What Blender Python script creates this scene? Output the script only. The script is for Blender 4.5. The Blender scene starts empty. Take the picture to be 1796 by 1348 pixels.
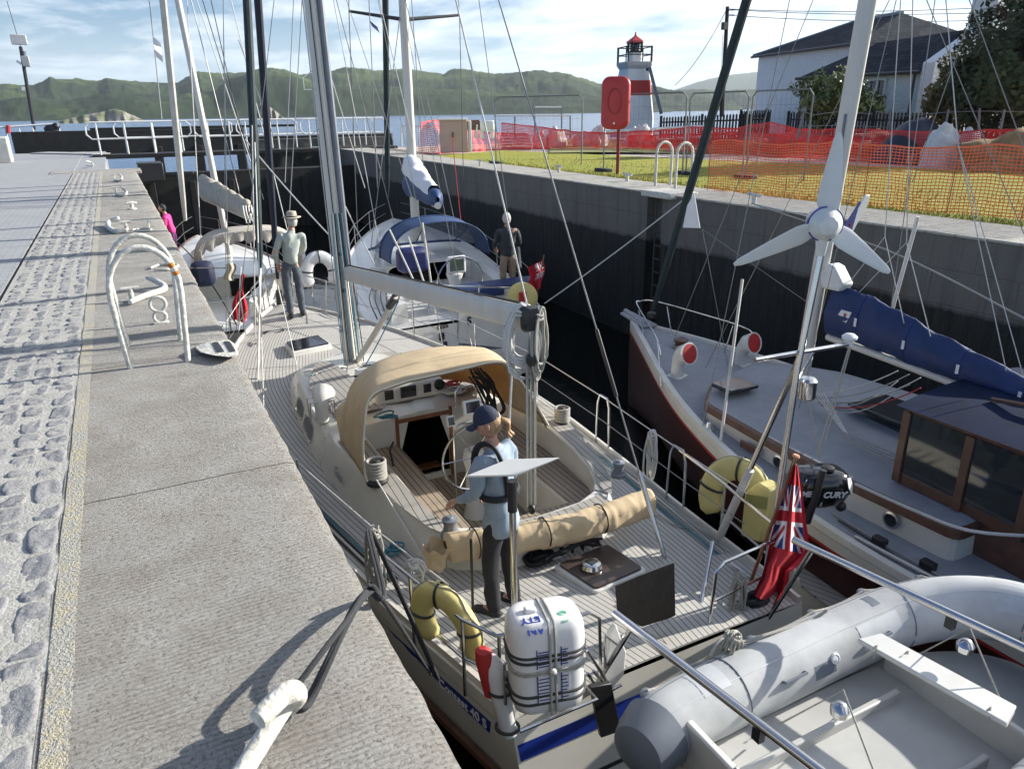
import bpy, bmesh, math, random
from mathutils import Vector, Matrix, noise
from math import sin, cos, pi, radians, sqrt, exp
R = random.Random(7)
S = bpy.context.scene
COL = S.collection
# ---------------------------------------------------------------- camera
YAW, PITCH, ROLL, FPX = radians(27), radians(20.25), radians(.75), 1300.0
EYE = Vector((0, 0, 1.6))
fw = Vector((sin(YAW)*cos(PITCH), cos(YAW)*cos(PITCH), -sin(PITCH)))
r0 = Vector((cos(YAW), -sin(YAW), 0)); u0 = r0.cross(fw)
RT = r0*cos(ROLL) - u0*sin(ROLL); UP = u0*cos(ROLL) + r0*sin(ROLL)
cam = bpy.data.cameras.new('camera'); co = bpy.data.objects.new('camera', cam); COL.objects.link(co)
cam.sensor_width = 36; cam.lens = FPX/1796*36; cam.clip_end = 40000; cam.clip_start = .05
m3 = Matrix((RT, UP, -fw)).transposed()
co.matrix_world = Matrix.Translation(EYE) @ m3.to_4x4()
S.camera = co
# ---------------------------------------------------------------- light
SUN_EL, SUN_AZ = radians(22.5), radians(95)       # azimuth measured from +Y towards +X
w = bpy.data.worlds.new('World'); S.world = w; w.use_nodes = True
nt = w.node_tree; nt.nodes.clear()
def wn(t, **k):
    n = nt.nodes.new(t)
    for a, b in k.items(): setattr(n, a, b)
    return n
sky = wn('ShaderNodeTexSky', sky_type='NISHITA', sun_disc=False, sun_elevation=SUN_EL, sun_rotation=SUN_AZ, air_density=1.15, dust_density=.25, ozone_density=4.5)
bg = wn('ShaderNodeBackground'); bg.inputs[1].default_value = .056
tc = wn('ShaderNodeTexCoord')
sep = wn('ShaderNodeSeparateXYZ'); nt.links.new(tc.outputs['Generated'], sep.inputs[0])
# clouds live on a flat layer overhead: direction / height
mx = wn('ShaderNodeMath', operation='MAXIMUM'); mx.inputs[1].default_value = .0; nt.links.new(sep.outputs[2], mx.inputs[0])
ad = wn('ShaderNodeMath', operation='ADD'); ad.inputs[1].default_value = .09; nt.links.new(mx.outputs[0], ad.inputs[0])
dx = wn('ShaderNodeMath', operation='DIVIDE'); dy = wn('ShaderNodeMath', operation='DIVIDE')
nt.links.new(sep.outputs[0], dx.inputs[0]); nt.links.new(ad.outputs[0], dx.inputs[1])
nt.links.new(sep.outputs[1], dy.inputs[0]); nt.links.new(ad.outputs[0], dy.inputs[1])
cb = wn('ShaderNodeCombineXYZ'); nt.links.new(dx.outputs[0], cb.inputs[0]); nt.links.new(dy.outputs[0], cb.inputs[1])
mp = wn('ShaderNodeMapping'); mp.inputs['Scale'].default_value = (1.15, .75, 1); mp.inputs['Rotation'].default_value = (0, 0, .35); nt.links.new(cb.outputs[0], mp.inputs[0])
n1 = wn('ShaderNodeTexNoise'); n1.inputs['Scale'].default_value = 1.25; n1.inputs['Detail'].default_value = 8; n1.inputs['Roughness'].default_value = .58; n1.inputs['Distortion'].default_value = .35
nt.links.new(mp.outputs[0], n1.inputs[0])
# more cloud towards the sun side (+X)
ma = wn('ShaderNodeMath', operation='MULTIPLY_ADD'); ma.inputs[1].default_value = .22; nt.links.new(sep.outputs[0], ma.inputs[0]); nt.links.new(n1.outputs[0], ma.inputs[2])
cr = wn('ShaderNodeValToRGB'); cr.color_ramp.elements[0].position = .45; cr.color_ramp.elements[1].position = .68
cr.color_ramp.elements[1].color = (.86, .86, .86, 1)
nt.links.new(ma.outputs[0], cr.inputs[0])
mixc = wn('ShaderNodeMixRGB'); nt.links.new(cr.outputs[0], mixc.inputs[0]); tint = wn('ShaderNodeMixRGB', blend_type='MULTIPLY'); tint.inputs[0].default_value = 1; tint.inputs[2].default_value = (.78, .95, 1.18, 1); nt.links.new(sky.outputs[0], tint.inputs[1]); nt.links.new(tint.outputs[0], mixc.inputs[1]); mixc.inputs[2].default_value = (11.5, 12.0, 12.6, 1)
# horizon veil
hz = wn('ShaderNodeMapRange'); hz.inputs[1].default_value = 0; hz.inputs[2].default_value = .10; hz.inputs[3].default_value = .6; hz.inputs[4].default_value = 0
nt.links.new(sep.outputs[2], hz.inputs[0])
mix2 = wn('ShaderNodeMixRGB'); nt.links.new(hz.outputs[0], mix2.inputs[0]); nt.links.new(mixc.outputs[0], mix2.inputs[1]); mix2.inputs[2].default_value = (6.6, 8.6, 10.8, 1)
nt.links.new(mix2.outputs[0], bg.inputs[0])
nt.links.new(bg.outputs[0], wn('ShaderNodeOutputWorld').inputs[0])
sl = bpy.data.lights.new('sun', 'SUN'); sl.energy = 4.9; sl.angle = radians(.5); sl.color = (1, .95, .86)
so = bpy.data.objects.new('sun', sl); COL.objects.link(so)
sd = Vector((sin(SUN_AZ)*cos(SUN_EL), cos(SUN_AZ)*cos(SUN_EL), sin(SUN_EL)))
so.rotation_euler = sd.to_track_quat('Z', 'Y').to_euler(); so.location = (40, 0, 40)
S.view_settings.view_transform = 'Standard'; S.view_settings.look = 'None'; S.view_settings.gamma = 1
S.view_settings.exposure = 1.05
S.render.engine = 'CYCLES'
# ---------------------------------------------------------------- pixel of the photograph -> point on a known plane
def ray(x, y): return fw + RT*((x-898)/FPX) + UP*((674-y)/FPX)
def P(x, y, z=0.0): d = ray(x, y); return EYE + d*((z-EYE.z)/d.z)
def PX(x, y, X): d = ray(x, y); return EYE + d*(X/d.x)
def PY(x, y, Y): d = ray(x, y); return EYE + d*(Y/d.y)
def PD(x, y, D): d = ray(x, y); return EYE + d*(D/sqrt(d.x*d.x+d.y*d.y))   # at plan distance D
# ---------------------------------------------------------------- mesh builder
def V(*a): return Vector(a)
def smoothstep(a, b, x): t = max(0, min(1, (x-a)/(b-a))); return t*t*(3-2*t)
def lerp(a, b, t): return a+(b-a)*t
def interp(xs, ys, x):
    if x <= xs[0]: return ys[0]
    for i in range(1, len(xs)):
        if x <= xs[i]: return lerp(ys[i-1], ys[i], (x-xs[i-1])/(xs[i]-xs[i-1]))
    return ys[-1]
def spline(pts, n=6):
    pts = [Vector(p) for p in pts]; out = []
    for i in range(len(pts)-1):
        p0 = pts[max(i-1, 0)]; p1 = pts[i]; p2 = pts[i+1]; p3 = pts[min(i+2, len(pts)-1)]
        for k in range(n):
            t = k/n
            out.append(.5*((2*p1)+(p2-p0)*t+(2*p0-5*p1+4*p2-p3)*t*t+(-p0+3*p1-3*p2+p3)*t**3))
    out.append(pts[-1]); return out
def sag(a, b, s=.1, n=10):
    a = Vector(a); b = Vector(b)
    return [a.lerp(b, i/n) - V(0, 0, s*4*(i/n)*(1-i/n)) for i in range(n+1)]
class MB:
    def __init__(s): s.v = []; s.f = []; s.mi = []; s.cur = 0
    def add(s, vs, fs):
        o = len(s.v); s.v += [Vector(v) for v in vs]; s.f += [tuple(i+o for i in f) for f in fs]; s.mi += [s.cur]*len(fs); return s
    def box(s, c, d, rz=0, M=None):
        x, y, z = d[0]/2, d[1]/2, d[2]/2
        vs = [Vector(p) for p in ((-x,-y,-z),(x,-y,-z),(x,y,-z),(-x,y,-z),(-x,-y,z),(x,-y,z),(x,y,z),(-x,y,z))]
        m = Matrix.Rotation(rz, 3, 'Z') if M is None else M
        return s.add([m @ v + Vector(c) for v in vs], [(0,3,2,1),(4,5,6,7),(0,1,5,4),(1,2,6,5),(2,3,7,6),(3,0,4,7)])
    def beam(s, a, b, w, h, up=V(0,0,1)):
        a = Vector(a); b = Vector(b); d = (b-a).normalized()
        if abs(d.dot(up)) > .98: up = V(1,0,0)
        x = d.cross(up).normalized(); y = x.cross(d)
        vs = [p + x*(i*w/2) + y*(j*h/2) for p in (a, b) for i, j in ((-1,-1),(1,-1),(1,1),(-1,1))]
        return s.add(vs, [(0,1,2,3),(7,6,5,4),(0,4,5,1),(1,5,6,2),(2,6,7,3),(3,7,4,0)])
    def tube(s, pts, r=.01, n=8, cap=True, close=False, sy=1.0, upv=None):
        pts = [Vector(p) for p in pts]; m = len(pts)
        rs = r if isinstance(r, (list, tuple)) else [r]*m
        rings = []; prev = None
        for i, p in enumerate(pts):
            if close: t = pts[(i+1) % m]-pts[i-1]
            else: t = pts[min(i+1, m-1)]-pts[max(i-1, 0)]
            if t.length < 1e-9: t = V(0,0,1)
            t.normalize()
            if prev is None:
                a = Vector(upv) if upv is not None else (V(0,0,1) if abs(t.z) < .95 else V(1,0,0))
                u = (a - t*a.dot(t)).normalized()
            else:
                u = prev - t*prev.dot(t); u = u.normalized() if u.length > 1e-6 else V(1,0,0)
            prev = u; w_ = t.cross(u)
            rings.append([p + u*(rs[i]*cos(2*pi*k/n))*sy + w_*(rs[i]*sin(2*pi*k/n)) for k in range(n)])
        return s.loft(rings, cap=cap and not close, closeu=close)
    def loft(s, rings, cap=True, ring_closed=True, closeu=False):
        n = len(rings[0]); o = len(s.v); m = len(rings)
        for r_ in rings: s.v += [Vector(v) for v in r_]
        fs = []
        for i in range(m if closeu else m-1):
            j = (i+1) % m
            for k in range(n if ring_closed else n-1):
                l = (k+1) % n
                fs.append((o+i*n+k, o+i*n+l, o+j*n+l, o+j*n+k))
        if cap and ring_closed:
            fs.append(tuple(o+k for k in reversed(range(n)))); fs.append(tuple(o+(m-1)*n+k for k in range(n)))
        s.f += fs; s.mi += [s.cur]*len(fs); return s
    def grid(s, fn, nu, nv, closeu=False):
        vs = [fn(i/nu, j/nv) for i in range(nu+1) for j in range(nv+1)]
        fs = [(i*(nv+1)+j, (i+1)*(nv+1)+j, (i+1)*(nv+1)+j+1, i*(nv+1)+j+1) for i in range(nu) for j in range(nv)]
        return s.add(vs, fs)
    def lathe(s, prof, c=(0,0,0), n=20, axis=(0,0,1)):
        q = Vector(axis).normalized().to_track_quat('Z', 'Y').to_matrix()
        rings = [[q @ V(r*cos(2*pi*k/n), r*sin(2*pi*k/n), z) + Vector(c) for k in range(n)] for r, z in prof]
        return s.loft(rings)
    def prism(s, poly, z0, z1, inset=0):
        n = len(poly); a = [V(p[0], p[1], z0) for p in poly]; 
        if inset:
            cx = sum(p[0] for p in poly)/n; cy = sum(p[1] for p in poly)/n
            b = []
            for p in poly:
                d = V(cx-p[0], cy-p[1], 0); L = d.length or 1; b.append(V(p[0], p[1], z1)+d*(inset/L))
        else: b = [V(p[0], p[1], z1) for p in poly]
        return s.loft([a, b])
    def plate(s, poly3, thick=.01):
        poly3 = [Vector(p) for p in poly3]; nrm = V(0,0,0)
        for i in range(len(poly3)): nrm += (poly3[i]-poly3[0]).cross(poly3[(i+1) % len(poly3)]-poly3[0])
        nrm.normalize(); t = nrm*thick
        return s.loft([[p-t/2 for p in poly3], [p+t/2 for p in poly3]])
    def ball(s, c, r, n=12, sc=(1,1,1)):
        prof = [(max(.001, sin(pi*i/n)), -cos(pi*i/n)) for i in range(n+1)]
        rings = [[V(a*cos(2*pi*k/(2*n))*sc[0]*r, a*sin(2*pi*k/(2*n))*sc[1]*r, z*sc[2]*r)+Vector(c) for k in range(2*n)] for a, z in prof]
        return s.loft(rings)
    def build(s, name, mat, parent=None, smooth=True, bevel=0, uv=None, kind=None, sub=0, angle=35, local=False):
        org = V(0,0,0); p = parent
        while p is not None and not local: org += p.location; p = p.parent
        me = bpy.data.meshes.new(name); me.from_pydata([v-org for v in s.v], [], s.f)
        for m in (mat if isinstance(mat, (list, tuple)) else [mat]): me.materials.append(m)
        if isinstance(mat, (list, tuple)): me.polygons.foreach_set('material_index', s.mi)
        bm = bmesh.new(); bm.from_mesh(me); bmesh.ops.recalc_face_normals(bm, faces=bm.faces)
        if uv:
            ul = bm.loops.layers.uv.new('uv')
            for f in bm.faces:
                for l in f.loops: l[ul].uv = uv(l.vert.co+org, f.normal)
        bm.to_mesh(me); bm.free()
        if smooth: me.shade_smooth()
        if smooth:
            try: me.set_sharp_from_angle(angle=radians(angle))
            except Exception: pass
        o = bpy.data.objects.new(name, me); COL.objects.link(o)
        if parent is not None: o.parent = parent
        if bevel:
            b = o.modifiers.new('bevel', 'BEVEL'); b.width = bevel; b.segments = 2; b.limit_method = 'ANGLE'; b.angle_limit = radians(40)
        if sub:
            b = o.modifiers.new('sub', 'SUBSURF'); b.levels = sub; b.render_levels = sub
        if kind: o['kind'] = kind
        return o
def tag(o, label=None, cat=None, group=None, kind=None):
    if label: o['label'] = label
    if cat: o['category'] = cat
    if group: o['group'] = group
    if kind: o['kind'] = kind
    return o
def thing(name, label, cat, loc=(0,0,0), group=None):
    o = bpy.data.objects.new(name, None); COL.objects.link(o); o.location = loc; o.empty_display_size = .2
    return tag(o, label, cat, group)
def copy_tree(o, parent=None):
    c = o.copy(); COL.objects.link(c)
    if parent is not None: c.parent = parent
    for ch in list(o.children): copy_tree(ch, c)
    return c
def T(name, pts, r, mat, parent, n=8, **k): return MB().tube(pts, r, n).build(name, mat, parent, **k)
# ---------------------------------------------------------------- materials
def mat(name, col, rough=.6, metal=0, var=.15, vscale=4, bump=0, bscale=60, col2=None, detail=4, spec=.5, coat=0, stretch=None, alpha=None, trans=0, emis=None):
    m = bpy.data.materials.new(name); m.use_nodes = True; t = m.node_tree; b = t.nodes['Principled BSDF']
    b.inputs['Roughness'].default_value = rough; b.inputs['Metallic'].default_value = metal
    b.inputs['Specular IOR Level'].default_value = spec
    if coat: b.inputs['Coat Weight'].default_value = coat; b.inputs['Coat Roughness'].default_value = .1
    if trans: b.inputs['Transmission Weight'].default_value = trans
    if alpha is not None: b.inputs['Alpha'].default_value = alpha
    tcn = t.nodes.new('ShaderNodeTexCoord'); src = tcn.outputs['Object']
    if stretch:
        mpn = t.nodes.new('ShaderNodeMapping'); mpn.inputs['Scale'].default_value = stretch; t.links.new(src, mpn.inputs[0]); src = mpn.outputs[0]
    nz = t.nodes.new('ShaderNodeTexNoise'); nz.inputs['Scale'].default_value = vscale; nz.inputs['Detail'].default_value = detail; nz.inputs['Roughness'].default_value = .6
    t.links.new(src, nz.inputs[0])
    rp = t.nodes.new('ShaderNodeValToRGB'); rp.color_ramp.elements[0].position = .3; rp.color_ramp.elements[1].position = .7
    c2 = col2 if col2 else tuple(min(1, c*(1+var)) for c in col); c1 = col if col2 else tuple(c*(1-var) for c in col)
    rp.color_ramp.elements[0].color = (*c1, 1); rp.color_ramp.elements[1].color = (*c2, 1)
    t.links.new(nz.outputs[0], rp.inputs[0]); t.links.new(rp.outputs[0], b.inputs['Base Color'])
    if bump:
        nb = t.nodes.new('ShaderNodeTexNoise'); nb.inputs['Scale'].default_value = bscale; nb.inputs['Detail'].default_value = 5; t.links.new(src, nb.inputs[0])
        bp = t.nodes.new('ShaderNodeBump'); bp.inputs['Strength'].default_value = bump; bp.inputs['Distance'].default_value = .01
        t.links.new(nb.outputs[0], bp.inputs['Height']); t.links.new(bp.outputs[0], b.inputs['Normal'])
    if emis: b.inputs['Emission Color'].default_value = (*emis[0], 1); b.inputs['Emission Strength'].default_value = emis[1]
    return m
class NG:
    """small node-graph helper for the special materials"""
    def __init__(s, name):
        s.m = bpy.data.materials.new(name); s.m.use_nodes = True; s.t = s.m.node_tree; s.b = s.t.nodes['Principled BSDF']
    def n(s, typ, ins=None, **k):
        a = s.t.nodes.new(typ)
        for x, y in k.items(): setattr(a, x, y)
        for x, y in (ins or {}).items():
            if hasattr(y, 'is_linked') or isinstance(y, bpy.types.NodeSocket): s.t.links.new(y, a.inputs[x])
            else: a.inputs[x].default_value = y
        return a
    def math(s, op, a, b=0.0, c=0.0):
        q = s.n('ShaderNodeMath', {0: a, 1: b, 2: c}, operation=op); return q.outputs[0]
    def mix(s, f, a, b):
        q = s.n('ShaderNodeMixRGB', {0: f, 1: a, 2: b}); return q.outputs[0]
    def noise(s, src, scale, detail=4, rough=.6, dist=0):
        return s.n('ShaderNodeTexNoise', {0: src, 'Scale': scale, 'Detail': detail, 'Roughness': rough, 'Distortion': dist}).outputs[0]
    def ramp(s, f, stops):
        q = s.n('ShaderNodeValToRGB', {0: f}); e = q.color_ramp.elements
        e[0].position = stops[0][0]; e[0].color = (*stops[0][1], 1); e[1].position = stops[-1][0]; e[1].color = (*stops[-1][1], 1)
        for p, c in stops[1:-1]: x = e.new(p); x.color = (*c, 1)
        return q.outputs[0]
    def col(s, c): s.t.links.new(c, s.b.inputs['Base Color'])
    def bump(s, h, strength=.5, dist=.01):
        q = s.n('ShaderNodeBump', {'Height': h, 'Strength': strength, 'Distance': dist}); s.t.links.new(q.outputs[0], s.b.inputs['Normal'])
    def mapc(s, kind='Object', scale=(1,1,1), rot=(0,0,0)):
        c = s.n('ShaderNodeTexCoord'); q = s.n('ShaderNodeMapping', {0: c.outputs[kind]}); q.inputs['Scale'].default_value = scale; q.inputs['Rotation'].default_value = rot
        return q.outputs[0]
def g3(v): return (v, v, v)
M = {}
M['gel'] = mat('white_gelcoat', (.60,.60,.57), .28, var=.07, vscale=3, col2=(.70,.69,.65), coat=.3)
M['cream'] = mat('cream_gelcoat', (.60,.58,.51), .32, var=.06, vscale=2.5, col2=(.68,.665,.60), coat=.3)
M['steel'] = mat('stainless_steel', (.62,.62,.62), .22, 1, var=.06)
M['alu'] = mat('anodised_alloy', (.60,.575,.52), .5, .1, var=.06, vscale=1.5, stretch=(4,4,.6), bump=.05, bscale=20)
M['dark'] = mat('black_plastic', (.018,.018,.02), .45, var=.2)
M['rubber'] = mat('black_rubber', (.03,.03,.03), .7, var=.2)
M['rope'] = mat('grey_rope', (.36,.35,.31), .9, var=.25, vscale=120, bump=.6, bscale=250)
M['ropew'] = mat('white_rope', (.60,.59,.55), .9, var=.2, vscale=120, bump=.6, bscale=250)
M['ropeb'] = mat('black_rope', (.035,.036,.04), .85, var=.3, vscale=150, bump=.7, bscale=250)
M['ropeblue'] = mat('teal_rope', (.06,.22,.30), .85, var=.3, vscale=120, bump=.6, bscale=250)
M['roper'] = mat('red_rope', (.45,.05,.05), .85, var=.3, vscale=120)
M['wire'] = mat('rigging_wire', (.26,.26,.25), .4, .6, var=.1)
M['wired'] = mat('dark_line', (.06,.065,.07), .7, var=.2)
M['tan'] = mat('tan_canvas', (.54,.42,.26), .85, var=.10, vscale=6, bump=.25, bscale=14)
M['tanorange'] = mat('amber_canvas', (.60,.30,.09), .8, var=.1, vscale=6)
M['greige'] = mat('grey_beige_canvas', (.42,.39,.34), .9, var=.15, vscale=7, bump=.4, bscale=20)
M['blue'] = mat('blue_canvas', (.008,.026,.105), .62, var=.2, vscale=5, bump=.35, bscale=7)
M['bluelt'] = mat('faded_blue_canvas', (.022,.06,.16), .6, var=.2, vscale=5, bump=.35, bscale=7)
M['navy'] = mat('navy_sail_strip', (.010,.014,.030), .7, var=.3, vscale=9, bump=.5, bscale=18, stretch=(1,1,.5))
M['green'] = mat('bottle_green_sail_strip', (.012,.028,.032), .7, var=.3, vscale=9, bump=.5, bscale=18, stretch=(1,1,.5))
M['stripe'] = mat('blue_hull_stripe', (.01,.03,.25), .3, var=.05, coat=.4)
M['glass'] = mat('dark_window', (.012,.014,.018), .08, var=.1, spec=.8)
M['black'] = mat('painted_dark_interior', (.006,.005,.004), .9)  # near-black puts the shade of cabin openings into the colour
M['wood'] = mat('varnished_wood', (.20,.075,.03), .3, var=.3, vscale=6, stretch=(1,1,.2), coat=.5)
M['wood2'] = mat('mahogany_trim', (.11,.05,.032), .45, var=.3, vscale=8, coat=.2)
M['yellow'] = mat('yellow_foam_cover', (.58,.50,.19), .7, var=.08, vscale=5, bump=.15, bscale=12)
M['white'] = mat('white_paint', (.72,.72,.70), .45, var=.06, vscale=5)
M['wpaint'] = mat('chipped_white_iron', (.40,.38,.31), .65, var=.15, vscale=26, detail=9, col2=(.72,.71,.66), bump=.9, bscale=38)
M['plast'] = mat('white_plastic', (.68,.68,.68), .3, var=.04, coat=.2)
M['red'] = mat('red_paint', (.42,.03,.03), .45, var=.12)
M['ensign'] = mat('red_flag_cloth', (.45,.015,.03), .8, var=.12, bump=.3, bscale=10)
M['flagblue'] = mat('flag_blue', (.015,.03,.16), .8, var=.1)
M['flagwhite'] = mat('flag_white', (.72,.72,.74), .8, var=.05)
M['skin'] = mat('skin', (.48,.27,.19), .55, var=.06, vscale=12)
M['denim'] = mat('grey_denim', (.075,.09,.11), .85, var=.25, vscale=20, bump=.3, bscale=25)
M['blackcloth'] = mat('black_cloth', (.016,.017,.02), .8, var=.3, vscale=14, bump=.5, bscale=12)
M['greywet'] = mat('grey_dinghy_fabric', (.27,.28,.29), .65, col2=(.55,.56,.56), detail=9, vscale=1.7, bump=.12, bscale=9)
M['greydk'] = mat('dark_grey_rubber', (.14,.16,.19), .5, var=.12, vscale=5, bump=.1, bscale=10)
# teak decking: planks follow the uv, which every deck lays out along its own gunwale
def teak(name, c1, c2, w=.048, caulk=.10):
    g = NG(name); uvn = g.n('ShaderNodeTexCoord').outputs['UV']; sx = g.n('ShaderNodeSeparateXYZ', {0: uvn})
    u = g.math('DIVIDE', sx.outputs[0], w); fr = g.math('FRACT', u); line = g.math('LESS_THAN', fr, caulk)
    idx = g.math('FLOOR', u); cc = g.n('ShaderNodeCombineXYZ', {0: idx, 1: g.math('MULTIPLY', sx.outputs[1], .7)})
    nz = g.noise(cc.outputs[0], 3.1, 3); nf = g.noise(g.mapc('Object', (60, 6, 60)), 1.5, 4)
    c = g.mix(nz, (*c1, 1), (*c2, 1)); c = g.mix(g.math('MULTIPLY', nf, .35), c, (c1[0]*.5, c1[1]*.5, c1[2]*.5, 1))
    g.col(g.mix(line, c, (.012, .012, .013, 1))); g.b.inputs['Roughness'].default_value = .75
    return g.m
M['teak'] = teak('weathered_teak_deck', (.40,.385,.35), (.60,.58,.54), caulk=.13)
M['teakw'] = teak('brown_teak_slats', (.26,.20,.14), (.42,.35,.27), .06, .14)
M['teakbig'] = teak('grey_teak_slats', (.30,.28,.25), (.42,.40,.36), .075, .10)
# ================================================================ setting
WL = 9.7                # face of the right lock wall; the left one is at .55
WATER = -3.2; SEA = -2.5
def stone_mat():
    g = NG('tooled_quay_stone'); o = g.mapc('Object'); so_ = g.mapc('Object', (9, 42, 30), (0, 0, .05))
    big = g.noise(o, .9, 4); mid = g.noise(o, 5, 5); sp = g.noise(o, 62, 5, .85); sp2 = g.noise(o, 150, 3, .85); tool = g.noise(so_, 1.4, 3, .6)
    c = g.mix(big, (.49,.475,.44,1), (.62,.605,.565,1)); c = g.mix(g.ramp(mid, ((.35, g3(0)), (.75, g3(.55)))), c, (.32,.25,.18,1))
    c = g.mix(g.ramp(g.noise(o, 2.3, 5), ((.52, g3(0)), (.68, g3(.45)))), c, (.50,.49,.46,1))
    pit = g.ramp(sp, ((.40, g3(1)), (.50, g3(0)))); c = g.mix(g.math('MULTIPLY', pit, .75), c, (.10,.09,.075,1))
    c = g.mix(g.math('MULTIPLY', g.ramp(sp2, ((.53, g3(0)), (.60, g3(1)))), .6), c, (.70,.68,.63,1))
    sy = g.n('ShaderNodeSeparateXYZ', {0: o}); yw = g.math('ADD', sy.outputs[1], g.math('MULTIPLY', g.noise(o, 6, 3), .03))
    jt = g.math('LESS_THAN', g.math('FRACT', g.math('DIVIDE', g.math('ADD', yw, .68), 2.06)), .0045)
    rid = g.math('SINE', g.math('MULTIPLY', g.math('ADD', sy.outputs[1], g.math('MULTIPLY', g.noise(g.mapc('Object', (5, 5, 5)), 3, 4, .7), .022)), 6.283/.021))
    c = g.mix(g.math('MULTIPLY', g.ramp(g.math('MULTIPLY', g.math('ADD', rid, 1), .5), ((.0, g3(.55)), (.45, g3(0)))), g.ramp(g.noise(o, 3.5, 4), ((.38, g3(.15)), (.62, g3(.8))))), c, (.16,.145,.12,1))  # shade of the tooling grooves painted into the colour
    st_ = g.ramp(g.noise(o, 1.7, 6, .7), ((.50, g3(0)), (.66, g3(.5)))); c = g.mix(st_, c, (.32,.28,.23,1)); c = g.mix(jt, c, (.07,.065,.05,1))
    tool = g.math('ADD', tool, g.math('SUBTRACT', g.math('MULTIPLY', rid, .22), g.math('MULTIPLY', jt, 2)))
    g.col(c); h = g.math('ADD', g.math('MULTIPLY', tool, .9), g.math('ADD', g.math('MULTIPLY', sp, 1.0), g.math('MULTIPLY', sp2, .35)))
    g.bump(h, 1.0, .03); g.b.inputs['Roughness'].default_value = .9; return g.m
M['stone'] = stone_mat()
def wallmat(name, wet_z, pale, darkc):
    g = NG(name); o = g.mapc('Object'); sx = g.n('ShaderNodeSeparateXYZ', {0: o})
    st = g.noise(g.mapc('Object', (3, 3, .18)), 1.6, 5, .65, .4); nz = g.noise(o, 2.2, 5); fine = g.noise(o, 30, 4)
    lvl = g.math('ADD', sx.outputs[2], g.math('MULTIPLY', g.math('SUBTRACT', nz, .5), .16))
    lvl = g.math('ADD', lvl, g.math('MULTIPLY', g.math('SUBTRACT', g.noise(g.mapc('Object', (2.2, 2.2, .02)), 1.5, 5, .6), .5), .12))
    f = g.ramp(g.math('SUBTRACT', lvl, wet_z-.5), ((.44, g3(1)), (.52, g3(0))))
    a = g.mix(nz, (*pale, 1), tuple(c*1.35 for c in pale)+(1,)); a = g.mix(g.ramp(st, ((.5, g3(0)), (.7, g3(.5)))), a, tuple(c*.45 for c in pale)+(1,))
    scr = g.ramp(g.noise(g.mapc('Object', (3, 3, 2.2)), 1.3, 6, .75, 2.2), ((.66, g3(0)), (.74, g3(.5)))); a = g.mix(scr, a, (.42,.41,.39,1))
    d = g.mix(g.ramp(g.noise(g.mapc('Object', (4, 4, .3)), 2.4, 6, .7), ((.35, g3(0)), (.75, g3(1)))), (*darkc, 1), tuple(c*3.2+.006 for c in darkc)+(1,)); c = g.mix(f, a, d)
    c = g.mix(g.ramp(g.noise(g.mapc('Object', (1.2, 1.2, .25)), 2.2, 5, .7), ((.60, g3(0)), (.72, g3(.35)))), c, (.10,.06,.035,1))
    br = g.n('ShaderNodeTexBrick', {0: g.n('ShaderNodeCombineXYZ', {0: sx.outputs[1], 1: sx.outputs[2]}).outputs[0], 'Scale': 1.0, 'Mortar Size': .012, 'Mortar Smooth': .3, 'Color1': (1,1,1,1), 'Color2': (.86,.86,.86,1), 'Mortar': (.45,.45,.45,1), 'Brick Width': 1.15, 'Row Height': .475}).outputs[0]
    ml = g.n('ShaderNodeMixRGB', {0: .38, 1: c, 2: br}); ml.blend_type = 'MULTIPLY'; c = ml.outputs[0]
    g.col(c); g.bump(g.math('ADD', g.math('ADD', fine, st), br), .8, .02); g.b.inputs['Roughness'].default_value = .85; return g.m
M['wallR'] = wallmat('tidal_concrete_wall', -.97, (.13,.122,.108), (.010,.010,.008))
M['wallL'] = wallmat('tidal_stone_wall', -.9, (.2,.19,.17), (.02,.018,.015))
def pave_mat():
    g = NG('grey_quay_paving'); o = g.mapc('Object'); st = g.noise(g.mapc('Object', (.6, 9, 1)), 1.5, 5, .7)
    c = g.mix(g.noise(o, 1.2, 5), (.33,.335,.345,1), (.43,.435,.44,1)); c = g.mix(g.math('MULTIPLY', st, .6), c, (.25,.26,.27,1))
    spk = g.ramp(g.noise(o, 26, 3, .7), ((.68, g3(0)), (.74, g3(.8)))); c = g.mix(spk, c, (.55,.55,.53,1))
    br = g.n('ShaderNodeTexBrick', {0: o, 'Scale': 3.4, 'Mortar Size': .02, 'Color1': (1,1,1,1), 'Color2': (.86,.86,.88,1), 'Mortar': (.5,.5,.5,1), 'Brick Width': .6, 'Row Height': .3}).outputs[0]
    m_ = g.n('ShaderNodeMixRGB', {0: .75, 1: c, 2: br}); m_.blend_type = 'MULTIPLY'
    g.col(m_.outputs[0]); g.bump(g.math('ADD', g.noise(o, 60, 4), st), .6, .012); g.b.inputs['Roughness'].default_value = .85; return g.m
M['pave'] = pave_mat()
def yellowline():
    g = NG('worn_yellow_line'); o = g.mapc('Object'); n_ = g.noise(o, 18, 5, .75); n2 = g.noise(o, 3, 3)
    f = g.ramp(g.math('ADD', n_, g.math('MULTIPLY', n2, .5)), ((.72, g3(0)), (.98, g3(.7))))
    g.col(g.mix(f, (.41,.395,.35,1), (.60,.49,.22,1))); g.bump(g.noise(o, 90, 3, .7), 1, .02); g.b.inputs['Roughness'].default_value = .9; return g.m
M['yline'] = yellowline()
def struct(name, mb, m, **k): return mb.build(name, m, kind='structure', **k)
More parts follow.
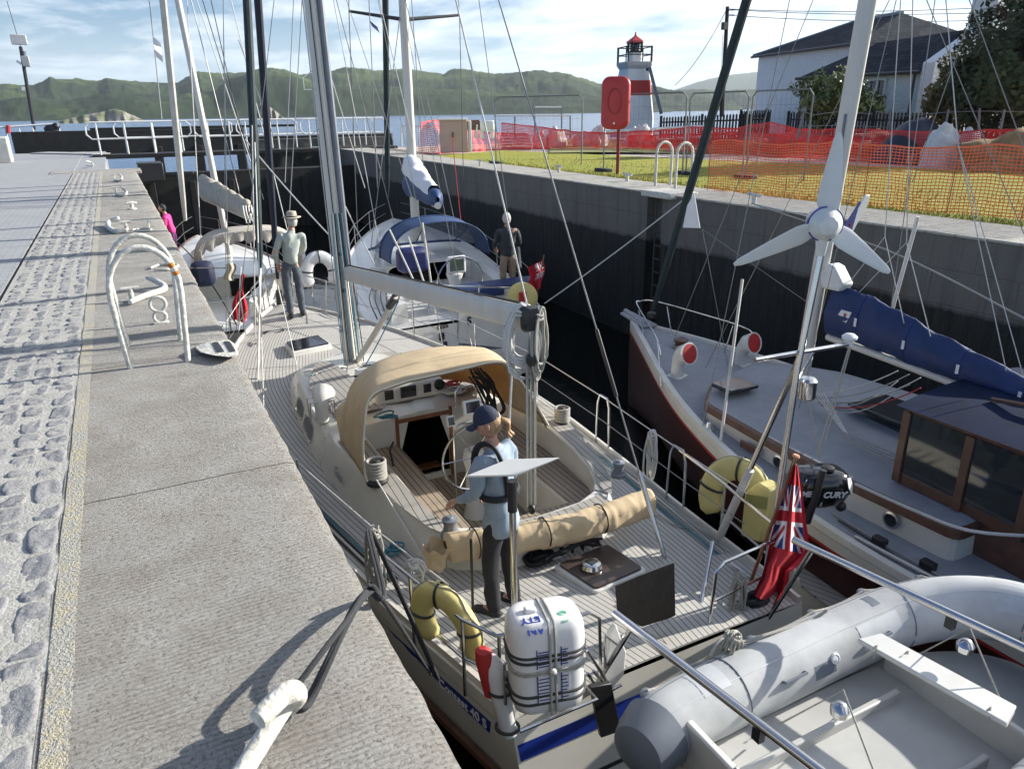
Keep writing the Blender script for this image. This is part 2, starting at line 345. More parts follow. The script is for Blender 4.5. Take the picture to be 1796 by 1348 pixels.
# ---- coping of the left quay: big tooled slabs with joints, worn arris
def coping(u, v):
    y = -2 + 28.4*v; e = .55 + .014*noise.noise(V(0, y*1.7, 3)) + .008*noise.noise(V(0, y*9, 5))
    if 5.35 < y < 5.9: e -= .05*sin(pi*(y-5.35)/.55)
    t = u*8
    if t <= 5: x = lerp(-.46, e-.05, t/5); z = .006*noise.noise(V(x*2, y*2, 0))
    elif t <= 7: a = (t-5)/2*pi/2; x = e-.05+.05*sin(a); z = -.05*(1-cos(a))
    else: x = e; z = -.55
    return V(x, y, z)
struct('quay_coping', MB().grid(coping, 8, 700), M['stone'], angle=60)
mb = MB(); mb.box((-1.7, 12.2, -2.3), (4.48, 28.3, 3.5)); struct('quay_wall', mb, M['wallL'], smooth=False)
def lineg(u, v):
    y = -2 + 28.4*v; x = -.447+.072*u+.008*noise.noise(V(y*3, 1, 0)); return V(x, y, .0035+.006*noise.noise(V(x*2, y*2, 0)))
struct('yellow_line', MB().grid(lineg, 4, 260), M['yline'])
# ---- cobbled gutter: every sett its own rounded stone, mortar between
g = NG('cobble_stone'); o_ = g.mapc('Object'); big = g.noise(o_, 5, 3); c = g.mix(big, (.20,.20,.205,1), (.34,.335,.33,1))
c = g.mix(g.ramp(g.noise(o_, 70, 4, .75), ((.5, g3(0)), (.62, g3(.7)))), c, (.14,.14,.145,1)); g.col(c); g.bump(g.noise(o_, 45, 5, .7), .6, .012); g.b.inputs['Roughness'].default_value = .8; M['cobble'] = g.m
M['mortar'] = mat('sandy_mortar', (.31,.30,.27), .95, var=.2, vscale=14, bump=.6, bscale=70, col2=(.44,.43,.395))
mb = MB(); nrow = 5; rw = .68/nrow; y = .6
cb_ = MB()
for r_ in range(nrow):
    y = .55 + .09*R.random()
    while y < 27:
        L = R.choice((.10, .14, .17, .20, .26))*R.uniform(.9, 1.1)
        x = -1.13 + rw*(r_+.5); hw = rw*.5-R.uniform(.003, .009); hl = L*.5-R.uniform(.004, .009); yc = y+L/2; h = R.uniform(.004, .009); rot = R.uniform(-.09, .09); x += R.uniform(-.006, .006)
        n = 12 if y < 6 else (8 if y < 14 else 5); tx = R.uniform(-.008, .008); ty = R.uniform(-.008, .008); sd_ = R.random()*50
        def st(u, v, **_):
            a = u*2-1; b = v*2-1; k = (abs(a)**5+abs(b)**5)**.2; m_ = max(abs(a), abs(b), 1e-6); q = m_/max(k, 1e-6)
            z = h*(1-k**12*.9) + tx*a + ty*b + .006*noise.noise(V(a*1.6, b*1.6, sd_)) + .003*noise.noise(V(a*5, b*5, sd_)) - (.009 if m_ > .999 else 0)
            A = a*q*hw*(1+.13*noise.noise(V(b*1.5, sd_, 0))); B = b*q*hl*(1+.10*noise.noise(V(a*1.5, sd_, 9)))
            return V(x+A*cos(rot)-B*sin(rot), yc+A*sin(rot)+B*cos(rot), z-.004)
        cb_.grid(st, n, n); y += L
struct('cobbles', cb_, M['cobble'], angle=80)
struct('cobble_bed', MB().grid(lambda u, v: V(-1.16+.72*u, -2+29*v, -.0005+.005*noise.noise(V(u*9, v*120, 0))), 12, 400), M['mortar'])
mb = MB(); mb.box((-35.9, 20, -2.31), (69.4, 46, 4.6)); mb.box((-1.3, 34.8, -2.315), (2, 16.5, 4.59)); struct('quay_pavement', mb, M['pave'], smooth=False)
# kerb slab that closes the coping at the gate recess, tiled strip beyond
mb = MB(); mb.beam(P(70, 268, .02), P(178, 270, .02), .9, .05); struct('quay_tiles', mb, mat('ribbed_tiles', (.36,.36,.35), .8, var=.3, vscale=20, bump=.6), smooth=False)
mb = MB(); mb.box((-.55, 27.2, -.04), (2.5, 1.2, .1)); struct('quay_end_slab', mb, M['stone'], bevel=.02)
# ---- water
def watermat(name, c, scale, strength, rough=.06, st=(1,1,1)):
    g = NG(name); g.b.inputs['Base Color'].default_value = (*c, 1); g.b.inputs['Roughness'].default_value = rough; g.b.inputs['IOR'].default_value = 1.33
    a = g.noise(g.mapc('Object', st), scale, 3, .5); b = g.noise(g.mapc('Object', st), scale*3.7, 3, .55)
    g.bump(g.math('ADD', a, g.math('MULTIPLY', b, .4)), strength, .25); return g.m
mb = MB(); mb.add([(.5, -4, WATER), (WL+.1, -4, WATER), (WL+.1, 36, WATER), (.5, 36, WATER)], [(0,1,2,3)]); struct('lock_water', mb, watermat('black_lock_water', (.002,.003,.003), .9, .035, .04))
mb = MB(); mb.add([(-9000, 36.5, SEA), (9000, 36.5, SEA), (9000, 8500, SEA), (-9000, 8500, SEA)], [(0,1,2,3)]); struct('sea', mb, watermat('loch_water', (.02,.085,.21), .55, .8, .18, (.5, 1, 1)))
mb = MB(); mb.box((0, 10, -5.2), (160, 60, .3)); struct('lock_bed', mb, M['dark'])
# ---- right bank
mb = MB(); mb.box((WL+.69, 10, -.02), (1.4, 60, .04)); 
g = NG('pale_paved_coping'); o_ = g.mapc('Object'); br = g.n('ShaderNodeTexBrick', {0: g.mapc('Object', (1,1,1), (0,0,pi/2)), 'Scale': 1.0, 'Mortar Size': .012, 'Color1': (.40,.38,.33,1), 'Color2': (.33,.315,.28,1), 'Mortar': (.20,.19,.17,1), 'Brick Width': .42, 'Row Height': .16}).outputs[0]
g.col(g.mix(g.ramp(g.noise(o_, 4, 5), ((.4, g3(0)), (.7, g3(.7)))), br, (.46,.44,.39,1))); g.bump(g.noise(o_, 40, 4), .8, .02); g.b.inputs['Roughness'].default_value = .9
struct('right_coping', mb, g.m, bevel=.02)
wl = MB(); wl.box((WL+1.2, -4.5, -2.27), (2.36, 30.9, 4.45)); wl.box((WL+1.2, 25.7, -2.27), (2.36, 24.9, 4.45)); wl.box((WL+1.33, 12.1, -2.27), (2.1, 2.3, 4.45)); wl.box((WL+.2, 11.6, -2.27), (.36, 1.3, 4.45)); wl.box((WL+.2, 13.0, -2.27), (.36, .5, 4.45))
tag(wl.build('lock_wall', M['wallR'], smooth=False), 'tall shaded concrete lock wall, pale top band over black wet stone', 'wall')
g = NG('lawn'); o_ = g.mapc('Object'); c = g.mix(g.ramp(g.noise(o_, .35, 4), ((.35, g3(0)), (.7, g3(1)))), (.27,.32,.02,1), (.40,.36,.03,1)); c = g.mix(g.ramp(g.noise(g.mapc('Object', (1, 1.6, 1)), 9, 5, .8), ((.45, g3(0)), (.7, g3(.85)))), c, (.42,.36,.07,1)); c = g.mix(g.ramp(g.noise(o_, 30, 4, .8), ((.4, g3(.4)), (.55, g3(0)))), c, (.09,.13,.02,1))
g.col(c); g.bump(g.noise(o_, 60, 4, .8), 1, .05); g.b.inputs['Roughness'].default_value = .95; M['lawn'] = g.m
mb = MB(); poly = [P(700, 271), P(880, 262.5), P(1100, 272), P(1300, 281), P(1500, 288), P(1796, 300.5)]; far_e = poly[:]
pl = [V(11.1, -15, -.03), V(11.1, 28.5, -.03)] + [V(p.x, p.y, -.03) for p in far_e[1:]] + [V(26, -8, -.03), V(22, -15, -.03)]
g_ = MB(); n_ = len(pl); g_.add(pl, [tuple(range(n_))]); struct('lawn', g_, M['lawn'], smooth=False)
# a fringe of real grass blades along the coping edge and over the lawn's near part
bl = MB()
for i in range(5000):
    yy = 4.5+R.random()**1.3*20; xx = 11.1+abs(R.gauss(0, .35)) if i % 3 else 11.15+R.random()*3.5
    h = R.uniform(.01, .03); a = R.uniform(0, 6.28); dx_ = .012*cos(a); dy_ = .012*sin(a)
    bl.add([(xx-dx_, yy-dy_, -.03), (xx+dx_, yy+dy_, -.03), (xx+R.uniform(-.02,.02), yy+R.uniform(-.02,.02), h)], [(0,1,2)])
bl.build('grass', mat('grass_blades', (.20,.22,.03), .8, var=.4, vscale=8, col2=(.38,.33,.07)), smooth=False, kind='stuff')
# gravel path and rough ground beyond it
M['gravel'] = mat('pinkish_gravel', (.38,.30,.26), .95, var=.2, vscale=14, col2=(.50,.42,.38), bump=.8, bscale=30)
def bank(u, v):
    x = 11.05+95*u*u+0*u; y = -18+lerp(56, 61, 0)*v
    r_ = max(0, x-34); z = -.075+.012*r_ + (.10*noise.noise(V(x*.3, y*.3, 0)) if x > 30 else 0)
    return V(x, y, z)
struct('bank_ground', MB().grid(bank, 60, 40), M['gravel'])
mb = MB(); mb.box((46, 10.2, -2.6), (70, 56, 4.9)); struct('bank_earth', mb, mat('earth_face', (.12,.10,.08), .95), smooth=False)
def rough(u, v):
    a = lerp(radians(30), radians(66), u); k = smoothstep(radians(43), radians(48), a); d = lerp(31, lerp(44, 90, k), v); x = d*sin(a); y = d*cos(a)
    return V(x, y, -.02+(.004+.014*k)*(d-31)+.10*noise.noise(V(x*.2, y*.2, 4)))
struct('rough_grass', MB().grid(rough, 50, 24), mat('rough_grass', (.13,.15,.04), .95, var=.3, vscale=.7, col2=(.30,.27,.11), bump=.8, bscale=9))
# ---- hills across the loch
M['hill'] = None
g = NG('wooded_hillside'); o_ = g.mapc('Object'); geo = g.n('ShaderNodeNewGeometry').outputs['Position']; sx = g.n('ShaderNodeSeparateXYZ', {0: geo})
w_ = g.noise(o_, .008, 7, .7); t_ = g.noise(o_, .15, 5, .8)
hgt = g.math('MULTIPLY', sx.outputs[2], .0035)
f = g.ramp(g.math('ADD', g.math('SUBTRACT', w_, hgt), g.math('MULTIPLY', g.math('SUBTRACT', t_, .5), .5)), ((.25, g3(0)), (.37, g3(1))))
grass_ = g.mix(g.noise(o_, .02, 4), (.045,.075,.022,1), (.09,.115,.04,1)); wood_ = g.mix(t_, (.006,.016,.008,1), (.045,.066,.028,1))
g.col(g.mix(f, grass_, wood_)); g.b.inputs['Roughness'].default_value = .95; g.b.inputs['Specular IOR Level'].default_value = .1
M['hill'] = g.m
def ridge(name, xs, ys, D0, Dc, D1, shore=212, n=500, m=46, rough_=1.0, lab=None, mt=None, seed=0):
    def fn(u, v):
        px = lerp(xs[0], xs[-1], u); ty = interp(xs, ys, px)
        d = ray(px, 200); a = math.atan2(d.x, d.y)
        dd = ray(px, ty); el = dd.z/sqrt(dd.x**2+dd.y**2); H = EYE.z + el*Dc*1.0 - SEA
        vc = (Dc-D0)/(D1-D0)
        if v < vc: q = v/vc; D = lerp(D0, Dc, q); h = H*(q*q*(3-2*q))**.8
        else: q = (v-vc)/(1-vc); D = lerp(Dc, D1, q); h = H*(1-.5*q)
        D *= 1+.02*noise.noise(V(u*12, v*2, seed))
        x = D*sin(a); y = D*cos(a); env = min(1, h/8)*(1 if v < vc*.92 or v > vc*1.05 else .25)
        h += env*rough_*(8*noise.noise(V(x*.006, y*.006, seed)) + 6*noise.noise(V(x*.015, y*.015, seed+2))+ 4*noise.noise(V(x*.04, y*.04, seed))) + min(1, h/5)*rough_*2.6*noise.noise(V(x*.09, y*.09, seed))+min(1, h/5)*rough_*1.6*abs(noise.noise(V(x*.25, y*.25, seed)))
        return V(x, y, SEA-1+max(-.5, h))
    return struct(name, MB().grid(fn, n, m), mt or M['hill'], angle=180)
sk_x = [-700, -300, 0, 70, 100, 150, 180, 200, 235, 270, 320, 335, 360, 400, 440, 480, 510, 530, 560, 600, 645, 675, 717, 740, 760, 780, 810, 850, 870, 917, 950, 994, 1017, 1051, 1080, 1138, 1200, 1260, 1300]
sk_y = [150, 152, 148, 149, 136, 140, 144, 137, 142, 144, 144, 135, 125, 128, 125, 119, 122, 131, 130, 125, 122, 125, 119, 123, 127, 130, 123, 128, 131, 129, 127, 130, 137, 146, 149, 152, 160, 178, 190]
ridge('hills', sk_x, sk_y, 1250, 1650, 2300, n=900, m=60)
ridge('near_hills', [-400, 0, 60, 120, 200, 300, 380, 420, 450, 480, 520, 560, 600, 700, 800, 900, 1000, 1100, 1180], [188, 178, 170, 176, 160, 165, 160, 140, 128, 131, 128, 145, 150, 152, 158, 160, 168, 172, 192], 1000, 1240, 1500, n=600, m=40, rough_=.7, seed=7)
ridge('far_hills', [1020, 1100, 1180, 1222, 1278, 1316, 1350, 1450, 1600, 1800], [175, 168, 158, 143, 131, 126, 128, 150, 165, 175], 4200, 5200, 6000, n=120, m=20, rough_=.6, seed=3)
ridge('wooded_headland', [1040, 1100, 1150, 1190, 1230, 1270, 1320, 1400, 1500], [178, 168, 160, 158, 156, 158, 156, 158, 165], 1900, 2150, 2400, n=300, m=30, rough_=.7, seed=11)
# rocky islet in front of the far shore, and the crag behind the gate
g = NG('islet_rock'); o_ = g.mapc('Object'); f = g.ramp(g.noise(o_, .09, 5, .7), ((.45, g3(0)), (.55, g3(1)))); g.col(g.mix(f, g.mix(g.noise(g.mapc('Object', (1, 1, 3), (0, .9, 0)), .35, 5, .8), (.10,.095,.085,1), (.30,.28,.25,1)), (.10,.12,.04,1))); g.b.inputs['Roughness'].default_value = .95
ridge('islet', [95, 115, 150, 178, 200, 215, 235, 256], [212, 206, 199, 194, 190, 193, 201, 211.5], 560, 590, 640, n=160, m=24, rough_=.16, mt=g.m, seed=5)
ridge('crag', [445, 452, 460, 475, 490, 500], [210, 190, 178, 186, 198, 208], 700, 715, 740, n=60, m=14, rough_=.12, mt=g.m, seed=9)
# ---- timber pier, outer gate and gate walkway
M['pier'] = mat('tarred_timber', (.012,.012,.012), .8, var=.4, vscale=3, bump=.6, bscale=8)
r = thing('timber_pier', 'long black timber pier wall with square piles beyond the white walkway rails', 'pier', PY(230, 270, 44))
a = PY(18, 232, 44); b = PY(430, 243, 44)
mb = MB(); mb.box(((a.x+b.x)/2, 44.3, (a.z-.35)/2), (b.x-a.x, .6, a.z+.35)); mb.box(((PY(430,250,44).x+PY(690,250,44).x)/2, 44.3, .1), (PY(690,250,44).x-PY(430,250,44).x, .5, .7)); mb.build('beam', M['pier'], r, bevel=.03)
mb = MB(); mb.box((PY(350, 232, 44).x, 44.2, a.z+.06), (PY(490,232,44).x-PY(120,232,44).x, .3, .12)); mb.build('capping', M['pier'], r, bevel=.02)
for px_ in (280, 352, 425, 462, 515, 560):
    q = PY(px_, 280, 44); mb = MB(); mb.box((q.x, 44.1, -1.6), (.42, .42, 3.4)); mb.build('pile', M['pier'], r, bevel=.03)
r = thing('lock_gate', 'black timber lock gate closing the far end of the lock', 'gate', (5, 35, WATER))
g0 = PY(250, 305, 35); mb = MB(); mb.box((5, 35, (g0.z+WATER)/2), (9.5, .5, g0.z-WATER)); mb.build('gate_leaf', M['pier'], r, bevel=.04)
for k in range(6):
    mb = MB(); mb.box((1.2+k*1.55, 34.7, -2.1), (.25, .14, 2.2)); mb.build('gate_rib', M['pier'], r, bevel=.02)
mb = MB(); q = PY(262, 287, 34); mb.box((q.x, 34, q.z-.3), (.9, 1.3, .7)); mb.box((q.x+.9, 34.2, q.z-.45), (1.4, .16, .16)); mb.build('gate_machinery', M['dark'], r, bevel=.03)
r = thing('gate_footbridge', 'narrow footbridge with white tubular rails across the lock gate', 'footbridge', (5, 37.5, 0))
mb = MB(); mb.box((5.9, 37.6, -.03), (13.4, 1.5, .16)); mb.build('deck', M['pier'], r, bevel=.02)
mb = MB(); mb.box((9.3, 38.9, -.7), (6.5, .7, 2.3)); mb.build('side_wall', mat('dark_quay_stone', (.10,.10,.09), .9, var=.3, bump=.5), r)  # side wall in one dark stone tone
for yy, x0, x1, ph in ((36.95, -.85, 12.1, 0), (38.35, -.9, 11.9, .5)):
    tp, md, bt = 1.36, .70, .07
    segs = ((x0, 3.2), (3.35, 7.8), (7.95, x1)) if yy < 38 else ((x0+1.1, 5.1), (5.3, x1))
    for sx0, sx1 in segs:
        rr_ = .18; mb = MB()
        loop = [V(sx0+rr_, yy, tp), V(sx1-rr_, yy, tp), V(sx1, yy, tp-rr_), V(sx1, yy, md+rr_), V(sx1-rr_, yy, md), V(sx0+rr_, yy, md), V(sx0, yy, md+rr_), V(sx0, yy, tp-rr_)]
        mb.tube(loop, .032, 6, close=True); mb.build('rail_loop', M['white'], r)
        k = sx0+.4
        while k < sx1:
            T('rail_post', [V(k, yy, bt), V(k, yy, tp)], .034, M['white'], r, 6); k += 1.05+ph*.2
# small light mast with lamps, at the pier
r = thing('light_mast', 'tall slim mast carrying floodlights and cameras beyond the pier', 'lamp mast', PY(60, 228, 52))
b0 = PY(60, 228, 52); t0 = PY(36, 82, 52); tt = PY(12, 2, 52)
T('pole', [b0, t0], .09, M['dark'], r); T('aerial', [t0, tt], .02, M['dark'], r, 5)
mb = MB(); q = PY(33, 70, 52); mb.box(q, (.75, .25, .5)); mb.build('floodlight', mat('lamp_housing', (.5,.5,.48), .4), r, bevel=.03)
mb = MB(); q = PY(45, 108, 52); mb.box(q, (.38, .3, .55)); mb.build('control_box', mat('box_grey', (.35,.35,.34), .4), r, bevel=.03)
mb = MB(); q = PY(29, 107, 52); mb.beam(q, PY(37, 112, 52), .16, .14); mb.build('camera', M['white'], r)
mb = MB(); q = PY(42, 90, 52); mb.tube([q, PY(43, 98, 52)], .1, 8); mb.build('siren', M['greydk'], r)
mb = MB(); q = PY(38, 155, 52); mb.beam(q, PY(44, 156, 52), .2, .2); mb.build('lamp', M['white'], r)
# low white rail at the far left, by the pier
r = thing('quay_railing', 'low white quay railing at far left with a red post', 'railing', P(20, 236, 0))
a = PY(-40, 226, 50); b = PY(102, 217, 50); T('top_rail', [a, b], .05, M['white'], r)
for k in range(7):
    q = a.lerp(b, k/6); T('post', [q, q-V(0,0,.9)], .035, M['white'], r, 6)
T('red_post', [PY(14, 220, 49.9), PY(15, 234, 49.9)], .10, M['red'], r)
mb = MB(); a = P(-60, 288); b = P(20, 286); mb.box((lerp(a.x, b.x, .5), a.y+.4, .45), (b.x-a.x, .7, .95)); tag(mb.build('concrete_block', mat('pale_concrete', (.42,.42,.40), .9, var=.12, bump=.5), bevel=.06), 'pale concrete block standing on the quay at the far left', 'block')
for i, (x_, y_, lb) in enumerate(((258, 225, 'dark crouching shape beside the white railing by the pier'),)):
    q = PY(90, 227, 50); mb = MB(); mb.ball(q, .28, 6, (1.3,.6,.9)); mb.ball(q+V(.25,0,.15), .2, 6); tag(mb.build('mooring_buoy', M['dark']), 'dark round buoy lying beside the white railing end', 'buoy')
# ================================================================ right bank: things
def foliage(mb, c, rad, n, leaf=.12, seed=1, clump=2.2, flat=1.0):
    rr = random.Random(seed); c = Vector(c); k = 0; tries = 0
    while k < n and tries < n*6:
        tries += 1
        d = V(rr.gauss(0,1), rr.gauss(0,1), rr.gauss(0,1)).normalized(); r_ = rr.random()**.38
        q = V(d.x*rad[0]*r_, d.y*rad[1]*r_, d.z*rad[2]*r_)
        lump = noise.noise(V(*(q*(clump/max(rad))))+V(seed*3.1, 0, 0)); edge = .82+.34*noise.noise(d*1.9+V(seed, 0, 0))
        if r_ > edge or lump < -.16: continue
        p = c+q; a = leaf*rr.uniform(.6, 1.5); u = V(rr.gauss(0,1), rr.gauss(0,1), rr.gauss(0,.7)).normalized(); w_ = u.cross(d+V(0,0,.3)).normalized()*a*.55; u = u*a
        mb.add([p-u, p+w_, p+u, p-w_], [(0,1,2,3)]); k += 1
def limbs(mb, base, top, r, n, spread, seed):
    rr = random.Random(seed); base = Vector(base); top = Vector(top)
    mb.tube(spline([base, base.lerp(top, .5)+V(rr.uniform(-.1,.1), 0, 0)*spread, top], 4), [r, r*.95, r*.9, r*.8, r*.7, r*.6, r*.5, r*.4, r*.3], 7)
    for i in range(n):
        t = rr.uniform(.25, .9); p = base.lerp(top, t); a = rr.uniform(0, 6.28); e = p+V(cos(a)*spread, sin(a)*spread, spread*rr.uniform(.2, .9))*rr.uniform(.6, 1)
        mb.tube([p, p.lerp(e, .5)+V(0,0,.1*spread), e], [r*.45, r*.3, r*.12], 5)
M['leafd'] = mat('dark_leaves', (.012,.022,.008), .75, var=.5, vscale=1.2, col2=(.05,.075,.022))
M['leafl'] = mat('glossy_light_leaves', (.045,.08,.015), .4, var=.5, vscale=2.5, col2=(.19,.24,.06))
M['leafo'] = mat('bronze_leaves', (.05,.06,.015), .6, var=.5, vscale=1.8, col2=(.17,.14,.04))
M['bark'] = mat('bark', (.06,.045,.03), .9, var=.3, bump=.6)
# lighthouse
D_ = 57; c = PD(1108, 224, D_); dirn = (V(c.x, c.y, 0)-V(0,0,0)).normalized(); side = V(dirn.y, -dirn.x, 0)
r = thing('lighthouse', 'small white lighthouse with a broad red band and a red conical lamp roof', 'lighthouse', (c.x, c.y, 0))
def zpx(y): return PD(1108, y, D_).z
def wpx(a, b, y): return (PD(b, y, D_)-PD(a, y, D_)).length
rot = math.atan2(dirn.y, dirn.x)-pi/2+.38
def sqring(w_, z, ch=.12):
    h = w_/2; k = h*(1-ch); pts = [(h,-k),(h,k),(k,h),(-k,h),(-h,k),(-h,-k),(-k,-h),(k,-h)]
    return [V(c.x+a*cos(rot)-b*sin(rot), c.y+a*sin(rot)+b*cos(rot), z) for a, b in pts]
q = .80
zb, z1, z2, z3 = -.3, zpx(168), zpx(142), zpx(122)
Wd = lambda y: wpx(1108-33*(1 if 0 else 1)+ (y-230)*-.0, 1108+33, y)
wA = wpx(1071, 1145, 200)*q; wB = wpx(1076, 1140, 168)*q; wC = wpx(1078, 1137, 142)*q; wE = wpx(1081, 1133, 122)*q
g = NG('lighthouse_paint'); sx = g.n('ShaderNodeSeparateXYZ', {0: g.n('ShaderNodeNewGeometry').outputs['Position']})
f = g.math('MULTIPLY', g.math('GREATER_THAN', sx.outputs[2], z1), g.math('LESS_THAN', sx.outputs[2], z2)); g.col(g.mix(f, g.mix(g.noise(g.mapc('Object'), 2, 4), (.56,.56,.54,1), (.72,.72,.70,1)), (.40,.025,.02,1))); g.b.inputs['Roughness'].default_value = .7
M['lh'] = g.m
mb = MB(); mb.loft([sqring(wA*1.03, zb), sqring(wA, zpx(205)), sqring(wB, z1), sqring(wC, z2), sqring(wE, z3)]); mb.build('tower', M['lh'], r, angle=20)
mb = MB(); mb.loft([sqring(wE*1.02, z3), sqring(wE*1.2, z3+.25), sqring(wE*1.22, z3+.45)]); mb.build('gallery', mat('gallery_stone', (.45,.44,.41), .8), r, angle=20)
zg = z3+.45
mb = MB(); mb.loft([sqring(wE*.52, zg, .3), sqring(wE*.52, zpx(92), .3)]); mb.build('lantern_base', M['white'], r, angle=20)
zl0, zl1 = zpx(92), zpx(76); ring = sqring(wE*.5, zl0, .3); ring2 = sqring(wE*.5, zl1, .3)
mb = MB(); [mb.tube([a, b], .06, 5) for a, b in zip(ring, ring2)]; mb.tube(ring2, .06, 5, close=True); mb.tube(ring, .06, 5, close=True); mb.build('lantern_frame', M['dark'], r)
mb = MB(); mb.lathe([(.05, 0), (.3, 0), (.34, .5), (.2, .75), (.04, .8)], (c.x, c.y, zl0), 12); mb.build('lamp', M['glass'], r)
mb = MB(); mb.loft([sqring(wE*.66, zl1, .3), sqring(wE*.6, zl1+.12, .3), sqring(.2, zpx(64), .3), sqring(.05, zpx(60), .3)]); mb.tube([V(c.x,c.y,zpx(64)), V(c.x,c.y,zpx(57))], .05, 5); mb.build('roof', M['red'], r, angle=20)
for zz in (zg+.95, zg+.45):
    T('gallery_rail', sqring(wE*1.15, zz, .12), .04, M['dark'], r, 5)
mb = MB(); [mb.tube([a, a+V(0,0,1.0)], .045, 5) for a in sqring(wE*1.15, zg, .12)]; mb.tube(sqring(wE*1.15, zg+.95, .12), .04, 5, close=True); mb.build('gallery_posts', M['dark'], r)
mb = MB(); a = PD(1139, 118, D_-1); b = PD(1160, 200, D_-1); mb.beam(a, b, .35, .22); mb.build('chute', M['greydk'], r)
mb = MB(); a = PD(1139, 122, D_-1); b = PD(1133, 122, D_-1); mb.beam(a, b, .2, .2); mb.build('bracket', M['dark'], r)
# telegraph pole and wires
r = thing('telegraph_pole', 'thin dark telegraph pole left of the white cottage', 'telegraph pole', PD(1266, 200, 62))
T('pole', [PD(1266, 205, 62), PD(1276, 12, 62)], [.19, .13], M['pier'], r)
mb = MB(); q = PD(1271, 46, 61.8); mb.box(q, (.4, .3, .5)); mb.build('transformer', M['dark'], r)
for yy in (18, 27): T('insulator', [PD(1276, yy, 62), PD(1288, yy, 62)], .06, M['plast'], r, 5)
for i, (p0, p1) in enumerate((((1274, 18), (1184, 150)), ((1276, 16), (1796, 10)), ((1276, 17), (1796, 20)), ((1276, 27), (1796, 34)))):
    T('cable', sag(PD(*p0, 62), PD(*p1, 62), .25 if i else .5, 12), .022, M['wired'], r, 4)
T('stay', [PD(1268, 60, 62), PD(1262, 204, 62)], .02, M['wired'], r, 4)
# Heras panels along the grass edge
def heras(a, b, h, r):
    a = Vector(a); b = Vector(b); rr_ = .12; u = (b-a).normalized()
    loop = [a+V(0,0,.1), a+V(0,0,h-rr_), a+u*rr_+V(0,0,h), b-u*rr_+V(0,0,h), b+V(0,0,h-rr_), b+V(0,0,.1)]
    T('frame', loop, .021, M['steel2'], r, 6); n = int((b-a).length/.16); mb = MB()
    for k in range(1, n):
        p = a.lerp(b, k/n); mb.tube([p+V(0,0,.12), p+V(0,0,h-.02)], .0022, 3, cap=False)
    k = .2
    while k < h: mb.tube([a+V(0,0,k), b+V(0,0,k)], .0022, 3, cap=False); k += .30
    mb.build('wire_mesh', M['wired'], r, smooth=False)
    mb = MB(); mb.box(a+V(0,0,.05), (.22, .6, .12)); mb.build('foot_block', M['rubber'], r, bevel=.02)
M['steel2'] = mat('galvanised_tube', (.20,.21,.22), .5, .6, var=.1)
ptsH = [(868, 287, 171), (985, 301, 168), (1062, 310, 166)]
lab = ['leftmost wire fence panel at the lawn edge, before the red lifebuoy post', 'wire fence panel just left of the red lifebuoy housing', 'wire fence panel between red lifebuoy housing and furled sail', 'wire fence panel standing before the white cottage wall', 'rightmost wire fence panel, beside the round bush']
for i, (x0, x1, yt0, yt1) in enumerate(((868, 1022, 172, 166), (1028, 1050+0, 167, 167), (1062, 1206, 168, 160), (1212, 1315, 164, 160), (1322, 1428, 159, 157))):
    if i == 1: continue
    D0 = 24 if i == 0 else (20.5 if i == 2 else (19.5 if i == 3 else 18.5))
    a = PD(x0, yt0, D0+1.2); b = PD(x1, yt1, D0-.3)
    h = 1.95; za = a.z-h; zb_ = b.z-h
    a.z = max(-.06, za*.0-.05); b.z = a.z; h = (PD(x0, yt0, D0+1.2).z+PD(x1, yt1, D0-.3).z)/2+.05
    heras_r = thing('wire_fence', lab[i if i == 0 else i-0], 'fence', a, 'wire fence panels along the lawn'); heras(a, b, h, heras_r)
# a low white pipe railing behind
r = thing('pipe_railing', 'white two-bar pipe railing behind the red mesh, before the lighthouse', 'railing', PD(1240, 245, 36))
for y0, y1 in ((240, 221), (264, 239)):
    T('rail', [PD(930, y0-1, 42), PD(1100, (y0+y1)/2-2, 39), PD(1245, y1, 36)], .055, M['white'], r, 6)
for x_ in (935, 1020, 1100, 1148, 1205, 1240):
    t = (x_-930)/310; q = PD(x_, lerp(240, 221, t), lerp(42, 36, t)); T('post', [q, V(q.x, q.y, -.05)], .05, M['white'], r, 6)
r = thing('scaffold_rail', 'grey tube guard rail at the waterside left of the lighthouse', 'railing', PD(960, 240, 44))
for x0, x1, y_ in ((938, 985, 188), (868, 1000, 203)):
    T('bar', [PD(x0, y_, 44), PD(x1, y_, 44)], .045, M['white'], r, 6)
for x_ in (938, 985, 903, 1000):
    T('post', [PD(x_, 190 if x_ in (938, 985) else 203, 44), PD(x_, 245, 44)], .045, M['steel2'], r, 6)
r = thing('gate_side_railing', 'short white railing on the lock head, left of the pale cabinet', 'railing', P(705, 262))
for y_ in (222,):
    T('rail', [PD(703, y_, 37), PD(772, y_, 36)], .05, M['white'], r, 6)
for x_ in (704, 735, 768): T('post', [PD(x_, 222, 36.6), PD(x_, 256, 36.6)], .04, M['white'], r, 6)
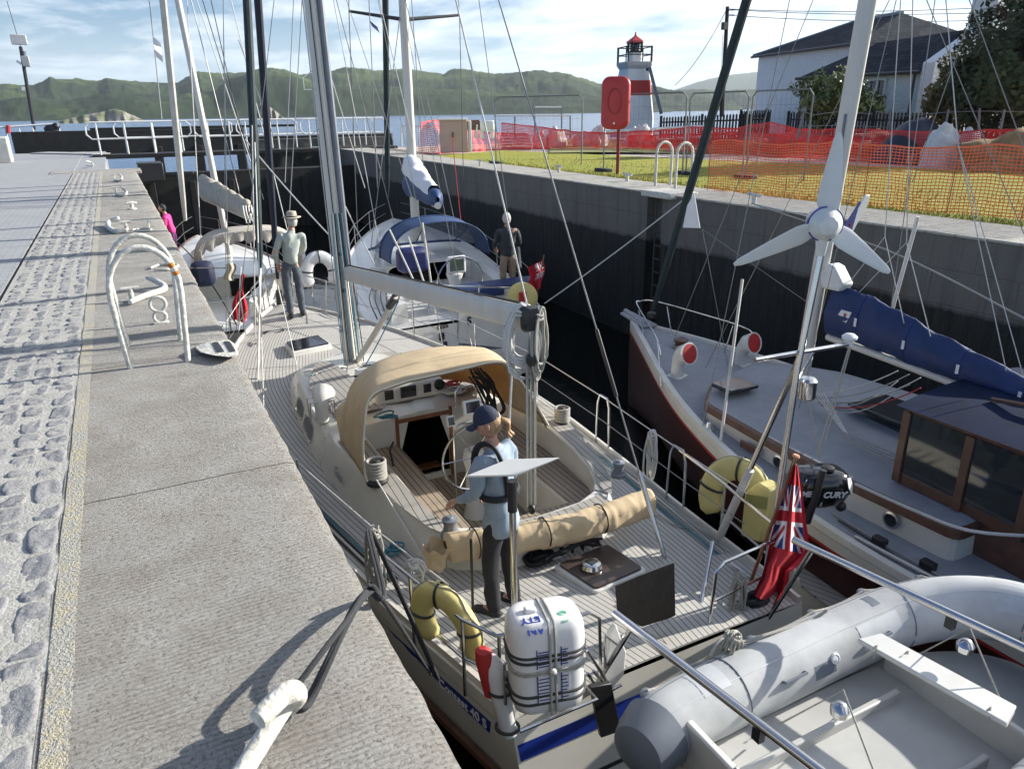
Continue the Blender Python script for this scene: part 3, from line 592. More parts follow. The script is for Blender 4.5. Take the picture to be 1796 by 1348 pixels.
# cabinet, barrier, mesh netting
def netting(name, label, base, hts, cell, wd, col_m, seed=0, cat='mesh fence', lean=.06, group=None, flop=.0):
    """real strands of plastic mesh: base polyline, heights along it"""
    base = [Vector(b) for b in base]; L = [0]
    for i in range(1, len(base)): L.append(L[-1]+(base[i]-base[i-1]).length)
    tot = L[-1]; nu = int(tot/cell); 
    def at_(s): 
        for i in range(1, len(L)):
            if s <= L[i]+1e-6: return base[i-1].lerp(base[i], (s-L[i-1])/(L[i]-L[i-1]))
        return base[-1]
    def top(s): return interp([tot*i/(len(hts)-1) for i in range(len(hts))], hts, s)*(1+.05*noise.noise(V(s*1.3, seed, 0)))
    nrm = (base[-1]-base[0]).cross(V(0,0,1)).normalized()
    def pt(s, k):
        h = top(s); f = k
        off = lean*2.2*noise.noise(V(s*.9, k*1.4, seed))+lean*noise.noise(V(s*3, k*3, seed+4))
        return at_(s)+V(0,0,h*f+.02*noise.noise(V(s*2.3, k*2, seed+9))) + nrm*(off+flop*(1-f)**2)
    nv = int(max(hts)/cell*1.15); mb = MB(); u = V(0,0,wd/2)
    for j in range(nv+1):
        ring = [pt(tot*i/nu, j/nv) for i in range(nu+1)]; o = len(mb.v); ww = u*(2.2 if j in (0, nv) else 1)
        mb.v += [p-ww for p in ring]+[p+ww for p in ring]; m_ = len(ring)
        mb.f += [(o+i, o+i+1, o+m_+i+1, o+m_+i) for i in range(m_-1)]; mb.mi += [0]*(m_-1)
    for i in range(nu+1):
        s = tot*i/nu; d = (pt(min(tot, s+.05), .5)-pt(max(0, s-.05), .5)).normalized()*(wd*.42); ring = [pt(s, j/6) for j in range(7)]; o = len(mb.v)
        mb.v += [p-d for p in ring]+[p+d for p in ring]
        mb.f += [(o+k, o+k+1, o+8+k, o+7+k) for k in range(6)]; mb.mi += [0]*6
    return tag(mb.build(name, col_m, smooth=False), label, cat, group)
M['mesh'] = mat('orange_mesh', (.85,.16,.05), .55, var=.08); M['meshr'] = mat('red_mesh', (.75,.045,.035), .55, var=.2, vscale=2)
def B(x, y, z=-.05): return P(x, y, z)
netting('mesh_fence', 'orange plastic mesh fence along the lawn edge, nearest the lock wall', [B(1240, 338), B(1500, 363), B(1796, 388), B(1980, 402)], [1.0, 1.05, .98, 1.06, 1.04, 1.0, 1.08, 1.05, 1.1], .06, .013, M['mesh'], 1, group='mesh fences')
for i, x_ in enumerate((1240, 1375, 1512, 1660, 1790)):
    q = B(x_, 338+(x_-1240)*.09); T('p', [q, q+V(.02, 0, 1.12)], .008, M['wired'], None, 5).name = 'fence_pin'
    tag(bpy.data.objects[[o.name for o in bpy.data.objects if o.name.startswith('fence_pin')][-1]], ['thin steel pin holding the left end of the orange mesh', 'thin steel pin in the mesh before the dark hedge bush', 'thin steel pin in the mesh right of the grey boat mast', 'thin steel pin in the mesh before the white bulk bags', 'rightmost thin steel pin of the near orange mesh'][i], 'fence pin', 'steel pins of the mesh fence')
netting('mesh_fence', 'red mesh fence in front of the pale cabinet by the lock head', [B(738, 272), B(775, 268), B(880, 262), B(930, 262)], [1.25, 1.3, .9, .7, .65], .09, .022, M['meshr'], 2, group='mesh fences', lean=.12)
netting('mesh_fence', 'sagging red mesh fence in the middle, beyond the lawn and path', [B(880, 259), B(1000, 262), B(1160, 266), B(1300, 270)], [1.1, .95, .75, .7, .8, .95, .9], .075, .026, M['meshr'], 3, group='mesh fences', lean=.14)
netting('mesh_fence', 'long wavy red mesh fence beyond the lawn below the cottage', [B(1290, 271), B(1500, 281), B(1796, 297), B(1950, 305)], [.95, 1.15, .92, .95, .95, .9, .92, 1.0, .95, 1.15], .07, .024, M['meshr'], 4, group='mesh fences', lean=.14)
netting('mesh_fence', 'crumpled second layer of red mesh lying behind the long fence', [B(1100, 262), B(1300, 266), B(1500, 275), B(1796, 289), B(1950, 296)], [.55, .6, .75, .6, .6, .7, .6, .6], .075, .022, M['meshr'], 8, group='mesh fences', lean=.2)
r = thing('cabinet', 'tall pale control cabinet behind red mesh near the lock head', 'cabinet', P(797, 268))
a = P(797, 267); h = 1.6-(212-190)/1300*a.length+.35; h = PD(797, 211, sqrt(a.x**2+a.y**2)).z
mb = MB(); mb.box((a.x, a.y, h/2), (1.15, .8, h), rz=-.4); mb.build('body', mat('pinkish_cabinet', (.52,.36,.30), .6, var=.05), r, bevel=.03)
mb = MB(); mb.box((a.x-.06, a.y-.02, h+.04), (1.25, .9, .08), rz=-.4); mb.build('lid', M['white'], r, bevel=.02)
mb = MB(); mb.box((a.x+.62, a.y-.25, h/2), (.12, .75, h*.98), rz=-.4); mb.build('side_post', M['white'], r, bevel=.02)
mb = MB(); q = P(790, 268); mb.box((a.x-.22, a.y-.42, h*.55), (.05, .05, .22), rz=-.4); mb.build('handle', M['dark'], r)
r = thing('water_barrier', 'white plastic barrier with open legs and a dark top bar', 'barrier', P(838, 246))
a = PD(838, 240, 33)
for k, x_ in enumerate((816, 834, 846, 862)):
    q = PD(x_, 243, 33); q2 = PD(x_+(3 if k % 2 else -1), 218, 33); mb = MB(); mb.beam(q, q2, .18, .12); mb.build('leg', M['plast'], r, bevel=.03)
mb = MB(); mb.beam(PD(812, 220, 33), PD(842, 219, 33), .16, .4); mb.build('top_bar', M['wood2'], r, bevel=.03)
mb = MB(); mb.beam(PD(842, 221, 33), PD(866, 220, 33), .3, .4); mb.build('white_top', M['plast'], r, bevel=.05)
# rubble, sacks, tarps
def lump(name, label, cat, c, s, m, seed=0, group=None, n=18, pointy=0, rough_=.35):
    c = Vector(c)
    def f(u, v):
        th = 2*pi*u; ph = pi/2*v; d = V(cos(th)*cos(ph), sin(th)*cos(ph), sin(ph)); k = 1+rough_*noise.noise(d*1.7+V(seed*7.3, 0, 0))+rough_*.5*noise.noise(d*4.5+V(seed*2.3, 0, 5))
        z = d.z**(1+pointy)
        return c+V(d.x*s[0]*k, d.y*s[1]*k, z*s[2]*k-.03)
    return tag(MB().grid(f, n*2, n).build(name, m, angle=60), label, cat, group)
M['bag'] = mat('white_bulk_bag', (.62,.61,.58), .7, var=.12, vscale=4, bump=.8, bscale=6); M['tarp'] = mat('dark_blue_tarpaulin', (.02,.025,.05), .5, var=.3, vscale=2, bump=.5, bscale=4)
M['soil'] = mat('brown_spoil', (.20,.12,.06), .95, var=.4, vscale=4, col2=(.36,.22,.10), bump=.9, bscale=14); M['redmound'] = mat('rubble_under_mesh', (.25,.08,.06), .95, var=.5, vscale=7, col2=(.5,.2,.16), bump=1, bscale=14)
q = PD(1655, 250, 26); q.z = -.05; lump('bulk_bag', 'crumpled white bulk bag, left one on the rubble by the fence', 'bulk bag', q, (.62, .5, 1.12), M['bag'], 1, 'white bulk bags', rough_=.2)
q = PD(1698, 250, 26.3); q.z = -.05; lump('bulk_bag', 'crumpled white bulk bag, right one beside the brown spoil heap', 'bulk bag', q, (.5, .45, 1.02), M['bag'], 2, 'white bulk bags', rough_=.2)
q = PD(1722, 262, 25); q.z = -.05; lump('bulk_bag', 'flattened white sack lying low below the two upright bags', 'sack', q, (.6, .4, .42), M['bag'], 3, 'white bulk bags')
lump('tarpaulin_heap', 'dark blue tarpaulin pulled to a point over a heap behind red mesh', 'tarpaulin', V(PD(1602, 262, 27.5).x, PD(1602, 262, 27.5).y, -.05), (1.5, 1.0, 1.25), M['tarp'], 4, pointy=.5, rough_=.12)
lump('spoil_heap', 'brown heap of spoil at the right edge behind red mesh', 'soil heap', V(PD(1800, 270, 25).x, PD(1800, 270, 25).y, -.05), (1.9, 1.4, .95), M['soil'], 5)
lump('rubble_heap', 'low rubble heap under red mesh right of the traffic cone', 'rubble heap', P(1540, 268), (1.9, 1.0, .7), M['redmound'], 6)
lump('rubble_heap', 'low rubble heap under red mesh left of the traffic cone', 'rubble heap', P(1370, 262), (2.4, 1.0, .7), M['redmound'], 7)
lump('rubble_heap', 'rubble heap under mesh before the two white bags', 'rubble heap', P(1680, 280), (2.2, .7, .55), M['redmound'], 8)
for i, x_ in enumerate((950, 975, 1025, 1050, 1112, 1128)):
    q = PD(x_, 250, 37); q.z = -.05
    lump('sandbag', ['white sack at the left end of the row behind the pipe railing', 'second white sack from the left behind the pipe railing', 'white sack just left of the red lifebuoy post, further one', 'white sack directly behind the red lifebuoy post', 'white sack at the lighthouse foot, nearer its left corner', 'rightmost white sack at the lighthouse foot'][i], 'sack', q, (.42+.1*(i % 3), .4, .75+.2*(i % 2)), M['bag'], 20+i, 'white sacks along the waterside', 12)
# traffic cone
q = P(1438, 247, -.05); k = (q-EYE).length/1300; H = 50*k*.98
r = thing('traffic_cone', 'red and white traffic cone behind the mesh, left of the boat mast', 'traffic cone', q)
MB().lathe([(.16*H*1.25, 0), (.17*H*1.25, .03*H), (.13*H, .05*H), (.035*H, H), (.001, H)], q, 16).build('cone', M['red'], r)
MB().lathe([(.118*H+.006, .18*H), (.075*H+.006, .60*H)], q, 16).build('reflective_band', M['flagwhite'], r)
# picket fence
M['picket'] = mat('black_picket', (.014,.014,.014), .8, var=.3)
def picket(label, x0, y0, x1, y1, D0, D1, h):
    a = PD(x0, y0, D0); b = PD(x1, y1, D1); a.z = b.z = 0; L = (b-a).length; n = int(L/.15)
    r = thing('picket_fence', label, 'fence', a, 'black picket fences')
    ta, tb = PD(x0, y0, D0).z, PD(x1, y1, D1).z; mb = MB()
    d = (b-a).normalized()
    for k in range(n+1):
        p = a.lerp(b, k/n); zt = lerp(ta, tb, k/n); w_ = .045; t = V(-d.y, d.x, 0)*.012
        mb.add([p-d*w_+t+V(0,0,-.4), p+d*w_+t+V(0,0,-.4), p+d*w_+t+V(0,0,zt-.06), p+t+V(0,0,zt), p-d*w_+t+V(0,0,zt-.06),
                p-d*w_-t+V(0,0,-.4), p+d*w_-t+V(0,0,-.4), p+d*w_-t+V(0,0,zt-.06), p-t+V(0,0,zt), p-d*w_-t+V(0,0,zt-.06)], [(0,1,2,3,4), (9,8,7,6,5), (0,5,6,1), (1,6,7,2), (2,7,8,3), (3,8,9,4), (4,9,5,0)])
    mb.build('pickets', M['picket'], r, smooth=False)
    for f in (.3, .78): T('rail', [a+V(0,0,ta*f), b+V(0,0,tb*f)], .04, M['picket'], r, 5)
    for k in range(0, n, 14):
        p = a.lerp(b, k/n); T('post', [p+V(0,0,-.4), p+V(0,0,lerp(ta, tb, k/n)+.05)], .07, M['picket'], r, 5)
picket('black picket fence left of the gap, below the cottage gable', 1160, 205, 1350, 197, 40, 38, 1)
picket('long black picket fence right of the grassy gap, below the cottage', 1384, 197, 1830, 196, 37, 31, 1)
picket('black picket fence run going uphill behind the first, at the gable foot', 1300, 194, 1352, 192, 46, 44, 1)
r = thing('site_wire_fence', 'leaning posts with slack wire along the rubble, right of the mast', 'wire fence', P(1540, 240))
for x0, y0, x1, y1 in ((1398, 245, 1412, 188), (1560, 232, 1562, 192), (1655, 235, 1664, 192), (1716, 235, 1718, 190), (1752, 240, 1762, 192)):
    T('post', [PD(x0, y0, 28), PD(x1, y1, 28)], .035, M['steel2'], r, 6)
for pts in (((1395, 190), (1425, 202), (1470, 196), (1530, 200)), ((1540, 196), (1580, 204), (1664, 197), (1716, 195), (1796, 196)), ((1400, 222), (1470, 220), (1560, 224))):
    T('wire', [PD(x, y, 28) for x, y in pts], .014, M['wire'], r, 5)
# lifebuoy housing on its post
r = thing('lifebuoy_housing', 'red lifebuoy housing on a red post at the lawn edge', 'lifebuoy housing', P(1083, 305, -.03))
base = P(1083, 305, -.03); Dh = sqrt(base.x**2+base.y**2); k = Dh/1300*1.0
T('post', [base-V(0,0,.1), PD(1086, 200, Dh)], .055, mat('dark_red_paint', (.20,.018,.02), .5), r, 4)
ctr = PD(1080, 181, Dh-.12); wv = V(cos(YAW+.35), -sin(YAW+.35), 0); hv = V(0,0,1); nv_ = wv.cross(hv)
def rrect(w_, h_, rad, n=6):
    out = []
    for cx, cy, a0 in ((w_/2-rad, h_/2-rad, 0), (-w_/2+rad, h_/2-rad, pi/2), (-w_/2+rad, -h_/2+rad, pi), (w_/2-rad, -h_/2+rad, 3*pi/2)):
        for i in range(n+1): a = a0+i/n*pi/2; out.append((cx+rad*cos(a), cy+rad*sin(a)))
    return out
def panel(mb, c, wv, hv, outline, layers):
    nv = wv.cross(hv).normalized(); rings = []
    for sc, off in layers: rings.append([c+wv*(x*sc)+hv*(y*sc)+nv*off for x, y in outline])
    return mb.loft(rings)
hW = 42*Dh/1300*1.08; hH = 78*Dh/1300/cos(.12)
mb = MB(); panel(mb, ctr, wv, hv, rrect(hW, hH, hW*.28), [(.9, -.09), (1, -.06), (1.02, .05), (.97, .10), (.86, .13), (.7, .14)]); mb.build('housing', M['red'], r, angle=50)
tor = [ctr+nv_*.145+wv*(hW*.24*cos(a))+hv*(hW*.42*sin(a)+.04) for a in [2*pi*i/28 for i in range(28)]]
mb = MB(); mb.tube(tor, .018, 6, close=True); mb.build('moulded_ring', mat('deep_red_paint', (.30,.02,.02), .45), r)
tor = [ctr+nv_*.13+wv*(hW*.40*cos(a))+hv*(hW*.66*sin(a)+.04) for a in [2*pi*i/28 for i in range(28)]]
mb = MB(); mb.tube(tor, .012, 6, close=True); mb.build('outer_ring', M['red'], r)
mb = MB(); mb.ball(ctr+nv_*.14-hv*hH*.39, .03, 5); mb.build('latch', M['white'], r)
# lock ladder handrails
def hoop(mb, p0, p1, h, r_, nb=10):
    p0 = Vector(p0); p1 = Vector(p1); c = (p0+p1)/2; d = (p1-p0)/2; k = d.length
    pts = [p0, p0+V(0,0,(h-k)*.5), p0+V(0,0,h-k)] + [c - d*cos(pi*i/nb) + V(0,0,h-k+k*sin(pi*i/nb)) for i in range(1, nb)] + [p1+V(0,0,h-k), p1+V(0,0,(h-k)*.5), p1]
    return mb.tube(pts, r_, 8)
r = thing('ladder_handrail', 'pair of white tubular hoops of the lock ladder on the far wall', 'ladder rail', P(1160, 328))
for a, b, hh in (((1149, 326), (1171, 329), .95), ((1184, 330), (1207, 332), .95)):
    A = P(*a); mb = MB(); hoop(mb, A, A+V(.42,.0,0), .92, .030); mb.build('hoop', M['wpaint'], r)
mb = MB()
for k in range(11):
    z = -.25-k*.28; mb.tube([V(WL+.12, 12.0, z), V(WL+.12, 12.6, z)], .016, 6)
mb.tube([V(WL+.12, 12.02, -.1), V(WL+.12, 12.02, -3.3)], .02, 6); mb.tube([V(WL+.12, 12.58, -.1), V(WL+.12, 12.58, -3.3)], .02, 6)
mb.build('rungs', mat('wet_iron', (.06,.06,.055), .5), r)
mb = MB(); mb.box((WL+.2, 12.3, -.02), (.7, .95, .12)); tag(mb.build('ladder_recess_slab', M['wpaint'], bevel=.02), 'pale stone slab over the ladder recess of the far lock wall', 'slab')
# ---- cottage
Dh = 50
def cp(x, y, D=Dh): return PD(x, y, D)
r = thing('cottage', 'whitewashed stone cottage with dark slate roofs and tall chimneys', 'cottage', V(cp(1500, 200).x, cp(1500, 200).y, 0))
g = NG('whitewashed_rubble'); o_ = g.mapc('Object'); g.col(g.mix(g.noise(o_, 3, 5), (.80,.80,.79,1), (.90,.90,.88,1))); g.bump(g.noise(g.mapc('Object', (1,1,2.5)), 4, 4, .7), 1, .12); g.b.inputs['Roughness'].default_value = .85; M['rub'] = g.m
g = NG('slate'); br = g.n('ShaderNodeTexBrick', {0: g.mapc('UV'), 'Scale': 1, 'Mortar Size': .012, 'Color1': (.026,.030,.040,1), 'Color2': (.055,.06,.072,1), 'Mortar': (.008,.008,.01,1), 'Brick Width': .32, 'Row Height': .22}); g.col(br.outputs[0]); g.bump(br.outputs[0], .8, .05); g.b.inputs['Roughness'].default_value = .95; g.b.inputs['Specular IOR Level'].default_value = .08; M['slate'] = g.m
A = cp(1331, 99, 50); Bc = cp(1413, 93, 46); 
# rear tall block: gable-less hipped roof, seen corner-on
zE = A.z; u1 = V(Bc.x-A.x, Bc.y-A.y, 0); L1 = u1.length; u1.normalize(); v1 = V(-u1.y, u1.x, 0); 
if v1.dot(V(A.x, A.y, 0)) < 0: v1 = -v1
A0 = V(A.x, A.y, 0)
def Wp(a, b, z, O=A0, u=u1, v=v1): return O+u*a+v*b+V(0,0,z)
L1 = 4.0; dep = 7.5
def boxwalls(mb, O, u, v, a0, a1, b0, b1, z0, z1):
    q = [(a0,b0),(a1,b0),(a1,b1),(a0,b1)]; return mb.loft([[O+u*a+v*b+V(0,0,z0) for a, b in q], [O+u*a+v*b+V(0,0,z1) for a, b in q]])
ridgeZ = cp(1430, 37, 48).z
mb = MB(); boxwalls(mb, A0, u1, v1, 0, 9, 0, dep, -.5, zE); mb.build('rear_walls', M['rub'], r, smooth=False)
def uvroof(co, n):
    h = V(-n.y, n.x, 0); h = h.normalized() if h.length > 1e-4 else V(1,0,0)
    return (co.dot(h), co.z*1.6)
o_ = .25
mb = MB(); c0, c1, c2, c3 = Wp(-o_,-o_,zE), Wp(9+o_,-o_,zE), Wp(9+o_,dep+o_,zE), Wp(-o_,dep+o_,zE); r1 = Wp(dep/2-.3, dep/2, ridgeZ); r2 = Wp(9-2, dep/2, ridgeZ)
mb.add([c0,c1,c2,c3,r1,r2], [(0,1,5,4),(1,2,5),(2,3,4,5),(3,0,4),(3,2,1,0)]); mb.build('rear_roof', M['slate'], r, smooth=False, uv=uvroof)
T('ridge_tiles', [r1, r2], .12, mat('lead_ridge', (.30,.30,.30), .6), r, 6)
T('hip', [c0+V(0,0,.05), r1], .07, M['greydk'], r, 6)
# front wing: long eaves towards us
F0 = cp(1424, 135, 41); F1 = cp(1622, 122, 37); zF = (F0.z+F1.z)/2; F0 = V(F0.x, F0.y, 0); F1 = V(F1.x, F1.y, 0); u2 = (F1-F0).normalized(); v2 = V(-u2.y, u2.x, 0)
if v2.dot(F0) < 0: v2 = -v2
L2 = (F1-F0).length; dp2 = 6.0; rz2 = cp(1680, 52, 40).z
mb = MB(); boxwalls(mb, F0, u2, v2, -.2, L2+.3, 0, dp2, -.5, zF); mb.build('front_walls', M['rub'], r, smooth=False)
def Fp(a, b, z): return F0+u2*a+v2*b+V(0,0,z)
mb = MB(); mb.add([Fp(-.6,-.3,zF-.05), Fp(L2+.1,-.3,zF-.05), Fp(L2+.1,dp2/2,rz2), Fp(-.6+1.6,dp2/2,rz2-.2), Fp(L2+.1,dp2+.3,zF-.05), Fp(-.6,dp2+.3,zF-.05)], [(0,1,2,3),(2,4,5,3),(0,3,5),(0,5,4,1),(1,4,2)]); mb.build('front_roof', M['slate'], r, smooth=False, uv=uvroof)
# stepped gable with skew, right end
mb = MB(); q = [Fp(L2+.15,-.35,-.5), Fp(L2+.15,dp2+.35,-.5), Fp(L2+.15,dp2+.35,zF+.25), Fp(L2+.15,dp2/2,rz2+.35), Fp(L2+.15,-.35,zF+.25)]; mb.loft([q, [p+u2*.55 for p in q]]); mb.build('gable_wall', M['rub'], r, smooth=False)
for k, (bb, hh, wd_) in enumerate(((dp2/2, 2.0, 1.3), (dp2/2+2.6, 1.3, 1.2))):
    zc = rz2+(.2 if k == 0 else -.3); mb = MB(); c_ = Fp(L2+.4-(0 if k == 0 else -1.4), bb, 0); q = [c_+u2*a+v2*b for a, b in ((-.55,-wd_/2),(.55,-wd_/2),(.55,wd_/2),(-.55,wd_/2))]
    mb.loft([[p+V(0,0,zc-.8) for p in q], [p+V(0,0,zc+hh) for p in q]]); ch = mb.build('chimney', M['rub'], r, smooth=False)
    mb = MB(); q2 = [c_+u2*a+v2*b for a, b in ((-.7,-wd_/2-.15),(.7,-wd_/2-.15),(.7,wd_/2+.15),(-.7,wd_/2+.15))]; mb.loft([[p+V(0,0,zc+hh) for p in q2], [p+V(0,0,zc+hh+.2) for p in q2]]); mb.build('cap', M['greydk'], ch, smooth=False)
    for s_ in (-.3, .3): mb = MB(); mb.lathe([(.14, 0), (.17, .1), (.12, .55), (.15, .6), (.1, .62)], c_+v2*s_+V(0,0,zc+hh+.2), 10); mb.build('chimney_pot', mat('clay_pot', (.22,.09,.05), .8) if 'clay_pot' not in bpy.data.materials else bpy.data.materials['clay_pot'], ch)
for x_, D0 in ((1417, 41.5), (1612, 37)):
    q = cp(x_, 130, D0); mb = MB(); mb.tube([V(q.x, q.y, zF-.1)-v2*.25, V(q.x, q.y, -.3)-v2*.25], .055, 6); mb.build('downpipe', M['dark'], r)
T('gutter', [Fp(-.6,-.42,zF-.08), Fp(L2+.1,-.42,zF-.08)], .07, M['dark'], r, 6)
T('gutter', [Wp(-o_,-o_-.08,zE-.04), Wp(9,-o_-.08,zE-.04)], .07, M['dark'], r, 6)
# sash window
def onwall(x, y):   # pixel on the front wall plane
    d = ray(x, y); n = v2; t = (F0-EYE).dot(n)/d.dot(n); return EYE+d*t
wa, wb = onwall(1528, 140), onwall(1556, 192); wc = onwall(1556, 139)
ul_ = (V(wc.x, wc.y, 0)-V(wa.x, wa.y, 0)).length; zt, zb_ = wa.z, wb.z-.1
def wpt(a, z, off): return V(wa.x, wa.y, 0)+u2*a-v2*off+V(0,0,z)
fr = MB()
for p, q in (((0, zt), (ul_, zt)), ((0, zb_), (ul_, zb_)), ((0, zb_), (0, zt)), ((ul_, zb_), (ul_, zt)), ((0, (zt+zb_)/2), (ul_, (zt+zb_)/2)), ((ul_/2, zb_), (ul_/2, zt))):
    fr.beam(wpt(p[0], p[1], .05), wpt(q[0], q[1], .05), .09, .09)
wf = fr.build('window', M['white'], r, smooth=False)
mb = MB(); mb.plate([wpt(0, zb_, .015), wpt(ul_, zb_, .015), wpt(ul_, zt, .015), wpt(0, zt, .015)], .02); mb.build('pane', M['glass'], wf, smooth=False)
mb = MB(); mb.beam(wpt(-.15, zb_-.05, .08), wpt(ul_+.15, zb_-.05, .08), .14, .22); mb.build('sill', M['white'], wf, smooth=False)
# bush and trees
r = thing('rhododendron_bush', 'round sunlit rhododendron bush before the cottage, by the mast', 'bush', V(PD(1455, 205, 36).x, PD(1455, 205, 36).y, 0))
q = PD(1455, 170, 36); mb = MB(); foliage(mb, q, (2.0, 1.6, 1.35), 5200, .085, 3, 3.2); foliage(mb, PD(1515, 182, 35.5), (.95, .9, .75), 1500, .08, 5, 3); mb.build('crown', M['leafl'], r, smooth=False)
mb = MB(); limbs(mb, V(q.x, q.y, -.2), q, .12, 9, 1.1, 5); mb.build('trunk', M['bark'], r)
r = thing('tree', 'large dark leafy tree overhanging the right edge beside the cottage', 'tree', V(PD(1790, 200, 30).x, PD(1790, 200, 30).y, 0), 'dark trees at the right')
q = PD(1800, 100, 30); mb = MB(); foliage(mb, q+V(0,0,-.2), (2.9, 2.6, 3.4), 11000, .10, 11, 3.4); foliage(mb, PD(1725, 140, 30), (1.4, 1.2, 1.5), 2600, .09, 12, 3); mb.build('crown', M['leafd'], r, smooth=False)
mb = MB(); limbs(mb, V(q.x, q.y, -.2), q+V(0,0,1.5), .3, 12, 2.0, 8); mb.build('trunk', M['bark'], r)
r = thing('tree', 'bronze-leaved shrub tree hiding the gable foot, left of the big tree', 'tree', V(PD(1690, 200, 31).x, PD(1690, 200, 31).y, 0), 'dark trees at the right')
q = PD(1692, 150, 31); mb = MB(); foliage(mb, q+V(0,0,-.2), (1.55, 1.3, 1.5), 4200, .085, 13, 3); mb.build('crown', M['leafo'], r, smooth=False)
mb = MB(); foliage(mb, PD(1665, 175, 31), (1.1, .9, .8), 1500, .085, 15, 3); mb.build('lower_crown', M['leafd'], r, smooth=False)
mb = MB(); limbs(mb, V(q.x, q.y, -.2), q, .14, 8, 1.0, 9); mb.build('trunk', M['bark'], r)
# ---- mooring horns and cleats
def horn(name, label, pts, r_, base=None, group='white cast mooring bollards', cat='bollard', stem=None):
    r = thing(name, label, cat, pts[0], group)
    n = 6; sp = spline(pts, n); m_ = len(sp); rs = [r_*(1-.45*(i/(m_-1))**2) for i in range(m_)]
    MB().tube(sp, rs, 12).build('horn', M['wpaint'], r)
    if base is not None: MB().lathe([(r_*1.9, -.01), (r_*1.9, .012), (r_*1.2, .03), (r_*1.0, .08)], base, 14).build('base', M['wpaint'], r)
    if stem: 
        for s_ in stem: T('stem', s_, r_*.55, M['wpaint'], r)
    return r
# ================================================================ boats: shared builders
def hull(name, r, st, gz, hb, cx, mat_, depth=1.2, flare=.9, keel=True, tr=0, zk=None, bands=None):
    """lofted hull; st: list of y, hb(y) half beam, cx(y) centre, gz(y) gunwale height; bands [(z_rel, width factor)]"""
    bands = bands or [(0,1), (.12,1.0), (.3,.99), (.55,.965), (.8,.92), (1.05,.80), (1.3,.55), (1.5,.2)]
    rings = []
    for y in st:
        h = hb(y); c = cx(y); z = gz(y); ring = []
        for d, f in bands: ring.append(V(c-h*f, y+tr*d*(1 if y == st[0] else 0), z-d))
        for d, f in reversed(bands): ring.append(V(c+h*f, y+tr*d*(1 if y == st[0] else 0), z-d))
        rings.append(ring)
    mb = MB(); mb.loft(rings, cap=False, ring_closed=False)
    n = len(rings[0]); o = len(mb.v); mb.v += rings[0]
    for k in range(n//2-1): mb.f.append((o+k, o+k+1, o+n-2-k, o+n-1-k)); mb.mi.append(0)
    return mb.build(name, mat_, r, angle=40)
def deckmesh(name, r, st, gz, hb, cx, m, inset=.0, dz=0, nx=16, camber=.04, uv=True, cut=None):
    mb = MB()
    def f(u, v):
        y = interp([i/(len(st)-1) for i in range(len(st))], st, v); h = max(.01, hb(y)-inset); a = u*2-1
        return V(cx(y)+h*a, y, gz(y)+dz+camber*(1-a*a))
    mb.grid(f, nx, (len(st)-1)*2)
    if cut: mb.f = [q for q in mb.f if not cut(sum((mb.v[i] for i in q), V(0,0,0))/4)]; mb.mi = [0]*len(mb.f)
    return mb.build(name, m, r, uv=(lambda co, n_: (hb(co.y)-abs(co.x-cx(co.y)), co.y)) if uv else None, angle=60)
def side_rail(name, r, st, hb, cx, gz, m, w_=.05, h_=.06, off=0, dz=0, sides=(-1, 1)):
    o = None
    for s_ in sides:
        mb = MB(); pts = [V(cx(y)+s_*(hb(y)+off), y, gz(y)+dz) for y in st]; rings = []
        for i, p in enumerate(pts):
            t = (pts[min(i+1, len(pts)-1)]-pts[max(0, i-1)]).normalized(); x = t.cross(V(0,0,1)).normalized()*w_/2
            rings.append([p-x, p+x, p+x*.8+V(0,0,h_), p-x*.8+V(0,0,h_)])
        mb.loft(rings); o = mb.build(name, m, r, angle=50)
    return o
def bandstrip(name, r, st, hb, cx, gz, d0, d1, f0, f1, m, off=.004, sides=(-1, 1)):
    for s_ in sides:
        mb = MB(); mb.loft([[V(cx(y)+s_*(hb(y)*f0+off), y, gz(y)-d0), V(cx(y)+s_*(hb(y)*f1+off), y, gz(y)-d1)] for y in st], cap=False, ring_closed=False); mb.build(name, m, r)
def prismz(poly, z0, z1, inset=0): return MB().prism(poly, z0, z1, inset)
def fillet(poly, rad=.05, n=4):
    out = []; m_ = len(poly)
    for i in range(m_):
        p = V(*poly[i][:2], 0); a = V(*poly[i-1][:2], 0)-p; b = V(*poly[(i+1) % m_][:2], 0)-p; ra = min(rad, a.length*.45, b.length*.45)
        A = p+a.normalized()*ra; B_ = p+b.normalized()*ra
        for k in range(n+1):
            t = k/n; q = A*(1-t)**2+p*2*t*(1-t)+B_*t*t; out.append((q.x, q.y))
    return out
def winch(r, c, s_=1.0, rope=None, wraps=4, base=None, name='winch'):
    c = Vector(c)
    w_ = MB().lathe([(.075*s_, 0), (.078*s_, .03*s_), (.055*s_, .05*s_), (.048*s_, .10*s_), (.06*s_, .14*s_), (.062*s_, .155*s_), (.03*s_, .165*s_), (.02*s_, .175*s_)], c, 18).build(name, base or M['steel'], r)
    if rope:
        for k in range(wraps):
            z = .055*s_+k*.022*s_; T('wrap', [c+V((.062*s_)*cos(a), (.062*s_)*sin(a), z+.004*sin(a*2+k)) for a in [2*pi*i/16 for i in range(17)]], .011*s_, rope, w_, 6)
    return w_
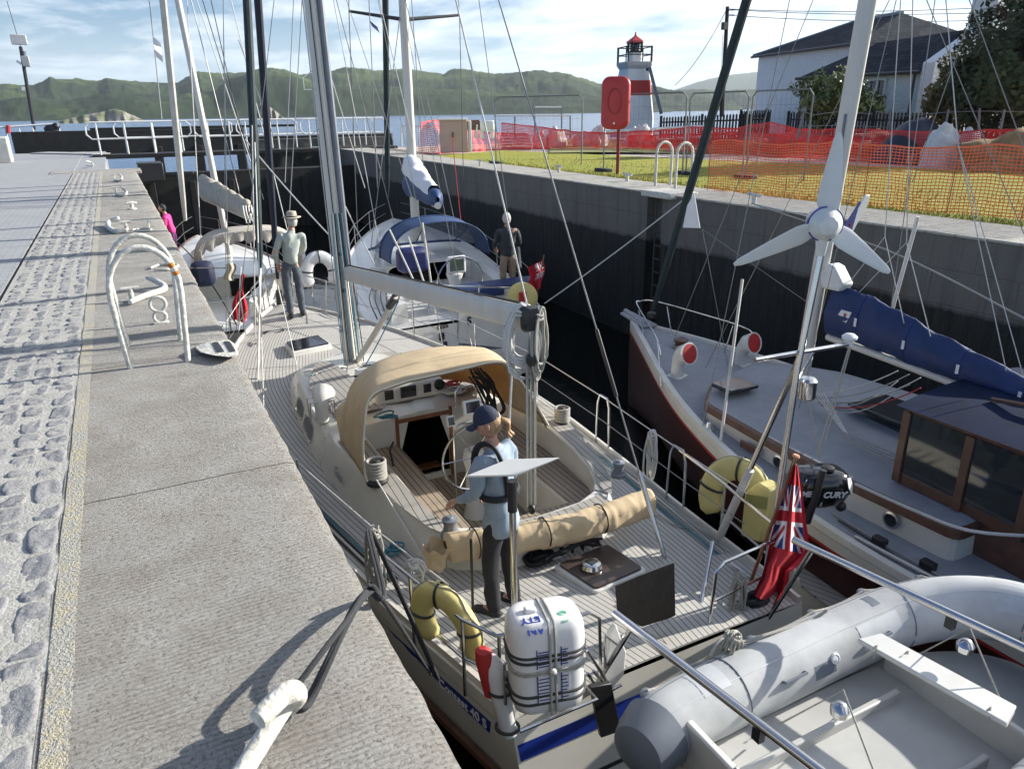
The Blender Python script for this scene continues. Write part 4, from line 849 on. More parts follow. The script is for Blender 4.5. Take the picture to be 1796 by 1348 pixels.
def coil(mb, c, h, w_, n, r_, seed=0, d=V(1,0,0), loose=.25):
    """hanging rope coil"""
    rr = random.Random(seed); c = Vector(c); d = d.normalized(); e = d.cross(V(0,0,1))
    for k in range(n):
        ww = w_*(1+rr.uniform(-loose, loose)); hh = h*(1+rr.uniform(-loose, loose)); o = e*rr.uniform(-.035, .035)+d*rr.uniform(-.02, .02)
        pts = [c+o+d*(ww/2*sin(a)*(1-.35*cos(a)))+V(0,0,-hh/2+hh/2*cos(a)) + V(rr.uniform(-.006,.006), rr.uniform(-.006,.006), 0) for a in [2*pi*i/18 for i in range(18)]]
        mb.tube(pts, r_, 6, close=True)
    mb.tube([c+d*(.35*w_*cos(a))+e*(.05*sin(a))+V(0,0,-.10*h+.01*sin(3*a)) for a in [2*pi*i/10 for i in range(10)]], r_*1.1, 6, close=True)
    mb.tube([c+d*(.35*w_*cos(a))+e*(.05*sin(a))+V(0,0,-.16*h) for a in [2*pi*i/10 for i in range(10)]], r_*1.1, 6, close=True)
    return mb
def pile(mb, c, rad, n, r_, seed=0, h=.05):
    rr = random.Random(seed); c = Vector(c); pts = []
    a = rr.uniform(0, 6)
    for k in range(n*10):
        a += 2*pi/10*rr.uniform(.7, 1.3); q = rad*(.45+.5*abs(noise.noise(V(k*.13, seed, 0)))*2)
        pts.append(c+V(q*cos(a)*1.25+.02*rr.uniform(-1,1), q*sin(a)*.8, h*abs(noise.noise(V(k*.2, seed, 3)))+h*k/(n*10)*.6+r_))
    return mb.tube(spline(pts, 3), r_, 6)
def cowl(r, c, s_=1.0, yaw=0.0, inner=None, name='cowl_vent', shell=None):
    c = Vector(c); d = V(sin(yaw), cos(yaw), 0)
    pts = [c, c+V(0,0,.10*s_), c+V(0,0,.17*s_)+d*.015*s_, c+V(0,0,.23*s_)+d*.06*s_, c+V(0,0,.25*s_)+d*.13*s_]
    o = MB().tube(pts, [.06*s_, .055*s_, .065*s_, .085*s_, .105*s_], 16, sy=1.1).build(name, shell or M['gel'], r)
    e = pts[-1]; t = (pts[-1]-pts[-2]).normalized()
    MB().lathe([(.092*s_, 0), (.07*s_, .003), (.01, .004)], e+t*.004, 16, axis=t).build('mouth', inner or M['red'], o)
    return o
# ================================================================ the near yacht
cY = [3.2, 4.55, 6.3, 8.0, 10.0, 11.2, 12.2, 13.0, 13.8, 14.45]
cH = [1.24, 1.47, 1.72, 1.88, 1.82, 1.55, 1.22, .85, .44, .05]
def hbC(y): return interp(sY_, sH_, y)
_sp = spline([V(a, b, 0) for a, b in zip(cY, cH)], 4); sY_ = [p.x for p in _sp]; sH_ = [p.y for p in _sp]
def cxC(y): return lerp(2.84, 2.33, (y-3.2)/11.25)
def gzC(y): return -2.0 + .03*((y-7)/6)**2*1.0 + (.12*smoothstep(9, 14.4, y)) + .06*smoothstep(5.0, 3.2, y)
stC = [3.2+(14.45-3.2)*i/44 for i in range(45)]
Y1 = thing('sailing_yacht', 'nearest sailing yacht, teak decks, cream blue-striped hull, tan sprayhood, moored against the quay', 'sailing yacht', (2.6, 8.8, WATER), 'sailing yachts in the lock')
cutC = lambda c: (abs(c.x-2.6) < .9 and 7.4 < c.y < 9.3) or abs(c.x-2.79) < (.98 if c.y > 5.5 else .80) and 5.02 < c.y < 7.5
hull('hull', Y1, stC, gzC, hbC, cxC, M['cream'], tr=-.16)
deckmesh('deck', Y1, stC, gzC, hbC, cxC, M['teak'], inset=.07, dz=.012, nx=48, cut=cutC)
deckmesh('margin_board', Y1, stC, gzC, hbC, cxC, M['gel'], inset=.0, dz=.0, uv=False, nx=48, cut=cutC)
side_rail('toe_rail', Y1, stC, hbC, cxC, gzC, M['alu'], .035, .06, off=-.035, dz=.0)
side_rail('rubbing_strake', Y1, stC, lambda y: hbC(y)*.985, cxC, gzC, M['wood2'], .05, .045, off=.012, dz=-.60)
bandstrip('blue_stripe', Y1, stC, hbC, cxC, gzC, .18, .30, .994, .987, M['stripe'])
bandstrip('cove_line', Y1, stC, hbC, cxC, gzC, .10, .115, 1.0, .998, M['alu'], off=.006)
# transom stripe
def trp(x, d): return V(x, 3.2-.16*d-.006, gzC(3.2)-d)
for d0, d1, mm, nm in ((.18, .30, M['stripe'], 'blue_stripe'), (.60, .63, M['dark'], 'transom_rubbing_strip')):
    mb = MB(); h = 1.24; mb.loft([[trp(cxC(3.2)-h*.985+2*h*.985*i/10, d0), trp(cxC(3.2)-h*.975+2*h*.975*i/10, d1)] for i in range(11)], cap=False, ring_closed=False); mb.build(nm, mm, Y1)
# transom scoop / bathing step in the middle
mb = MB(); mb.box((cxC(3.2)+.35, 3.13, -2.62), (1.2, .16, .05)); mb.build('transom_step', M['gel'], Y1, bevel=.02)
# coachroof and cockpit coamings
ro = [P(*q, -2.0) for q in ((597,635),(540,649),(508,667),(505,680),(511,719),(528,758),(545,800),(572,839),(611,889),(647,914),(695,945),(745,985),(800,1012),(850,1014))]
left = [(p.x, p.y) for p in ro]
cm = lambda y: cxC(y)+.0
right = [(2*cm(y)-x, y) for x, y in reversed(left[:])]
# forward part: house from y 7.35 forward ; aft part: coamings
fwdL = [(x, y) for x, y in left if y > 7.3]+[(1.41, 7.32), (2.28, 7.32)]; fwdR = [(2*cm(y)-x, y) for x, y in reversed(fwdL)]
zR = -1.60
poly = fillet(fwdL+fwdR, .12, 3)
def house(poly, z0, z1, ins, rnd=.06):
    n = len(poly); cx_ = sum(p[0] for p in poly)/n; cy_ = sum(p[1] for p in poly)/n
    def ring(f, z):
        out = []
        for x, y in poly:
            d = V(cx_-x, 0, 0); L = d.length or 1
            out.append(V(x+d.x/L*min(f, L*.9), min(y, 99)-(f*1.1 if y > 9.6 else 0), z(x, y) if callable(z) else z))
        return out
    top = lambda x, y: z1+.05*(1-((x-cm(y))/1.3)**2)-(.22*smoothstep(9.0, 10.9, y))
    t2 = lambda x, y: top(x, y)-rnd
    return MB().loft([ring(0, z0), ring(ins*.8, t2), ring(ins+.04, lambda x, y: top(x, y)-rnd*.3), ring(ins+.12, top), ring(ins+.4, lambda x, y: top(x, y)+.012)])
hb_ = house(poly, -2.0, zR, .14)
hb_.f = [q for q in hb_.f if not (len(q) == 4 and all(abs(hb_.v[i].x-2.62) < .36 for i in q) and all(hb_.v[i].y < 7.4 for i in q) and max(hb_.v[i].z for i in q) < zR+.02)]; hb_.f = [q for q in hb_.f if not (len(q) > 4 and max(hb_.v[i].z for i in q) < -1.95)]; hb_.mi = [0]*len(hb_.f)
hb_.build('coachroof', M['cream'], Y1, angle=45)
# teak panels on the roof
def roofz(x, y): return zR+.05*(1-((x-cm(y))/1.3)**2)-(.22*smoothstep(9.0, 10.9, y))
for sx_ in (-1, 1):
    mb = MB()
    def f(u, v):
        y = lerp(7.6, 9.9, v); x0, x1 = .38, (.92 if y < 8.8 else .92-.35*(y-8.8)); x = cm(y)+sx_*lerp(x0, x1, u)
        return V(x, y, roofz(x, y)+.022)
    mb.grid(f, 8, 16); mb.build('roof_teak', M['teakbig'], Y1, uv=lambda co, n_: (abs(co.x-cm(co.y)), co.y))
mb = MB(); mb.box((cm(8.4), 8.35, zR+.075), (.62, 1.3, .05)); mb.build('sliding_hatch', M['gel'], Y1, bevel=.03)
# long side window recess and portholes on the port side
def sidept(y, k, sgn=-1, off=.0):   # point on the house side: k 0..1 from deck to roof edge
    x = interp([q[1] for q in reversed(left)], [q[0] for q in reversed(left)], y)
    xx = x+.14*.8*k-off
    return V(xx if sgn < 0 else 2*cm(y)-xx, y, lerp(-2.0, zR-.06, k))
for sg in (-1, 1):
    for y0, y1, k0, k1 in ((8.55, 8.95, .35, .8), (7.85, 8.35, .32, .78)):
        n = 20; ring = []; rg2 = []
        for i in range(n):
            a = 2*pi*i/n; ca, sa = cos(a), sin(a); q = (abs(ca)**4+abs(sa)**4)**-.25
            ring.append(sidept((y0+y1)/2+(y1-y0)/2*ca*q, (k0+k1)/2+(k1-k0)/2*sa*q, sg, .006)); rg2.append(sidept((y0+y1)/2+(y1-y0)/2*1.13*ca*q, (k0+k1)/2+(k1-k0)/2*1.25*sa*q, sg, .004))
        w_ = MB().tube(rg2, .012, 6, close=True).build('window', M['steel'], Y1)
        MB().add(ring, [tuple(range(n))]).build('pane', M['glass'], w_, smooth=False)
# dark deck prism strip on the coaming shoulder
mb = MB(); q = [P(563, 748, -1.66), P(574, 742, -1.63), P(598, 782, -1.63), P(616, 822, -1.66), P(604, 818, -1.69), P(580, 786, -1.69)]; mb.plate(q, .02); mb.build('side_window', M['greydk'], Y1)
# coamings (solid ring around the cockpit), cockpit well
outL = [(1.41, 7.34), (1.40, 7.11), (1.45, 6.5), (1.52, 6.05), (1.62, 5.6), (1.76, 5.15), (1.93, 4.86), (2.25, 4.66), (2.75, 4.56)]
inL = [(1.86, 7.34), (1.86, 6.9), (1.86, 6.3), (1.88, 5.8), (1.92, 5.45), (1.98, 5.25), (2.08, 5.12), (2.3, 5.02), (2.75, 4.98)]
outA = outL+[(2*cm(5)-x+.0, y) for x, y in reversed(outL[:-1])]; inA = inL+[(2*cm(5)-x, y) for x, y in reversed(inL[:-1])]
zC = -1.58; rings = []
for (xo, yo), (xi, yi) in zip(outA, inA):
    o_ = V(xo, yo, 0); i_ = V(xi, yi, 0); d = (i_-o_).normalized(); zt = zC-.14*smoothstep(6.6, 4.6, yo)
    rings.append([o_+V(0,0,-2.0), o_+d*.10+V(0,0,zt-.05), o_+d*.14+V(0,0,zt), i_-d*.03+V(0,0,zt+.004), i_+V(0,0,zt-.02), i_+V(0,0,-2.42)])
mb = MB(); mb.loft(rings, cap=False, ring_closed=False); mb.build('coaming', M['cream'], Y1, angle=40)
def ztop(y): return zC-.14*smoothstep(6.6, 4.6, y)
for sg, nm in ((-1, 'coaming_teak'), (1, 'coaming_teak')):
    rr_ = []
    for (xo, yo), (xi, yi) in zip(outL[1:7], inL[1:7]):
        o_ = V(xo, yo, 0); i_ = V(xi, yi, 0); a = o_.lerp(i_, .34); b = o_.lerp(i_, .93)
        if sg > 0: a.x = 2*cm(5)-a.x; b.x = 2*cm(5)-b.x
        rr_.append([a+V(0,0,ztop(yo)+.012), b+V(0,0,ztop(yo)+.014)])
    mb = MB(); mb.loft(rr_, cap=False, ring_closed=False); mb.build(nm, M['teakbig'], Y1, uv=lambda co, n_: (abs(co.x-cm(5))*1.1, co.y))
# aft coaming slats (run fore and aft)
mb = MB(); N_ = 16
rA = []
for i in range(N_+1):
    x = lerp(2.15, 3.45, i/N_); yb = 4.62+.10*((x-2.8)/.65)**2; rA.append([V(x, yb+.10, ztop(4.7)+.014), V(x, yb+.30, ztop(4.8)+.014)])
mb.loft(rA, cap=False, ring_closed=False); mb.build('aft_coaming_teak', M['teakbig'], Y1, uv=lambda co, n_: (co.x*1.0, co.y))
# cockpit: seats, sole, bulkhead
sole = MB(); sole.box((2.8, 6.15, -2.44), (1.9, 2.45, .04)); sole.build('cockpit_sole', M['teakw'], Y1, uv=lambda co, n_: (co.x, co.y), smooth=False)
for sg, x0, x1 in ((-1, 1.86, 2.30), (1, 3.28, 3.72)):
    mb = MB(); mb.box(((x0+x1)/2, 6.15, -2.17), (x1-x0, 2.4, .52)); mb.build('seat', M['cream'], Y1, bevel=.02)
    mb = MB(); mb.box(((x0+x1)/2, 6.15, -1.895), (x1-x0-.04, 2.3, .03)); mb.build('seat_slats', M['teakw'], Y1, smooth=False, uv=lambda co, n_: (co.x+.02, co.y))
mb = MB(); mb.box((2.8, 5.12, -2.17), (1.0, .34, .52)); mb.build('helm_seat', M['cream'], Y1, bevel=.02)
mb = MB(); mb.box((2.8, 5.12, -1.895), (1.0, .32, .03)); mb.build('helm_seat_slats', M['teakw'], Y1, smooth=False, uv=lambda co, n_: (co.x, co.y))
mb = MB(); yb = 7.36
for x0, x1, z0, z1 in ((1.5, 2.30, -2.44, zR-.03), (2.92, 3.98, -2.44, zR-.03), (2.3, 2.92, -1.62, zR+.03), (2.3, 2.92, -2.44, -2.36)):
    mb.box(((x0+x1)/2, yb, (z0+z1)/2), (x1-x0, .06, z1-z0))
mb.build('aft_bulkhead', M['cream'], Y1, bevel=.01)
mb = MB(); mb.box((2.61, 7.9, -2.0), (.9, .9, .9)); 
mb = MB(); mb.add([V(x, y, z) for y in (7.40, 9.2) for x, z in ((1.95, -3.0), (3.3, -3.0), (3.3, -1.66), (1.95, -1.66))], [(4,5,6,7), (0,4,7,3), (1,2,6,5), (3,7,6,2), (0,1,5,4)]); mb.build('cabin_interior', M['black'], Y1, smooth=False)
for k in range(3): MB().box((2.6, 7.55+.2*k, -2.35-.2*k), (.5, .12, .03)).build('cabin_step', M['wood'], Y1)
for x_ in (2.29, 2.93): mb = MB(); mb.box((x_, 7.32, -1.98), (.035, .04, .85)); mb.build('companionway_trim', M['wood'], Y1)
mb = MB(); mb.beam(V(2.28, 7.32, -1.61), V(2.94, 7.32, -1.61), .05, .04); mb.build('companionway_sill', M['wood'], Y1)
# instrument pod on the roof above the companionway
pod0, pod1 = P(672, 700, -1.42), P(768, 676, -1.42)
ya = 7.25
A_ = PY(668, 700, ya); B_ = PY(772, 672, ya); mb = MB(); hgt_ = .20
cxp = (A_.x+B_.x)/2; zp = (A_.z+B_.z)/2
mb.box((cxp, ya+.06, zp-.01), (abs(B_.x-A_.x)+.08, .10, hgt_)); pod = mb.build('instrument_pod', M['gel'], Y1, bevel=.03)
for fx, wd_, hh in ((.14, .10, .11), (.46, .18, .13), (.78, .09, .10)):
    mb = MB(); mb.box((lerp(A_.x, B_.x, fx), ya+.004, zp), (wd_, .012, hh)); mb.build('display', M['glass'], pod, bevel=.008)
mb = MB(); mb.lathe([(.06, 0), (.062, .02), (.04, .03), (.035, .02), (.001, .02)], (B_.x-.01, ya+.01, zp+.02), 18, axis=(0,-1,0)); mb.build('compass', M['dark'], pod)
# sprayhood
def resamp(pts, n=48):
    L = [0]
    for a, b in zip(pts, pts[1:]): L.append(L[-1]+(b-a).length)
    return [V(*[interp(L, [p[c] for p in pts], L[-1]*i/n) for c in range(3)]) for i in range(n+1)]
hA = resamp(spline([V(1.56, 6.0, -1.56)]+[PY(x, y, 6.12) for x, y in ((637, 790), (640, 735), (648, 698), (675, 680), (740, 662), (810, 646), (868, 634), (893, 641), (922, 680))]+[V(3.58, 6.2, -1.5)], 4))
hB = resamp(spline([V(1.58, 7.0, -1.58)]+[PY(x, y, 6.95) for x, y in ((600, 740), (606, 700), (622, 665), (660, 634), (735, 613), (800, 606), (845, 610), (872, 624), (895, 665))]+[V(3.52, 7.0, -1.54)], 4))
hF = [V(lerp(1.72, 3.46, i/48), 8.25-.5*abs(2*i/48-1)**3, -1.52) for i in range(49)]
def hoodpt(u, v):
    i = u*48; a = min(47, int(i)); f = i-a; A = hA[a].lerp(hA[a+1], f); B_ = hB[a].lerp(hB[a+1], f); F = hF[a].lerp(hF[a+1], f)
    if v < .52: t = v/.52; p = A.lerp(B_, t)+V(0, 0, .05*sin(pi*t)*sin(pi*u))
    else: t = (v-.52)/.48; p = B_.lerp(F, t)+V(0, 0, .06*sin(pi*t)*sin(pi*u))
    return p+V(0, 0, .010*noise.noise(V(u*9, v*6, 0))+.006*noise.noise(V(u*30, v*5, 2)))
mb = MB(); mb.grid(lambda u, v: hoodpt(u, v*.52), 48, 12)
hood = mb.build('sprayhood', M['tan'], Y1, angle=80); sm = hood.modifiers.new('s', 'SOLIDIFY'); sm.thickness = .012
mb = MB(); mb.grid(lambda u, v: hoodpt(.30+u*.40, .54+v*.40), 20, 8); o_ = mb.build('clear_window', mat('clear_vinyl', (.30,.31,.30), .12, alpha=.35), hood)
for ua, ub in ((0, .30), (.70, 1.0)):
    mb = MB(); mb.grid(lambda u, v: hoodpt(ua+u*(ub-ua), .52+v*.48), 12, 8); o2 = mb.build('side_panel', M['tan'] if ua == 0 else M['tanorange'], hood)
T('piping', [hoodpt(i/48, 0)+V(0,-.006,0) for i in range(49)], .010, mat('light_piping', (.62,.58,.46), .7), hood, 6)
T('aft_hoop', [hoodpt(i/32, .02)-V(0,0,.03) for i in range(33)], .012, M['steel'], hood, 6)
# mast, boom, vang
mB = V(2.56, 10.15, -1.86)
mT = PY(545, 0, 10.35); mdir = (mT-mB).normalized(); mTop = mB+mdir*15.2
mast_ring = lambda p, a=.085, b=.135: [p+V(a*cos(t), b*sin(t), 0) for t in [2*pi*i/20 for i in range(20)]]
mast = MB().loft([mast_ring(mB+mdir*k) for k in (0, 2, 5, 9, 15.2)]).build('mast', M['alu'], Y1)
T('sail_slot', [mB+mdir*1.4+V(.085,-.12,0), mB+mdir*13.8+V(.085,-.12,0)], .045, M['greydk'], mast, 10)
MB().lathe([(.17, 0), (.17, .03), (.13, .05)], mB-V(0,0,.04), 20).build('mast_collar', M['steel'], mast)
for k in (3.05, 3.75, 5.0, 5.7): 
    for s_ in (-1,):
        q = mB+mdir*k+V(s_*.09, -.02, 0); T('mast_step', [q, q+V(s_*.13,-.02,.0), q+V(s_*.13,-.02,.14), q+V(0,0,.22)], .007, M['steel'], mast, 6)
for k in (1.15, 1.65):
    q = mB+mdir*k+V(-.02, -.137, 0); MB().lathe([(.03,0),(.028,.006),(.001,.007)], q, 12, axis=(0,-1,0)).build('sheave_box', M['dark'], mast)
for k in (.55, .75): winch(mast, mB+mdir*k+V(-.10, -.06, 0), .55)
bF = PY(612, 480, 10.0); bA = PY(925, 558, 5.15); bd = (bA-bF).normalized()
def boxring(p, w_, h_, n=20):
    out = []
    for i in range(n):
        a = 2*pi*i/n; q = (abs(cos(a))**5+abs(sin(a))**5)**-.2; out.append(p+V(w_*cos(a)*q, 0, h_*sin(a)*q))
    return out
boom = MB().loft([boxring(bF, .062, .10), boxring(bF.lerp(bA, .5), .062, .102), boxring(bA, .062, .10)]).build('boom', M['alu'], Y1)
MB().loft([boxring(bA, .066, .106), boxring(bA+bd*.04, .07, .11), boxring(bA+bd*.10, .05, .09)]).build('boom_end_cap', M['dark'], boom)
T('boom_lash', [bF+V(.0,0,.115), bA+V(0,0,.115)], .012, M['dark'], boom, 6)
vA = PY(742, 522, bF.lerp(bA, .38).y); vA = bF.lerp(bA, .37)-V(0,0,.14)
T('vang', [mB+V(.05,-.15,.12), mB.lerp(vA, .55)+V(.02,-.1,.05), vA], [.04, .04, .032], M['alu'], Y1)
T('vang_end', [vA.lerp(mB, .12)+V(0,0,.01), vA], .05, M['dark'], Y1)
T('vang_line', sag(mB+V(.12,-.2,.02), vA+V(.03,0,-.05), .03), .008, M['ropeblue'], Y1, 6)
# ropes at the mast foot
for k in range(9):
    a = mB+V(-.14+.035*k, -.16, .05); rr = random.Random(k)
    e = V(1.78+.06*k, 9.15+.02*k, roofz(1.78, 9.2)+.03) if k < 5 else V(2.2+.08*k, 8.9, roofz(2.5, 9)+.04)
    T('halyard', spline([mB+mdir*2.2+V(-.08+.02*k, -.15, 0), a+V(0,0,.3), a, a.lerp(e, .5)+V(0,0,.03), e], 5), .0075, [M['ropeblue'], M['ropew'], M['ropeb']][k % 3], Y1, 5)
for k in range(6):
    T('halyard', [mB+mdir*.2+V(-.09+.036*k, .10-.24*(k % 2), 0), mB+mdir*14.8+V(-.06+.024*k, .08-.2*(k % 2), 0)], .008, [M['ropew'], M['wired'], M['ropeblue']][k % 3], Y1, 5)
# boom end: mainsheet tackle and coil
be = bA+bd*.06
bl_ = be-V(0,0,.34); T('block', [be-V(0,0,.10), bl_+V(0,0,.05)], .018, M['steel'], Y1); MB().ball(bl_, .07, 8, (.6,.9,1.0)).build('sheet_block', M['dark'], Y1)
ms = PY(935, 872, 5.12); ms = V(2.80, 5.14, -1.80)
MB().ball(ms+V(0,0,.05), .05, 8, (.7,.9,1)).build('sheet_block', M['dark'], Y1)
for k in range(6): T('mainsheet', [bl_+V(-.045+.018*k, .01*(k % 2), -.03), ms+V(-.045+.018*k, .01*(k % 2), .08)], .0085, M['rope'], Y1, 6)
T('mainsheet_tail', spline([bA+V(-.07,.10,-.1), V(2.62, 5.2, -.9), V(2.62, 5.2, -1.3), V(2.68, 5.28, -1.48), V(2.75, 5.4, -1.5)], 6), .012, M['ropew'], Y1, 6)
mb = MB(); coil(mb, bA+V(-.03,.02,.12), .52, .24, 13, .011, 3, V(1,-.3,0)); mb.build('rope_coil', M['ropew'], Y1)
mb = MB(); coil(mb, bA+V(.06,-.05,.10), .62, .16, 7, .010, 4, V(1,.6,0)); mb.build('rope_coil', M['rope'], Y1)
# canvas roll on the aft coaming (folded bimini)
ra = V(1.84, 4.83, -1.66); rb = V(3.72, 4.62, -1.64)
def roll(u, v):
    t = v; c = ra.lerp(rb, t)+V(0, -.13*sin(pi*t), 0); a = 2*pi*u; rr = .10*(1+.13*noise.noise(V(t*9, cos(a)*1.2, sin(a)*1.2))+.10*noise.noise(V(t*30, cos(a), sin(a)))+.05*noise.noise(V(t*80, cos(a), 2*sin(a))))*(.35 if v in (0, 1) else 1)
    return c+V(.0, rr*cos(a)*1.0-.03*(sin(a) < 0)*abs(sin(a)), rr*sin(a)*(1.05 if sin(a) > 0 else 1.35))
MB().grid(roll, 20, 90).build('canvas_roll', M['tan'], Y1, angle=90)
def flap(u, v):   # bunched port end
    a = 2*pi*u; t = v; c = V(1.80-.05*t, 4.86-.06*t, -1.66-.16*t); rr = .12*(1-.45*t)*(1+.42*noise.noise(V(cos(a)*2, sin(a)*2, t*3)))
    return c+V(rr*cos(a), rr*sin(a), .02*sin(5*a))
MB().grid(flap, 24, 8).build('canvas_end', M['tan'], Y1, angle=90)
for t in (.12, .42, .7): q = roll(0, t); c = ra.lerp(rb, t)+V(0,-.13*sin(pi*t),0); T('strap', [c+V(0, .125*cos(a), .128*sin(a)-.01) for a in [2*pi*i/14 for i in range(14)]], .007, M['dark'], Y1, 5, ) 
# pedestal, wheel, plotter
pb = V(2.78, 6.35, -2.42)
MB().lathe([(.13, 0), (.12, .04), (.10, .1), (.09, .55), (.12, .68), (.10, .76), (.02, .80)], pb, 18).build('pedestal', M['gel'], Y1)
wc = V(2.72, 6.18, -1.66); wr = .35
whl = T('wheel', [wc+V(wr*cos(a), .10*sin(a)*0, wr*sin(a)) for a in [2*pi*i/40 for i in range(40)]], .012, M['steel'], Y1, 7)
for k in range(6): a = pi/3*k; T('spoke', [wc, wc+V(wr*cos(a), 0, wr*sin(a))], .007, M['steel'], whl, 5)
T('guard_rail', [pb+V(-.16,.12,.1), pb+V(-.16,.12,.95), pb+V(-.10,.12,1.02), pb+V(.10,.12,1.02), pb+V(.16,.12,.95), pb+V(.16,.12,.1)], .013, M['steel'], Y1, 7)
def screen(r, c, w_, h_, tilt=-.25, name='chart_plotter', yaw=0):
    Mx = Matrix.Rotation(yaw, 3, 'Z') @ Matrix.Rotation(tilt, 3, 'X'); o = MB().box(c, (w_, .05, h_), M=Mx).build(name, M['plast'], r, bevel=.012)
    MB().box(Vector(c)+Mx @ V(.0,-.027,0), (w_*.74, .006, h_*.72), M=Mx).build('screen', M['glass'], o); return o
screen(Y1, PY(828, 713, 6.25), .20, .15, name='chart_plotter'); screen(Y1, PY(790, 738, 6.28), .085, .11, name='instrument_display')
mb = MB(); c_ = PY(815, 693, 6.4); mb.tube([c_+V(-.10,0,-.12), c_+V(-.10,0,.05), c_+V(-.06,0,.09), c_+V(.08,0,.09), c_+V(.12,0,.05), c_+V(.12,0,-.12)], .013, 7); mb.build('plotter_bracket', M['steel'], Y1)
mb = MB(); mb.box((2.80, 5.9, -2.1), (.10, .04, .55)); mb.build('table_leaf', M['wood'], Y1, bevel=.01)
# ropes in the cockpit
for c_, m_, rd, n_, sd_ in ((PY(795, 672, 7.3)+V(0,0,-.02), M['roper'], .09, 3, 5), (PY(680, 735, 7.2), M['ropeblue'], .10, 4, 6), (PY(795, 690, 7.2), M['ropew'], .13, 5, 7)):
    mb = MB(); pile(mb, c_, rd, n_, .009, sd_, .05); mb.build('rope_bundle', m_, Y1)
mb = MB()
for k in range(12):
    a = PY(822+4*k % 30, 660, 7.0); b = PY(850+(k*7) % 38, 712+k % 5*6, 6.9); mb.tube(spline([a+V(0,0,.05*(k % 3)), a.lerp(b, .4)+V(.03*(k % 4),0,.04), b, b+V(-.05,-.02,-.08)], 5), .012, 6)
mb.build('black_line_bunch', M['ropeb'], Y1)
T('black_line', spline([PY(690, 775, 7.1), PY(684, 790, 7.0), PY(688, 806, 6.9), PY(690, 820, 6.8)], 5), .012, M['ropeb'], Y1)
# winches
winch(Y1, V(1.66, 6.02, ztop(6)+.0), 1.35, M['rope'], 6, M['dark']); winch(Y1, V(3.84, 6.35, ztop(6)), 1.2, M['rope'], 6, M['dark'])
winch(Y1, P(790, 940, -1.66), 1.05, None, 0, M['greydk']); winch(Y1, V(3.78, 5.2, ztop(5.2)), .95, None, 0, M['greydk'])
T('sheet', [V(1.62, 6.0, -1.5), V(1.75, 4.9, -1.95)], .008, M['ropew'], Y1)
# stbd coaming details: lockers, instruments
for px_, py_, w_, h_ in ((968, 805, .16, .12), (945, 770, .24, .10), (900, 745, .12, .11), (885, 738, .10, .11)):
    d = ray(px_, py_); t = (3.71-EYE.x)/d.x; c_ = EYE+d*t
    mb = MB(); mb.box(c_, (.012, w_*1.2, h_*1.2)); o_ = mb.build('locker', M['gel'], Y1, bevel=.02); mb = MB(); mb.box(c_-V(.008,0,0), (.01, w_*.9, h_*.8)); mb.build('locker_recess', M['glass'], o_, bevel=.01)
# dorade vent on the port side of the roof, with grab hoops
dv = P(560, 745, -1.66)
mb = MB(); mb.box(P(563, 726, -1.64), (.20, .34, .10)); mb.build('dorade_box', M['gel'], Y1, bevel=.03)
cowl(Y1, P(566, 738, -1.6), 1.15, .5, M['gel'], 'dorade_vent')
for dx_ in (-.07, .09): c_ = P(566, 735, -1.6); T('vent_guard', [c_+V(-.13,.12*dx_*10*.1,-.02), c_+V(-.13,dx_,.24), c_+V(.13,dx_,.24), c_+V(.13,dx_,-.02)], .009, M['steel'], Y1, 6)
# fore deck hatch, aft deck hatch
def hatch(r, corners, z, hgt=.07, lid=M['glass'], name='deck_hatch'):
    pl = [(p.x, p.y) for p in corners]; o = MB().prism(fillet(pl, .05, 4), z, z+hgt, .01).build(name, M['gel'], r, bevel=.01)
    n = len(pl); cx_ = sum(p[0] for p in pl)/n; cy_ = sum(p[1] for p in pl)/n; q = [(lerp(x, cx_, .12), lerp(y, cy_, .12)) for x, y in pl]
    MB().prism(fillet(q, .04, 4), z+hgt, z+hgt+.018, .004).build('lid', lid, o); return o
hatch(Y1, [P(497,600,-1.80), P(511,617,-1.80), P(583,602,-1.80), P(560,586,-1.80)], -1.90, .09)
M['bronze'] = mat('smoked_hatch_lid', (.055,.04,.035), .35, var=.3, vscale=6)
hx = hatch(Y1, [P(968,992,-1.89), P(1043,1042,-1.89), P(1138,1000,-1.89), P(1067,953,-1.89)], -1.97, .09, M['bronze'], 'aft_hatch')
c_ = P(1037, 990, -1.83); MB().lathe([(.085,0),(.09,.02),(.075,.05),(.05,.06),(.001,.062)], c_-V(0,0,.03), 24).build('solar_vent', M['steel'], hx)
mb = MB(); mb.box(c_+V(0,0,.035), (.075,.075,.006), rz=.3); mb.build('solar_cell', M['glass'], hx)
mb = MB(); pile(mb, P(950, 988, -1.93), .13, 7, .014, 11, .10)
for k in range(9): a_ = P(945+6*k, 985-2*k, -1.86+.02*(k % 3)); mb.tube(spline([a_, a_.lerp(P(1048, 945, -1.82), .5)+V(0,0,.03), P(1040+k*2, 944+(k % 4)*4, -1.84)], 4), .012, 6)
for k in range(4): c2 = P(985+18*k, 962-5*k, -1.84); mb.tube([c2+V(.02*cos(a), .05*cos(a), .05*sin(a)) for a in [2*pi*i/10 for i in range(10)]], .011, 6, close=True); mb.build('black_rope_heap', M['ropeb'], Y1)
# cleats, deck gear
for c0 in (V(1.56, 12.1, gzC(12)+.03), V(3.2, 12.1, gzC(12)+.03), P(840, 1150, -1.95), P(1300, 1010, -1.95), P(655, 1010, -1.95)):
    MB().box(c0+V(0,0,.02), (.05,.06,.04)).tube([c0+V(0,-.13,.045), c0+V(0,0,.05), c0+V(0,.13,.045)], [.008,.016,.008], 8).build('cleat', M['steel'], Y1)
